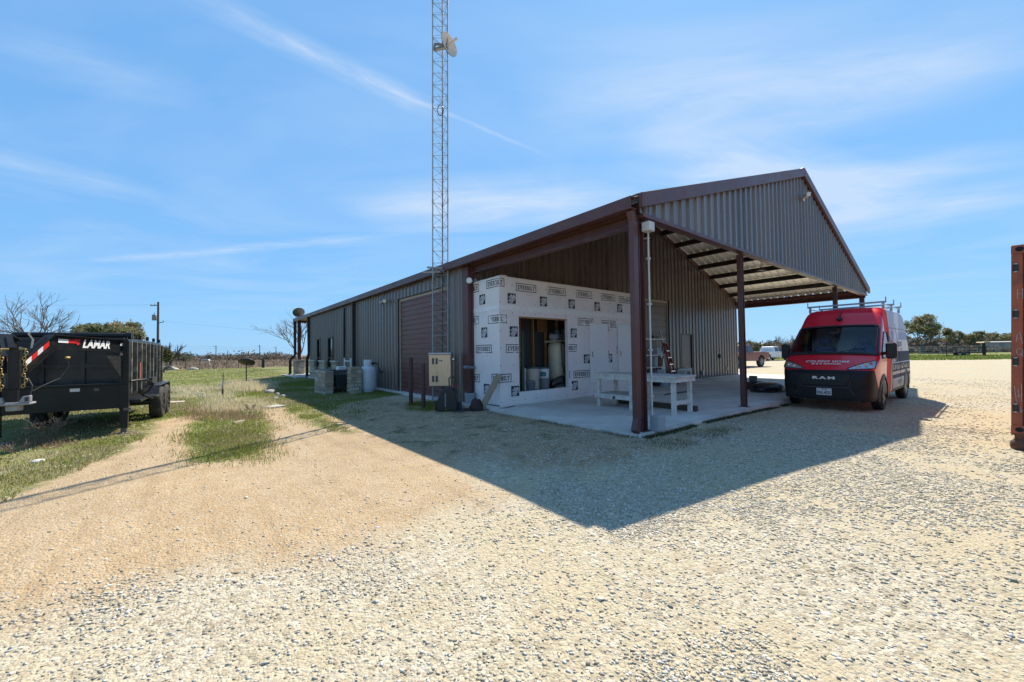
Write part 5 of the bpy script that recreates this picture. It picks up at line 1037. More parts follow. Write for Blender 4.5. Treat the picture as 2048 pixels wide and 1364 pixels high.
    def ring(x): zt, wb, r, zb = interp(VT, x); w = vw(x, zt-r, wb); return zt, w-r+r*math.cos(R(54)), zt-r+r*math.sin(R(54))
    lft = [Vector((x, s*(ring(x)[1]-.0), ring(x)[2]+.004)) for s in (1,) for x in np.linspace(xa, xb, 10)]
    for s in (-1, 1): fr.tube([(p.x, s*p.y, p.z) for p in lft], .03, 6)
    def across(x, w0): zt, wy, wz = ring(x); return [(x, y, zt+.025*(1-(abs(y)/max(wy, .01))**2)+(wz-zt if abs(y) >= wy-.001 else 0)*1.0+.004) for y in np.linspace(-wy, wy, 13)]
    fr.tube(across(xb, 0), .032, 6); fr.tube(across(xa, 0), .045, 6); fr.obj('windscreen_seal', dark, t, smooth=50)
    w_ = MB()
    for y0, y1 in ((.15, .72), (-.55, .10)):
        p0 = Vector((.27, y0, 1.425)); p1 = Vector((.15, y1, 1.535)); w_.tube([p0+Vector((.03, 0, 0)), p0+Vector((.02, (y1-y0)*.3, .03)), p1], .01, 6)
    w_.obj('wiper', dark, t)
    # cabin
    m = MB(); m.prism([(.25, .9), (.28, 1.3), (-.1, 1.36), (-.25, 1.25), (-.22, .9)], (0, 1.8, 0), lambda a, b: (a, -.9, b)); m.obj('dashboard', dark, t, bevel=.03)
    seatm = M('seat_fabric', (.16, .21, .34), .8, var=.2, vs=20)
    for s in (-1, 1):
        m = MB(); m.cbox((-.72, s*.46, .95), (.5, .5, .16)); q = m.obj('seat', seatm, t, bevel=.05); m = MB(); m.prism([(-.27, 0), (.27, 0), (.26, .52), (.18, .6), (-.18, .6), (-.26, .52)], (-.13, 0, 0), lambda a, b: (-.95-b*.18, s*.46+a, 1.0+b)); m.obj('backrest', seatm, q, bevel=.04)
        m = MB(); m.cbox((-1.09, s*.46, 1.74), (.1, .27, .19)); m.obj('headrest', seatm, q, bevel=.045); m = MB(); [m.cyl((-1.08, s*.46+d, 1.56), (-1.09, s*.46+d, 1.68), .009, n=6) for d in (-.07, .07)]; m.obj('headrest_stem', steel, q)
    m = MB(); m.tube([(-.32+.1*math.sin(q)*.5, .46+.2*math.cos(q), 1.33+.19*math.sin(q)) for q in np.linspace(0, 6.283, 25)[:-1]], .016, 8, closed=True); m.tube([(-.32, .27, 1.33), (-.27, .46, 1.3), (-.32, .65, 1.33)], .02, 8); m.obj('steering_wheel', dark, t)
    m = MB(); m.box((-1.42, -.86, .5), (-1.40, .86, 2.1)); m.obj('bulkhead', M('bulkhead_beige', (.78, .72, .60), .7), t)
    m = MB(); m.cbox((-.12, .0, 1.93), (.05, .22, .07)); m.obj('rear_mirror', dark, t, bevel=.015)
    # side windows
    for s in (-1, 1):
        m = MB(); rows_ = []
        for k in range(9):
            x = .04-k*(.04+.98)/8; lo, hi = 1.27+.02*k/8, min(1.93, interp(VT, x)[0]-.17-.02) if True else 0; rows_.append([(x, s*(vy(x, lo+(hi-lo)*j/6)+.006), lo+(hi-lo)*j/6) for j in range(7)])
        m.grid(rows_); wdw = m.obj('door_window', gl, t, smooth=60)
        e = MB(); e.tube([rows_[k][6] for k in range(9)], .014, 6); e.tube([rows_[k][0] for k in range(9)], .016, 6); e.tube(rows_[8], .022, 6); e.tube(rows_[0], .016, 6); e.obj('window_seal', dark, wdw)
        # door seams
        e = MB(); 
        for x in (-1.16, -2.45): e.tube([(x, s*(vy(x, z)+.001), z) for z in np.linspace(.45, 2.2 if x < -2 else 2.05, 12)], .006, 5)
        e.tube([(x, s*(vy(x, 2.06)+.001), 2.06) for x in np.linspace(-1.0, -4.3, 10)], .007, 5); e.obj('door_seam', dark, t)
        # mirrors
        e = MB(); e.prism([(-.11, -.24), (.10, -.24), (.13, -.18), (.13, .15), (.08, .22), (-.09, .22), (-.12, .16), (-.12, -.18)], (.14, 0, 0), lambda a, b: (.05, s*(1.20 if s > 0 else 1.10)+a*.84, 1.47+b*.86)); mm = e.obj('side_mirror', dark, t, bevel=.03); e = MB(); e.bar((.02, s*.98, 1.38), (.10, s*1.14, 1.40), .1, .07); e.obj('mirror_arm', dark, mm)
        e = MB(); my = s*(1.20 if s > 0 else 1.10); e.box((.04, my-.08, 1.38), (.046, my+.08, 1.62)); e.obj('mirror_glass', mirrorglass, mm)
        # headlights
        m = MB(); hl = MB(); rows_ = []
        for k in range(13):
            f = k/12; y = .47+.50*f; lo = 1.0+.035*f; hi = 1.025+.20*f**.8; hi = min(hi, 1.235-.5*max(0, f-.93)); rows_.append([(interp_x(y, lo+(hi-lo)*j/6)+.012, s*(y+.008*f), lo+(hi-lo)*j/6+.008) for j in range(7)])
        m.grid(rows_); h_ = m.obj('headlight', M('headlight_glass', (.40, .42, .46), .06, metal=.6, var=.5, vs=14, spec=1), t, smooth=70)
        e = [r_[0] for r_ in rows_]+rows_[-1][1:]+[r_[-1] for r_ in rows_[::-1]][1:]; hl.tube(e, .010, 5, closed=True); hl.obj('headlight_trim', dark, h_)
        for (i_, j_), mt, r_ in (((5, 3), 'b', .042), ((8, 3), 'b', .05), ((10, 4), 'o', .036)):
            k = MB(); q = rows_[i_][j_]; k.lathe([(0, .0), (r_*.5, .004), (r_, .02), (r_*1.1, .02)], (q[0]-.004, q[1], q[2]), 14, 'x', caps=False); k.obj('lamp_reflector', M('lamp_orange', (.6, .22, .08), .2) if mt == 'o' else M('lamp_bright', (.8, .8, .82), .1, metal=.6), h_)
        # arch flares
        for x in (0, -3.454):
            e = MB(); r0 = .435; e.grid([[(x+(r0+d)*math.cos(a), s*(vy(max(-4.45, min(.93, x+(r0+d)*math.cos(a))), .37+(r0+d)*max(0, math.sin(a)))+o), .37+(r0+d)*math.sin(a)) for d, o in ((-.005, -.03), (-.005, .018), (.05, .02), (.085, .002))] for a in np.linspace(-.25, math.pi+.25, 26)]); e.obj('arch_flare', dark, t, smooth=40)
            wheel(t, x, s*.90, .362, .225, s, steer=R(3) if x == 0 else 0, rimc=M('van_rim', (.33, .33, .34), .4, metal=.6))
        # fog-lamp recess
        e = MB(); e.prism([(.60, .50), (.86, .56), (.84, .66), (.64, .62)], (.02, 0, 0), lambda a, b: (interp_x(a, b), s*a, b)); e.obj('fog_recess', M('recess_black', (.004, .004, .004), .6), t)
    # grille, name, plate
    m = MB(); m.prism([(-.50, .70), (-.42, .62), (.42, .62), (.50, .70), (.54, .90), (-.54, .90)], (.018, 0, 0), lambda a, b: (.968, a, b)); gr = m.obj('grille', M('grille_black', (.008, .008, .009), .35), t, bevel=.008)
    m = MB()
    for k in range(6): z = .645+k*.045; m.box((.986, -.47, z), (.995, .47, z+.014))
    m.obj('grille_bar', dark, gr)
    m = MB(); put(m, glyphs('RAM', .088, .004, 0, 1.35), lambda x, y: (1.000, x*2.3, .80+y)); put(m, glyphs('RAM', .088, .004, 0, 1.35), lambda x, y: (.9955, x*2.3, .80+y)); m.obj('chrome_lettering', M('chrome_letters', (.75, .77, .8), .2, metal=.3), gr, fix=False)
    m = MB(); m.box((.965, -.16, .375), (.985, .16, .545)); pt = m.obj('number_plate', M('plate_white', (.62, .64, .66), .45), t, bevel=.004)
    m = MB(); put(m, glyphs('SNL-4525', .098, .003), lambda x, y: (.987, x*.72, .435+y)); put(m, glyphs('TEXAS', .045, .001), lambda x, y: (.987, x, .52+y)); m.obj('plate_lettering', M('plate_ink', (.02, .025, .05), .5), pt, fix=False)
    m = MB(); m.prism([(-.70, .26), (.70, .26), (.74, .30), (-.74, .30)], (-.06, 0, 0), lambda a, b: (.955, a, b)); m.obj('lower_lip', dark, t)
    m = MB()
    for s in (-1, 1): m.tube([(interp_x(.60, .90)+.004, s*.60, .90), (interp_x(.50, .58)+.004, s*.50, .58), (interp_x(.62, .40)+.004, s*.62, .40)], .012, 5)
    m.tube([(interp_x(abs(y), .575)+.002, y, .575) for y in np.linspace(-.5, .5, 9)], .012, 5); m.obj('bumper_crease', M('crease_grey', (.05, .05, .052), .45), t)
    def hood(x, y):   # lettering laid on the bonnet slope
        X_ = .735-y*.86; zt, wb, r, zb = interp(VT, X_); w = vw(X_, zt-r, wb)-r; return (X_+.01, x, zt+.025*min(1, wb)*(1-min(1, abs(x)/w)**2)+.012)
    m = MB(); put(m, glyphs('COLONY HOME', .125, .0028, 0, 1.12), lambda x, y: hood(x*.95, y+.13)); put(m, glyphs('M & R SERVICES', .085, .0022, 0, 1.1), lambda x, y: hood(x*.98, y+.025)); m.obj('bonnet_lettering', M('cream_letters', (.88, .86, .80), .5), t, fix=False)
    m = MB(); put(m, glyphs('COLONY', .20, .004), lambda x, y: (-2.65-x, vy(-2.65-x, 1.62+y)+.004, 1.62+y)); put(m, glyphs('SERVICES', .17, .004), lambda x, y: (-2.3-x, vy(-2.3-x, .57+y)+.004, .57+y)); m.obj('side_lettering', M('grey_letters', (.16, .17, .20), .5), t, fix=False)
    m = MB(); put(m, glyphs('HOME', .10, .003), lambda x, y: (-2.85-x, vy(-2.85-x, 1.47+y)+.004, 1.47+y)); m.obj('side_lettering', M('orange_letters', (.5, .2, .1), .5), t, fix=False)
    for (a, b, c, d_, mt) in ((-.95, 1.85, -1.55, 1.15, 'w'), (-1.2, 1.85, -1.75, 1.15, 'k'), (-1.45, 1.7, -1.25, 1.2, 'k')):
        m = MB(); rows_ = []
        for k in range(9): f = k/8; x = a+(c-a)*f; z = b+(d_-b)*f; rows_.append([(x-j*.12, vy(x-j*.12, z)+.005+(.002 if mt == 'k' else 0), z) for j in range(2)])
        m.grid(rows_); m.obj('side_stripe', M('stripe_white', (.68, .68, .68), .4) if mt == 'w' else M('stripe_dark', (.03, .035, .05), .4), t)
    # roof rack
    rk = M('rack_grey', (.36, .38, .41), .4, metal=.5)
    for x in (-1.35, -2.55, -3.8): m = MB(); m.box((x-.03, -.93, 2.74), (x+.03, .93, 2.785)); [m.box((x-.02, s*.86-.03, 2.58), (x+.02, s*.86+.03, 2.74)) for s in (-1, 1)]; [m.cyl((x, s*.92, 2.74), (x, s*.92, 2.90), .013, n=8) for s in (-1, 1)]; m.obj('rack_crossbar', rk, t)
    for s in (-1, 1): m = MB(); m.bar((-1.25, s*.86, 2.69), (-4.0, s*.86, 2.69), .03, .03); m.obj('rack_rail', alum, t)
    m = MB(); m.cyl((-.76, .0, 2.30), (-.73, .0, 2.36), .07, n=18); m.tube([(-.75, 0, 2.36), (-.93, 0, 2.51), (-1.2, 0, 2.64)], .012, 6); m.obj('aerial_base', dark, t)
    return t
def interp_x(y, z):
    "front face: x where the half width reaches |y|"
    for i in range(60):
        x = .975-.01*i
        if vy(x, z) >= abs(y) and interp(VT, x)[0] > z: return x+.006
    return .5
van()
def pickup(name, label, loc, rot, paint, L=5.8, lift=.0, wr=.39):
    t = thing(name, label, 'pickup truck', loc, rot); hw = .96; z = lift; wb = 3.5; ax = (wb/2, -wb/2)
    def arch(c, n=12): return [(c+.48*math.cos(a), .42+z+.48*math.sin(a)) for a in np.linspace(math.pi*.02, math.pi*.98, n)]
    fx, rx = L/2, -L/2
    poly = [(rx+.05, .55+z), (rx, .7+z), (rx+.02, 1.12+z), (-.62, 1.14+z), (.95, 1.10+z), (1.15, 1.13+z), (fx-.25, 1.03+z), (fx-.03, .9+z), (fx, .55+z), (ax[0]+.5, .44+z)]+arch(ax[0])+[(ax[0]-.5, .42+z), (ax[1]+.5, .42+z)]+arch(ax[1])+[(ax[1]-.5, .5+z)]
    m = MB(); m.prism(poly, (0, 2*hw, 0), lambda a, b: (a, -hw, b)); m.obj('body', paint, t, bevel=.05)
    m = MB(); rows = []
    for zz, a, b, w in ((1.12+z, 1.15, -.66, hw-.02), (1.5+z, .62, -.6, hw-.1), (1.72+z, .38, -.52, hw-.17), (1.76+z, .2, -.42, hw-.25)): rows.append([(a, -w, zz), (a, w, zz), (b, w, zz), (b, -w, zz)])
    m.grid(rows, True); m.add(rows[-1], [(0, 1, 2, 3)]); m.obj('cab', paint, t, bevel=.03)
    for s in (-1, 1):
        for a0, a1, b0, b1 in ((.86, .22, .52, .22), (.14, -.5, .14, -.46)):
            m = MB(); q = [(a0, 1.16+z, hw-.02), (a1, 1.16+z, hw-.02), (b1, 1.66+z, hw-.14), (b0, 1.66+z, hw-.14)]; m.add([(x, s*(w+.012), zz) for x, zz, w in q], [(0, 1, 2, 3)]); m.add([(x, s*(w-.03), zz) for x, zz, w in q], [(0, 1, 2, 3)]); m.obj('window', mirrorglass, t)
        for a in ax: wheel(t, a, s*(hw-.12), wr+.0, .26, s, rimc=M('truck_rim', (.3, .3, .31), .4, metal=.6))
        m = MB(); m.cbox((.75, s*(hw+.1), 1.24+z), (.1, .2, .18)); m.obj('side_mirror', blackpl, t, bevel=.02)
        m = MB(); m.box((rx-.012, s*(hw-.14)-.06, .78+z), (rx+.03, s*(hw-.14)+.06, 1.08+z)); m.obj('tail_light', M('tail_red', (.3, .01, .01), .2), t)
        m = MB(); m.box((fx-.08, s*(hw-.24)-.16, .78+z), (fx-.0, s*(hw-.24)+.16, .94+z)); m.obj('headlight', alum, t)
        m = MB(); m.cbox((.02, s*(hw+.012), .98+z), (.2, .02, .035)); m.obj('door_handle', blackpl, t)
    m = MB(); m.add([(1.10, -.8, 1.16+z), (1.10, .8, 1.16+z), (.5, .68, 1.66+z), (.5, -.68, 1.66+z)], [(0, 1, 2, 3)]); m.add([(1.14, -.8, 1.155+z), (1.14, .8, 1.155+z), (.54, .68, 1.665+z), (.54, -.68, 1.665+z)], [(0, 1, 2, 3)]); m.obj('windscreen', mirrorglass, t)
    m = MB(); m.box((rx-.14, -hw+.05, .52+z), (rx-.02, hw-.05, .68+z)); m.obj('rear_bumper', alum, t, bevel=.02); m = MB(); m.box((fx-.05, -hw+.03, .48+z), (fx+.1, hw-.03, .68+z)); m.obj('front_bumper', alum, t, bevel=.03)
    m = MB(); m.box((rx+.1, -.75, 1.10+z), (-.7, .75, 1.15+z)); m.obj('bed', blackpl, t); m = MB(); m.box((fx-.02, -.55, .72+z), (fx+.02, .55, .95+z)); m.obj('grille', blackpl, t); return t
redp = M('truck_red', (.14, .008, .012), .3, var=.05, coat=.4, dust=(.2, .1, .08), damt=.15); whitep = M('truck_white', (.66, .66, .65), .28, var=.04, coat=.6)
rwh = P2(1521, 733.5); hd = math.atan2(-.50, -.9); c_, s_ = math.cos(hd), math.sin(hd); off = (-1.75, .84)   # rear left wheel in the truck's own frame
pickup('pickup_truck', 'dark red pickup truck parked behind the carport, tail to the van', (rwh.x-(off[0]*c_-off[1]*s_), rwh.y-(off[0]*s_+off[1]*c_), float(gz(rwh.x, rwh.y))), hd, redp, lift=.10, wr=.43)
fw_ = P2(1572, 720.5); hd = .42; c_, s_ = math.cos(hd), math.sin(hd); off = (1.75, -.84)
pickup('pickup_truck', 'white pickup truck parked farther off between the red pickup and the van', (fw_.x-(off[0]*c_-off[1]*s_), fw_.y-(off[0]*s_+off[1]*c_), float(gz(fw_.x, fw_.y))), hd, whitep)
# ================================================================ gooseneck dump trailer
def trailer():
    CU = -7.75; g0 = -.13; t = thingB('dump_trailer', 'black gooseneck dump trailer with reflective tape standing on the grass', 'trailer', CU, 7.25, g0, -R(4))
    bk = blackp; uR, uL = .72, -.93; zt, zb = 1.87, 1.63   # heights above the ground under it
    # frame
    m = MB(); 
    for x in (-.62, .62): m.box((x-.06, .1, .58), (x+.06, 4.9, .74))
    for y in (.12, 1.5, 2.6, 3.8, 4.8): m.box((-.56, y, .6), (.56, y+.1, .72))
    m.box((-.95, .1, .6), (-.68, 1.6, .66)); m.box((.68, .1, .6), (.95, 1.6, .66)); m.obj('frame', bk, t, bevel=.006)
    m = MB(); m.box((uL-.25, -.05, .52), (uR+.02, .03, 1.02)); m.box((uL-.25, -.09, .98), (uR+.02, -.05, 1.02)); m.obj('front_panel', bk, t, bevel=.008)
    for x in (uL, uR): m = MB(); m.box((x-.07, -.08, .50), (x+.07, .06, zt)); m.obj('upright', bk, t, bevel=.006)
    # neck beams: I-section bars through bend points, inclined arm down to the coupler tube
    def beam(p, q, name='neck_beam'):
        m = MB(); p, q = Vector(p), Vector(q); h = .24; d = Vector((0, 0, h/2)); m.bar(p, q, .012, h-.02); m.bar(p+d-Vector((0, 0, .008)), q+d-Vector((0, 0, .008)), .12, .016); m.bar(p-d+Vector((0, 0, .008)), q-d+Vector((0, 0, .008)), .12, .016); return m.obj(name, bk, t)
    zc = (zt+zb)/2; tape_w, tape_r = M('tape_white', (.66, .66, .68), .4), M('tape_red', (.55, .02, .02), .4)
    for s in (1, -1):
        A_, Bp, Cp = Vector((s*.72, .06, zc)), Vector((s*.22, -2.0, zc+.02)), Vector((s*.065, -2.36, 1.44))
        beam(A_, Bp); beam(Bp, Cp)
        o_ = Vector((s*.0, 0, 0))
        def plate(p, q, f0, f1, z0, z1, mat, off=.014):
            m = MB(); d = q-p; n_ = Vector((d.y, -d.x, 0)).normalized()*off*(1 if s > 0 else -1); n_ = n_ if n_.x*s > 0 else -n_; a, b = p+d*f0+n_, p+d*f1+n_; up = Vector((0, 0, 1)); m.add([a+up*z0, b+up*z0, b+up*z1, a+up*z1], [(0, 1, 2, 3)]); return m
        for p, q, f0, f1, z0, z1, mt in ((A_, Bp, .02, .06, -.0, .055, tape_r), (A_, Bp, .06, .11, 0, .055, tape_w), (A_, Bp, .72, .82, 0, .06, tape_r), (A_, Bp, .82, .93, 0, .06, tape_w), (Bp, Cp, .08, .33, -.03, .05, tape_r), (Bp, Cp, .33, .53, -.03, .05, tape_w), (Bp, Cp, .53, .77, -.03, .05, tape_r), (Bp, Cp, .77, .98, -.03, .05, tape_w)): plate(p, q, f0, f1, z0, z1, mt).obj('reflector_tape', mt, t, fix=False)
        # diamond-plate gusset under the beam at the upright
        d = (Bp-A_); m = MB(); a = A_+Vector((0, 0, -.14)); m.add([a, a+d*.36, Vector((a.x, a.y-.02, .98)), a+Vector((.012*s, 0, 0)), a+d*.36+Vector((.012*s, 0, 0)), Vector((a.x+.012*s, a.y-.02, .98))], [(0, 1, 2), (5, 4, 3), (0, 3, 4, 1), (1, 4, 5, 2), (2, 5, 3, 0)]); m.obj('gusset', M('tread_plate', (.03, .03, .032), .3, var=.2, bump=1, bs=26), t)
        if s > 0:
            p0 = A_; d = (Bp-A_); L_ = d.length; n_ = Vector((d.y, -d.x, 0)).normalized(); n_ = n_ if n_.x > 0 else -n_; ex = -d.normalized(); lt_ = M('lettering_white', (.72, .72, .73), .4)
            gl = glyphs('LAMAR', .19, .008, .28, 1.02); c = A_+d*.47+n_*.016
            m = MB(); put(m, gl, lambda x, y: c+ex*x*1.28+Vector((0, 0, y-.005))); m.obj('lettering', lt_, t, fix=False)
            m = MB(); q = lambda x, y: c+ex*x+Vector((0, 0, y)); m.add([q(-.62, .07), q(-.44, .07), q(-.48, .03), q(-.57, .03)], [(0, 1, 2, 3)]); m.add([q(-.56, .015), q(-.46, .015), q(-.49, -.025), q(-.53, -.025)], [(0, 1, 2, 3)]); m.obj('emblem', tape_r, t, fix=False)
            m = MB(); k = lambda x, y: A_+d*.06+n_*.016+ex*x+Vector((0, 0, y)); m.add([k(-.12, -.19), k(.16, -.19), k(.16, -.135), k(-.12, -.135)], [(0, 1, 2, 3)]); m.obj('warning_label', M('label_pale', (.4, .37, .38), .5), t, fix=False)
    # coupler tube and plate
    m = MB(); m.box((-.055, -2.48, 1.10), (.055, -2.38, 1.68)); m.box((-.065, -2.49, 1.66), (.065, -2.37, 1.69)); m.obj('coupler_tube', bk, t, bevel=.008)
    m = MB(); m.box((-.04, -2.465, .92), (.04, -2.395, 1.10)); m.obj('inner_tube', bk, t)
    ck = M('coupler_cast', (.27, .27, .28), .45, metal=.3, var=.2); m = MB(); m.box((-.18, -2.53, .88), (.18, -2.32, .91)); m.prism([(-.18, 0), (-.06, 0), (-.08, .08), (-.14, .09)], (0, .05, 0), lambda a, b: (a, -2.53, .91+b)); m.prism([(.06, 0), (.175, 0), (.175, .10), (.10, .09)], (0, .08, 0), lambda a, b: (a, -2.525, .91+b)); m.cyl((0, -2.410, .80), (0, -2.410, .88), .08, n=18); m.obj('coupler', ck, t, bevel=.008)
    m = MB(); m.box((.125, -2.531, .93), (.16, -2.5265, .985)); m.obj('latch_slot', darksteel, t)
    # safety chains
    gold = M('gold_zinc', (.36, .25, .085), .45, metal=.6, var=.3, vs=20)
    for s, n in ((-1, 15), (1, 14)):
        p0 = Vector((.13 if s > 0 else -.085, -2.560, 1.64)); m = MB()
        for k in range(n):
            c = p0+Vector((.012*math.sin(k*1.3)*s+s*.0, 0, -.038*k)); ax = Vector((1, .25, 0)) if k % 2 else Vector((.25, -1, 0)); ax.normalize()
            m.tube([c+ax*.015*math.cos(q)+Vector((0, 0, .025*math.sin(q))) for q in np.linspace(0, 6.283, 13)[:-1]], .0055, 6, closed=True)
        m.obj('safety_chain', gold, t, smooth=60); m = MB(); m.cyl(p0+Vector((-s*.06, .03, .02)), p0+Vector((.01*s, 0, .02)), .013, n=10); m.obj('chain_bolt', gold, t)
    m = MB(); m.tube([(.12, -2.320, 1.68), (.14, -2.340, 1.80), (.10, -2.350, 1.88), (.16, -2.360, 1.97), (.15, -2.360, 2.02)], .012, 8); m.obj('release_handle', steel, t, smooth=60)
    m = MB(); m.tube([(.38, -1.920, 1.52), (.40, -1.920, 1.40), (.33, -2.020, 1.22), (.2, -2.220, 1.12), (.14, -2.320, 1.06)], .008, 6); m.tube([(.12, -2.420, 1.25), (.17, -2.440, 1.14), (.16, -2.470, 1.0), (.17, -2.500, .9)], .01, 6); m.obj('brake_cable', blackpl, t)
    m = MB(); m.cyl((.37, -1.94, 1.53), (.40, -1.90, 1.53), .02, n=10); m.obj('plug_socket', gold, t)
    # jacks
    for x in (uL, uR):
        m = MB(); m.box((x-.06, -.06, .12), (x+.06, .06, .55)); 
        j = m.obj('jack_leg', bk, t, bevel=.004); m = MB(); m.box((x-.045, -.045, .02), (x+.045, .045, .12)); m.prism([(x-.17, .0), (x+.17, .0), (x+.15, .035), (x-.15, .035)], (0, .26, 0), lambda a, b: (a, -.13, b-.01)); m.obj('jack_foot', M('jack_foot_steel', (.12, .10, .085), .6, var=.3), j)
    m = MB(); m.tube([(uR+.07, .1, 1.04), (uR+.26, .35, 1.05), (uR+.37, .5, .95), (uR+.30, .45, .80), (uR+.2, .4, .73), (uR+.35, .6, .62)], .022, 8); m.obj('jack_handle', bk, t, smooth=60)
    m = MB(); m.box((uR+.0, -.085, .47), (uR+.11, .07, .52)); m.obj('jack_bracket', M('jack_foot_steel', (.12, .10, .085), .6, var=.3), t)
    # dump box
    x0, x1, y0, y1, z0, z1 = -.98, .66, .52, 5.05, .78, 1.86; wall_ = M('box_black', (.016, .016, .018), .33, var=.3, vs=3, dust=(.08, .068, .055), damt=.55, dscale=2)
    m = MB(); m.box((x0, y0, z0), (x1, y0+.02, z1)); m.box((x0, y0+.02, z0), (x0+.015, y1, z1)); m.box((x1-.015, y0+.02, z0), (x1, y1, z1)); m.box((x0+.015, y0+.02, z0), (x1-.015, y1, z0+.02)); m.obj('dump_box', wall_, t)
    m = MB(); 
    for x in (x0-.02, x1-.03): m.box((x, y0-.02, z1), (x+.05, y1, z1+.07))
    m.box((x0+.03, y0-.02, z1), (x1-.03, y0+.03, z1+.07)); m.obj('top_rail', wall_, t, bevel=.005)
    rb = M('rib_dusty', (.13, .115, .09), .5, var=.5, vs=5, dust=(.42, .37, .28), damt=.9, dscale=5)
    for k in range(9): y = y0+.05+k*(y1-y0-.14)/8; m = MB(); m.box((x1, y, z0-.02), (x1+.075, y+.065, z1)); m.obj('side_rib', rb, t, bevel=.004); m = MB(); m.box((x0-.075, y, z0-.02), (x0, y+.065, z1)); m.obj('side_rib', rb, t, bevel=.004)
    for x in (-.55, .0, .5): m = MB(); m.box((x, y0-.05, z0), (x+.06, y0, z1)); m.obj('front_rib', wall_, t)
    m = MB(); m.box((x0, y0-.045, 1.33), (x1, y0-.055+.05, 1.40)); m.obj('front_rail', wall_, t)
    for k in range(5): y = y0+.25+k*.95; m = MB(); m.box((x1+.0, y, z1+.075), (x1+.05, y+.1, z1+.17)); m.obj('tie_hook', bk, t)
    m = MB(); m.cyl((x0+.05, y0+.1, z1+.12), (x1-.02, y0+.1, z1+.12), .055, n=14); m.cyl((x1-.02, y0+.1, z1+.12), (x1+.06, y0+.1, z1+.12), .075, n=14); m.obj('tarp_roller', bk, t, smooth=40)
    m = MB(); m.box((x1+.076, y0+.9, .98), (x1+.08, y0+1.0, 1.4)); m.obj('side_marker', M('faded_red', (.35, .10, .07), .5), t)
    m = MB(); m.lathe([(0, 0), (.07, 0), (.07, .006), (0, .007)], (-.04, -.05, .93), 16, 'y'); mm = MB(); mm.box((-.02, -.056, .885), (.11, -.0515, .945)); mm.obj('maker_badge', M('badge_silver', (.5, .52, .55), .3, metal=.3), t); mm = MB(); mm.box((.30, -.056, .88), (.37, -.0515, .93)); mm.obj('data_plate', M('plate_dark', (.09, .08, .085), .5), t)
    # axles, fenders, wheels
    for y in (2.25, 3.15):
        m = MB(); m.cyl((-.85, y, .39), (.85, y, .39), .045, n=12); m.obj('axle', darksteel, t)
        for s in (-1, 1): wheel2(t, s*.95, y, .39, .235, s)
    for s in (-1, 1):
        m = MB(); m.prism([(1.65, .62), (1.78, .84), (3.62, .84), (3.76, .62), (3.74, .62), (3.60, .825), (1.80, .825), (1.67, .62)], (s*.22, 0, 0), lambda a, b: (s*.82, a, b)); m.obj('fender', M('tread_plate', (.03, .03, .032), .3, var=.2, bump=1, bs=26), t)
        m = MB(); m.box((s*.82, 1.15, .60), (s*1.06, 1.62, .64)); m.box((s*.84, 1.85, .845), (s*.9, 2.5, 1.02)); m.obj('step', M('tread_plate', (.03, .03, .032), .3, var=.2, bump=1, bs=26), t)
def wheel2(t, x, y, r, w, s):
    o = wheel(t, 0, 0, r, w, s, rimc=M('trailer_rim', (.03, .03, .032), .4)); o.location = (x, y, r); o.rotation_euler = (0, 0, R(-90))
    for c in o.children: c.scale = (1, 1, 1)
    return o
trailer()
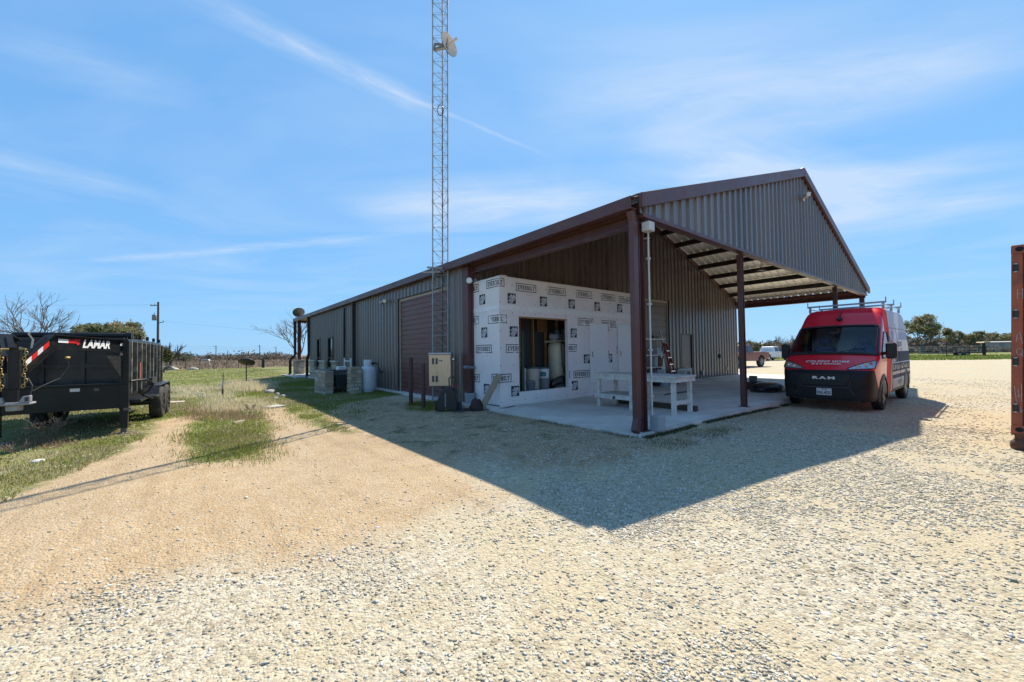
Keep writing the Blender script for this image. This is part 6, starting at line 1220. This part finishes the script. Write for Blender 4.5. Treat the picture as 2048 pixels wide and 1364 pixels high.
# ================================================================ shipping container at the right edge
def container():
    t = thingB('shipping_container', 'rusty red shipping container raised off the ground at the right edge', 'container', 2.92, -3.89, .17, -math.pi/2-R(1.6))
    t.rotation_euler[1] = R(1.7)
    # local x runs away from the corner along the door end, local y along the long side
    W_, L_, H_ = 2.44, 6.06, 2.62; cr = M('container_red', (.36, .085, .038), .6, var=.2, vs=2.5, dust=(.10, .045, .03), damt=.8, dscale=4, bump=.1, bs=30)
    # corner castings with slots
    for x in (0, W_-.16):
        for y in (0, L_-.18):
            for z in (0, H_-.12): m = MB(); m.box((x, y, z), (x+.16, y+.18, z+.12)); c = m.obj('corner_casting', cr, t, bevel=.008); m = MB(); m.prism([(.045+.028*math.cos(a)*1.4, .06+.034*math.sin(a)) for a in np.linspace(0, 6.283, 17)[:-1]], (0, .004, 0), lambda a, b: (x+.03+a, y-.002, z+b)); m.obj('casting_hole', M('hole_black', (.004, .004, .004), .8), c)
    m = MB()
    for x in (.002, W_-.102): m.box((x, .002, .12), (x+.1, .13, H_-.12)); m.box((x, L_-.13, .12), (x+.1, L_-.002, H_-.12))
    m.box((.16, .004, .0), (W_-.16, .12, .11)); m.box((.16, .004, H_-.11), (W_-.16, .12, H_-.002)); m.box((.003, .18, .0), (.07, L_-.18, .13)); m.box((W_-.07, .18, 0), (W_-.003, L_-.18, .13)); m.box((.003, .18, H_-.08), (.07, L_-.18, H_-.003)); m.box((W_-.07, .18, H_-.08), (W_-.003, L_-.18, H_-.003)); m.obj('frame', cr, t, bevel=.006)
    m = MB()
    for x0 in (.03, W_-.03):
        q = [(.13, 0)]; k = 0
        while q[-1][0] < L_-.3: a = q[-1][0]; q += [(a+.07, 0), (a+.14, .036), (a+.21, .036), (a+.28, 0)]
        q.append((L_-.13, 0)); sg = 1 if x0 < 1 else -1; m.grid([[(x0+sg*d, y, .13) for y, d in q], [(x0+sg*d, y, H_-.08) for y, d in q]])
    m.obj('side_panel', cr, t, fix=False)
    m = MB(); m.box((.07, .13, H_-.03), (W_-.07, L_-.13, H_-.02)); m.box((.07, .13, .1), (W_-.07, L_-.1, .13)); m.box((.1, L_-.1, .13), (W_-.1, L_-.05, H_-.1)); m.obj('roof', cr, t)
    for a, b in ((.105, W_/2-.006), (W_/2+.006, W_-.105)):
        m = MB(); m.box((a, .035, .115), (b, .075, H_-.115)); 
        for z in (.62, 1.25, 1.88): m.box((a+.05, .022, z), (b-.05, .035, z+.12))
        d = m.obj('door', cr, t, bevel=.006)
        for f in (.3, .72): x = a+(b-a)*f; r_ = MB(); r_.cyl((x, .012, .02), (x, .012, H_-.02), .017, n=10); r_.box((x-.05, .0, 1.05), (x+.2, .01, 1.09)); r_.obj('locking_bar', steel, d)
    for side in (0, 1):
        for z in (.36, 1.0, 1.66, 2.30): x = .018 if side == 0 else W_-.068; m = MB(); m.box((x, -.022, z-.05), (x+.05, .004, z+.05)); h = m.obj('hinge', M('hinge_dark', (.025, .022, .022), .5), t, bevel=.008); m = MB(); [m.cyl((x+.02, -.02, z+q), (x+.02, -.02, z+q+.014), .022, n=10) for q in (-.062, .048)]; m.obj('hinge_pin', steel, h)
    # chalk scrawl
    ch = M('chalk', (.55, .5, .47), .9); m = MB()
    def st(pts, w=.0045): m.tube([(x, y, z) for x, y, z in pts], w*.5, 5)
    D = .0; Q = lambda x, z: (x, .0 if x < .105 else .033, z)
    for p in ([(.055, 1.87), (.055, 2.01)], [(.055, 1.945), (.10, 1.945)], [(.10, 1.87), (.10, 2.01)], [(.045, 1.27), (.055, 1.38), (.075, 1.41), (.09, 1.33), (.098, 1.25)], [(.052, 1.32), (.09, 1.33)], [(.05, 1.16), (.07, 1.19), (.10, 1.17), (.10, 1.11), (.07, 1.09), (.05, 1.12), (.05, 1.16)], [(.085, 1.12), (.103, 1.07)], [(.06, .62), (.07, .5)], [(.09, .7), (.092, .45)], [(.05, .52), (.10, .55)], [(.08, .38), (.09, .30), (.102, .34)], [(.03, .66), (.045, .48), (.06, .40)]): st([Q(x, z) for x, z in p])
    m.obj('chalk_marks', ch, t)
    p = B(2.92, -3.89); p = B(3.0, -3.99); s_ = thing('support_block', 'rusty round steel footing under the near corner of the container', 'footing', (p.x, p.y, float(gz(p.x, p.y))), 0); h = .17-float(gz(p.x, p.y)); m = MB(); m.lathe([(0, 0), (.10, 0), (.115, .03), (.115, .09), (.09, .13), (.07, .15), (.07, h-.03), (.10, h-.025), (.10, h), (0, h)], n=24, caps=False); m.obj('footing', rust, s_, smooth=40)
    for a, b, lab in ((5.35, -3.99, 'second'), ): pass
container()
# ================================================================ background
bark = M('grey_bark', (.13, .11, .09), .9, var=.3, vs=5, bump=.3)
leafm = foliage_mat('oak_leaves', trans=.35)
def branches(m, p, d, L_, r, depth, rr, tips, droop=0., kids=(2, 3), spread=.6, shrink=.72, n0=5):
    pts = [p]; dd = d.copy(); n = 4 if depth > 1 else 3
    for k in range(n): dd = (dd+Vector((rr.gauss(0, .13), rr.gauss(0, .13), rr.gauss(0, .10)-droop))).normalized(); pts.append(pts[-1]+dd*L_/n)
    m.tube(pts, [r*(1-.45*k/n) for k in range(n+1)], n0 if depth > 1 else 4, caps=False)
    if depth == 0: tips.append((pts[-1], dd)); return
    for k in range(rr.choice(kids)+1):
        f = rr.uniform(.45, 1) if k else 1; q = pts[min(n, max(1, int(f*n+.5)))]; ax = Vector((rr.gauss(0, 1), rr.gauss(0, 1), rr.gauss(0, .45))); nd = (dd+ax.normalized()*rr.uniform(.5, 1)*spread).normalized()
        branches(m, q, nd, L_*shrink*rr.uniform(.75, 1.15), max(.004, r*.58), depth-1, rr, tips, droop, kids, spread, shrink, n0)
def bare_tree(label, loc, H_, seed, depth=4, spread=.75, r=.14, col=None, name='bare_tree', cat='tree', forks=4):
    rr = random.Random(seed); t = thing(name, label, cat, loc); mt = col or bark; m = MB(); h0 = H_*.22; m.tube([(0, 0, -.1), (.03, .02, h0*.5), (0, 0, h0)], [r*1.2, r, r*.85], 9); m.obj('trunk', mt, t, smooth=60); m = MB(); tips = []
    for k in range(forks): a = k*6.283/forks+rr.random(); branches(m, Vector((0, 0, h0*(.85+.1*rr.random()))), Vector((math.cos(a)*spread, math.sin(a)*spread, 1)).normalized(), H_*.30, r*.6, depth, rr, tips, 0, (2, 3), .62, .74)
    m.obj('crown', mt, t, smooth=60); return t
def leafcloud(centres, n, rad, size, cols, rng, flat=.65):
    c = np.array([q[0] for q in centres]); s = np.array([q[1] for q in centres]); i = rng.choice(len(c), n, p=s**2/np.sum(s**2)); d = rng.normal(size=(n, 3)); d *= .52
    p = c[i]+d*s[i][:, None]*np.array((1, 1, flat)); a = rotmats(n); sz = size*(.6+.8*rng.random(n)); q = np.array([(-1, -.5, 0), (1, -.5, 0), (1, .5, .15), (-1, .5, .15)])
    v = p[:, None]+np.einsum('nij,kj->nki', a, q)*sz[:, None, None]; tint = np.array(cols)[rng.integers(0, len(cols), len(c))][i]*rng.uniform(.75, 1.25, (n, 1)); return v.reshape(-1, 3), np.arange(4*n).reshape(n, 4), np.repeat(tint, 4, 0)
OAK = [(.20, .205, .10), (.24, .235, .115), (.17, .18, .09), (.29, .265, .14), (.32, .26, .16)]
def oak(label, loc, H_, Wd, seed, n=5200, cols=OAK, size=.17, name='oak_tree', group=None, low=.28):
    rr = random.Random(seed); rng = np.random.default_rng(seed); t = thing(name, label, 'tree', loc, 0, group); m = MB(); r = H_*.045; h0 = H_*low; m.tube([(0, 0, -.2), (.05, 0, h0*.6), (.1, .05, h0)], [r*1.3, r, r*.9], 9); tips = []
    m.obj('trunk', bark, t, smooth=60); m = MB()
    for k in range(6): a = k*1.05+rr.random()*.6; branches(m, Vector((.1, .05, h0*.9)), Vector((math.cos(a), math.sin(a), rr.uniform(.35, 1.0))).normalized(), Wd*.22, r*.5, 3, rr, tips, 0, (2, 3), .75, .68)
    m.obj('limbs', bark, t, smooth=60); cs = []
    zs = [p.z for p, d in tips]; zmx, zmn = max(zs), min(zs); xm = max(math.hypot(p.x, p.y) for p, d in tips)
    for p, d in tips: q = Vector((p.x/xm*Wd*.44, p.y/xm*Wd*.44, h0+.15*H_+(p.z-zmn)/(zmx-zmn+.01)*(H_*.80-h0))); q.z = min(q.z, H_*.93*math.sqrt(max(.1, 1-(math.hypot(q.x, q.y)/(Wd*.56))**2))); cs.append((tuple(q), H_*rr.uniform(.035, .095)))
    v, f, c = leafcloud(cs, int(n*1.25), 1, size, cols, rng); o = numpy_mesh('crown', v, f, leafm, col=c); o.parent = t; return t
Z = lambda p: Vector((p.x, p.y, float(gz(p.x, p.y))))
# left of the workshop
bare_tree('leafless grey tree with spreading limbs behind the dump trailer', Z(at(84, 27)), 5.6, 5, 4, .36, .12, forks=4)
oak('dark live oak with a broad crown behind the dump trailer', Z(at(230, 42)), 5.6, 10.0, 21, 15000, size=.085)
oak('small round green shrub beside the rear of the dump trailer', Z(at(326, 40)), 2.9, 1.6, 9, 900, [(.085, .09, .03), (.11, .11, .04)], .09, 'shrub', low=.12)
bare_tree('small dark bare tree standing alone beyond the dump trailer', Z(at(341, 52)), 3.9, 14, 3, .9, .15, M('dark_bark', (.05, .045, .04), .9), forks=5)
bare_tree('leafless tree growing behind the porch post of the workshop', Z(at(598, 43)), 6.2, 33, 4, .45, .12, M('pale_bark', (.17, .14, .11), .9))
tw = M('twig_grey', (.16, .12, .09), .9); p = P2(95, 888); bare_tree('dead twiggy shrub in the grass before the trailer', p, .55, 3, 3, .9, .008, tw, 'dead_shrub', 'shrub', 6)
p = P2(28, 915); bare_tree('small dead twigs at the far left edge of the verge', p, .34, 4, 2, 1., .006, tw, 'dead_shrub', 'shrub', 7)
p = P2(520, 842) if False else P2(500, 826); bare_tree('low brown dead weed on the strip between the wheel tracks', p, .34, 6, 2, 1.1, .006, tw, 'dead_shrub', 'shrub', 7)
# utility poles
pw = M('pole_timber', (.085, .07, .06), .85, var=.3)
def pole(label, loc, H_, r, arm=True, trafo=False, group=None):
    t = thing('utility_pole', label, 'utility pole', loc, random.uniform(-.2, .2), group); m = MB(); m.cyl((0, 0, -.3), (0, 0, H_), r*1.15, r*.8, 10); m.obj('pole', pw, t, smooth=60)
    if arm: m = MB(); m.bar((-1.0, -.1, H_-.55), (.1, -.1, H_-.5), .09, .1); m.obj('crossarm', pw, t); m = MB(); [m.cyl((x, -.1, H_-.48), (x, -.1, H_-.28), .05, n=8) for x in (-.95, -.45)]; m.obj('insulator', steel, t)
    if trafo: m = MB(); m.lathe([(0, -.4), (.26, -.4), (.28, -.3), (.28, .35), (.22, .43), (0, .45)], (-.48, -.05, H_-2.3), 16); m.cyl((-.48, -.05, H_-1.85), (-.48, -.05, H_-1.6), .05, n=8); m.obj('transformer', M('transformer_grey', (.2, .21, .22), .5), t, smooth=40); m = MB(); m.bar((0, -.05, H_-3.1), (.85, -.05, H_-2.95), .07, .09); m.obj('bracket_arm', pw, t); m = MB(); m.cyl((.8, -.05, H_-2.9), (.8, -.05, H_-2.72), .05, n=8); m.obj('insulator', steel, t)
    return t
P0 = Z(at(315.5, 58)); pole('dark utility pole with a transformer rising behind the dump trailer', P0, 9.6, .15, True, True)
far = []
for px, top, d, lab in ((432, 691, 170, 'distant utility pole above the parked white car'), (455.5, 701, 200, 'shortest distant utility pole, between the white car and the satellite dish'), (519.5, 690, 170, 'distant utility pole just right of the satellite dish on a post'), (552, 693, 190, 'distant utility pole nearest the bare tree by the porch')):
    p = Z(at(px, d)); hz = 703.5+.0135*(1024-px); h = (hz-top)/795.7*d+CH-p.z; far.append((p, h)); pole(lab, p, h, .16, px != 455.5, False, 'distant utility poles')
wm = M('wire_dark', (.05, .05, .05), .6); m = MB(); wt = thing('power_line', 'thin overhead wires running between the distant utility poles', 'wires', (0, 0, 0)); prev = [P0+Vector((0, 0, 9.2)), P0+Vector((0, 0, 6.6))]
def sag(m, a, b, s, r): m.tube([a.lerp(b, k/10)-Vector((0, 0, s*4*(k/10)*(1-k/10))) for k in range(11)], r, 4)
E1 = Vector((-95, 30, 7.5))
def wire(a, b, s, r): m = MB(); sag(m, a, b, s, r); m.obj('wire', wm, wt)
for dz in (0, -.9):
    q = [Vector((-160, 120, 6+dz))]+[far[i][0]+Vector((0, 0, far[i][1]-.3+dz)) for i in (0, 2, 3)]
    for i in range(3): wire(q[i], q[i+1], .8, .022)
wire(P0+Vector((0, 0, 9.2)), Vector((-150, 40, 11)), 1, .008); wire(P0+Vector((.4, 0, 6.8)), Vector((-20, 150, 6)), 1, .008)
# wire fence on the left
def post_fence(name, label, pts, h, r, rails, mt, wm_, rr_, extra=()):
    o = pts[0]; t = thing(name, label, 'fence', o)
    for p in pts: m = MB(); q = p-o; m.cyl((q.x, q.y, -.2), (q.x+random.gauss(0, .02), q.y, h*random.uniform(.94, 1.06)), r, n=6); m.obj('post', mt, t)
    m = MB()
    for z in rails:
        for a, b in zip(pts, pts[1:]): m.tube([a-o+Vector((0, 0, z)), b-o+Vector((0, 0, z))], rr_, 5)
    m.obj('rail' if rr_ > .02 else 'wire', wm_, t); return t
fp = [Z(at(px, d)) for px, d in ((-60, 40), (60, 42), (180, 43.5), (335, 45), (372, 45.6), (400, 46), (428, 46.5), (454, 47), (477, 47.5), (500, 48), (526, 48.5), (548, 49), (570, 49.5), (592, 50), (625, 51), (680, 53))]
post_fence('wire_fence', 'thin wire fence on steel posts across the far side of the left field', fp, 1.25, .035, (.35, .65, .95, 1.18), M('post_rust', (.11, .075, .055), .8), wm, .008)
p = Z(at(526.5, 46)); t = thing('fence_post', 'thick dark wooden post in the left field fence', 'post', p); m = MB(); m.lathe([(.15, -.2), (.15, .95), (.12, 1.0), (0, 1.01)], n=12, caps=False); m.obj('post', M('dark_post', (.03, .025, .022), .9), t)
p = Z(at(423, 46)); t = thing('fallen_pole', 'pale broken pole leaning on the wire fence', 'pole', p); m = MB(); m.cyl((0, 0, 0), (-.5, .3, .95), .04, n=8); m.obj('pole', M('pale_plank', (.46, .38, .27), .7), t)
for px, d, sz, lab in ((335, 47, .55, 'pale rubble heap at the fence behind the trailer'), (385, 47.5, .4, 'small pale rock heap by the wire fence')): p = Z(at(px, d)); tag(lump('rock_heap', (sz*1.5, sz, sz), M('pale_rock', (.36, .33, .29), .9, bump=.4), p-Vector((0, 0, .1)), 0, int(px), 3, .4), lab, 'rock heap')
# white car far off
def far_car():
    p = Z(at(415, 190)); t = thing('parked_car', 'white utility car far away on the field road at the left', 'car', p, .15); m = MB(); m.prism([(-2.3, .5), (2.3, .45), (2.3, .95), (1.2, 1.1), (.6, 1.75), (-2.1, 1.8), (-2.3, 1.1)], (0, 1.7, 0), lambda a, b: (a, -.85, b)); m.obj('body', whitep, t, bevel=.08)
    m = MB(); m.add([(1.0, -.86, 1.12), (.5, -.86, 1.62), (-1.95, -.86, 1.65), (-2.1, -.86, 1.12)], [(0, 1, 2, 3)]); m.obj('window', mirrorglass, t)
    for x in (-1.4, 1.4): wheel(t, x, -.75, .36, .22, -1); wheel(t, x, .75, .36, .22, 1)
far_car()
# wooded skyline
def woods():
    rng = np.random.default_rng(5); cs = []; cols = [(.13, .105, .085), (.16, .125, .10), (.11, .10, .075), (.09, .10, .06), (.19, .155, .125)]  # browns lifted lighter and greyer: distance haze put into the colours
    for _ in range(900):
        px = rng.uniform(-500, 760); d = rng.uniform(215, 330); p = Z(at(px, d)); h = 2.2+1.8*math.sin(px*.021+1)*math.sin(px*.0067)+rng.uniform(0, 2.0)+(d-215)/115*1.6; cs.append(((p.x, p.y, p.z+h*.55), h*.75))
    for _ in range(420):
        px = rng.uniform(1380, 1790); d = rng.uniform(105, 170); p = Z(at(px, d)); h = rng.uniform(1.2, 3.0); cs.append(((p.x, p.y, p.z+h*.5), h*.8))
    for _ in range(420):
        px = rng.uniform(1780, 2300); d = rng.uniform(125, 190); p = Z(at(px, d)); h = rng.uniform(2.0, 4.2); cs.append(((p.x, p.y, p.z+h*.5), h*.8))
    v, f, c = leafcloud(cs, 78000, 1, .55, cols, rng, .8); o = numpy_mesh('woodland', v, f, leafm, col=c); tag(o, 'brown winter woodland along the skyline', kind='stuff')
    rng = np.random.default_rng(6); cs = []
    for _ in range(260): px = rng.uniform(1800, 2260); d = rng.uniform(84, 100); p = Z(at(px, d)); h = rng.uniform(.5, 1.3); cs.append(((p.x, p.y, p.z+h*.4), h*.7))
    v, f, c = leafcloud(cs, 16000, 1, .22, [(.12, .11, .085), (.16, .145, .11), (.09, .085, .06), (.20, .18, .14)], rng, .8); o = numpy_mesh('brush', v, f, leafm, col=c); tag(o, 'grey-brown brush growing along the far right fence', kind='stuff')
woods()
# right of the van
oak('large dark live oak directly behind the rear of the van', Z(at(1845, 84)), 8.6, 10.5, 41, 6500, size=.13, low=.2)
oak('ragged live oak with bare forks right of the largest oak', Z(at(1881, 88)), 6.2, 5.2, 47, 2400, size=.12, low=.24)
oak('rounded live oak standing in the middle of the far right pasture', Z(at(1934, 92)), 5.4, 8.6, 52, 4600, size=.12, low=.15)
oak('low dark oak behind the beige shed', Z(at(2005, 118)), 6.0, 9.5, 57, 3000, size=.15, low=.15)
for px, d, H_, s in ((1498, 96, 4.2, 61), (1545, 100, 4.6, 62), (1571, 92, 5.0, 63)): bare_tree({61: 'bare bushy tree on the skyline right of the second carport post', 62: 'bare tree on the skyline above the white pickup', 63: 'tallest bare tree on the skyline, beside the van mirror'}[s], Z(at(px, d)), H_, s, 4, .8, .12, M('pale_bark', (.17, .14, .11), .9), forks=5)
oak('dark scrubby evergreen on the skyline above the red pickup', Z(at(1513, 104)), 4.0, 7.5, 66, 1800, size=.17, low=.1)
gr = M('fence_pipe', (.28, .27, .25), .6, var=.2); dk = M('dark_iron', (.022, .02, .02), .7)
rp = [Z(at(px, d)) for px, d in ((1790, 72), (1840, 73), (1880, 74), (1918, 75), (1955, 76), (1992, 77), (2030, 78), (2080, 79), (2150, 80))]
post_fence('rail_fence', 'grey pipe rail fence across the far right pasture', rp, 1.5, .06, (.4, .75, 1.1, 1.45), gr, gr, .035)
# dark flat farm trailer frame in the pasture
p = Z(at(1921, 62)); t = thing('farm_trailer', 'low dark flat farm trailer with stake sides on the right pasture', 'trailer', p, -.6); m = MB(); m.box((-2.2, -.9, .38), (2.2, .9, .55)); m.obj('deck', dk, t); m = MB()
for x in (-2.15, -.7, .7, 2.15):
    for y in (-.87, .87): m.cyl((x, y, .55), (x, y, 1.25), .04, n=6)
for y in (-.87, .87): m.bar((-2.15, y, 1.25), (2.15, y, 1.25), .07, .07)
m.obj('stake_rail', dk, t)
for y in (-.7, .7): wheel(t, -.3, y, .33, .2, 1 if y > 0 else -1); wheel(t, .5, y, .33, .2, 1 if y > 0 else -1)
p = Z(at(1893, 58)); t = thing('iron_post', 'slim dark iron post with a foot plate left of the farm trailer', 'post', p); m = MB(); m.cyl((0, 0, 0), (0, 0, 2.1), .05, n=8); m.box((-.3, -.2, 0), (.3, .2, .05)); m.obj('post', dk, t)
p = Z(at(1968, 59)); t = thing('gate_post', 'thick dark timber post topped by a tan board in the right pasture', 'post', p); m = MB(); m.lathe([(.2, -.1), (.18, .4), (.22, .8), (.17, 1.9), (0, 1.92)], n=12, caps=False); m.obj('post', M('dark_post', (.03, .025, .022), .9), t); m = MB(); m.prism([(-.6, 0), (.5, .0), (.4, .12), (-.4, .13)], (0, 1.0, 0), lambda a, b: (a, -.5, 1.95+b)); m.obj('board', M('tan_board', (.36, .25, .12), .7), t)
p = Z(at(1999, 100)); t = thing('farm_shed', 'beige flat-sided farm shed with a low roof behind the right fence', 'shed', p, -.65); bw = M('shed_beige', (.40, .35, .30), .7, var=.06); m = MB(); m.box((-2.6, -1.6, 0), (2.6, 1.6, 2.3)); m.obj('wall', bw, t); m = MB(); m.prism([(-1.9, 2.302), (1.9, 2.302), (1.8, 2.5), (-1.8, 2.36)], (5.6, 0, 0), lambda a, b: (-2.8, a, b)); m.obj('roof', M('shed_roof', (.5, .48, .45), .5), t); m = MB(); m.box((-.4, -1.63, 0), (.5, -1.605, 2.0)); m.obj('door', M('shed_door', (.27, .24, .21), .6), t)
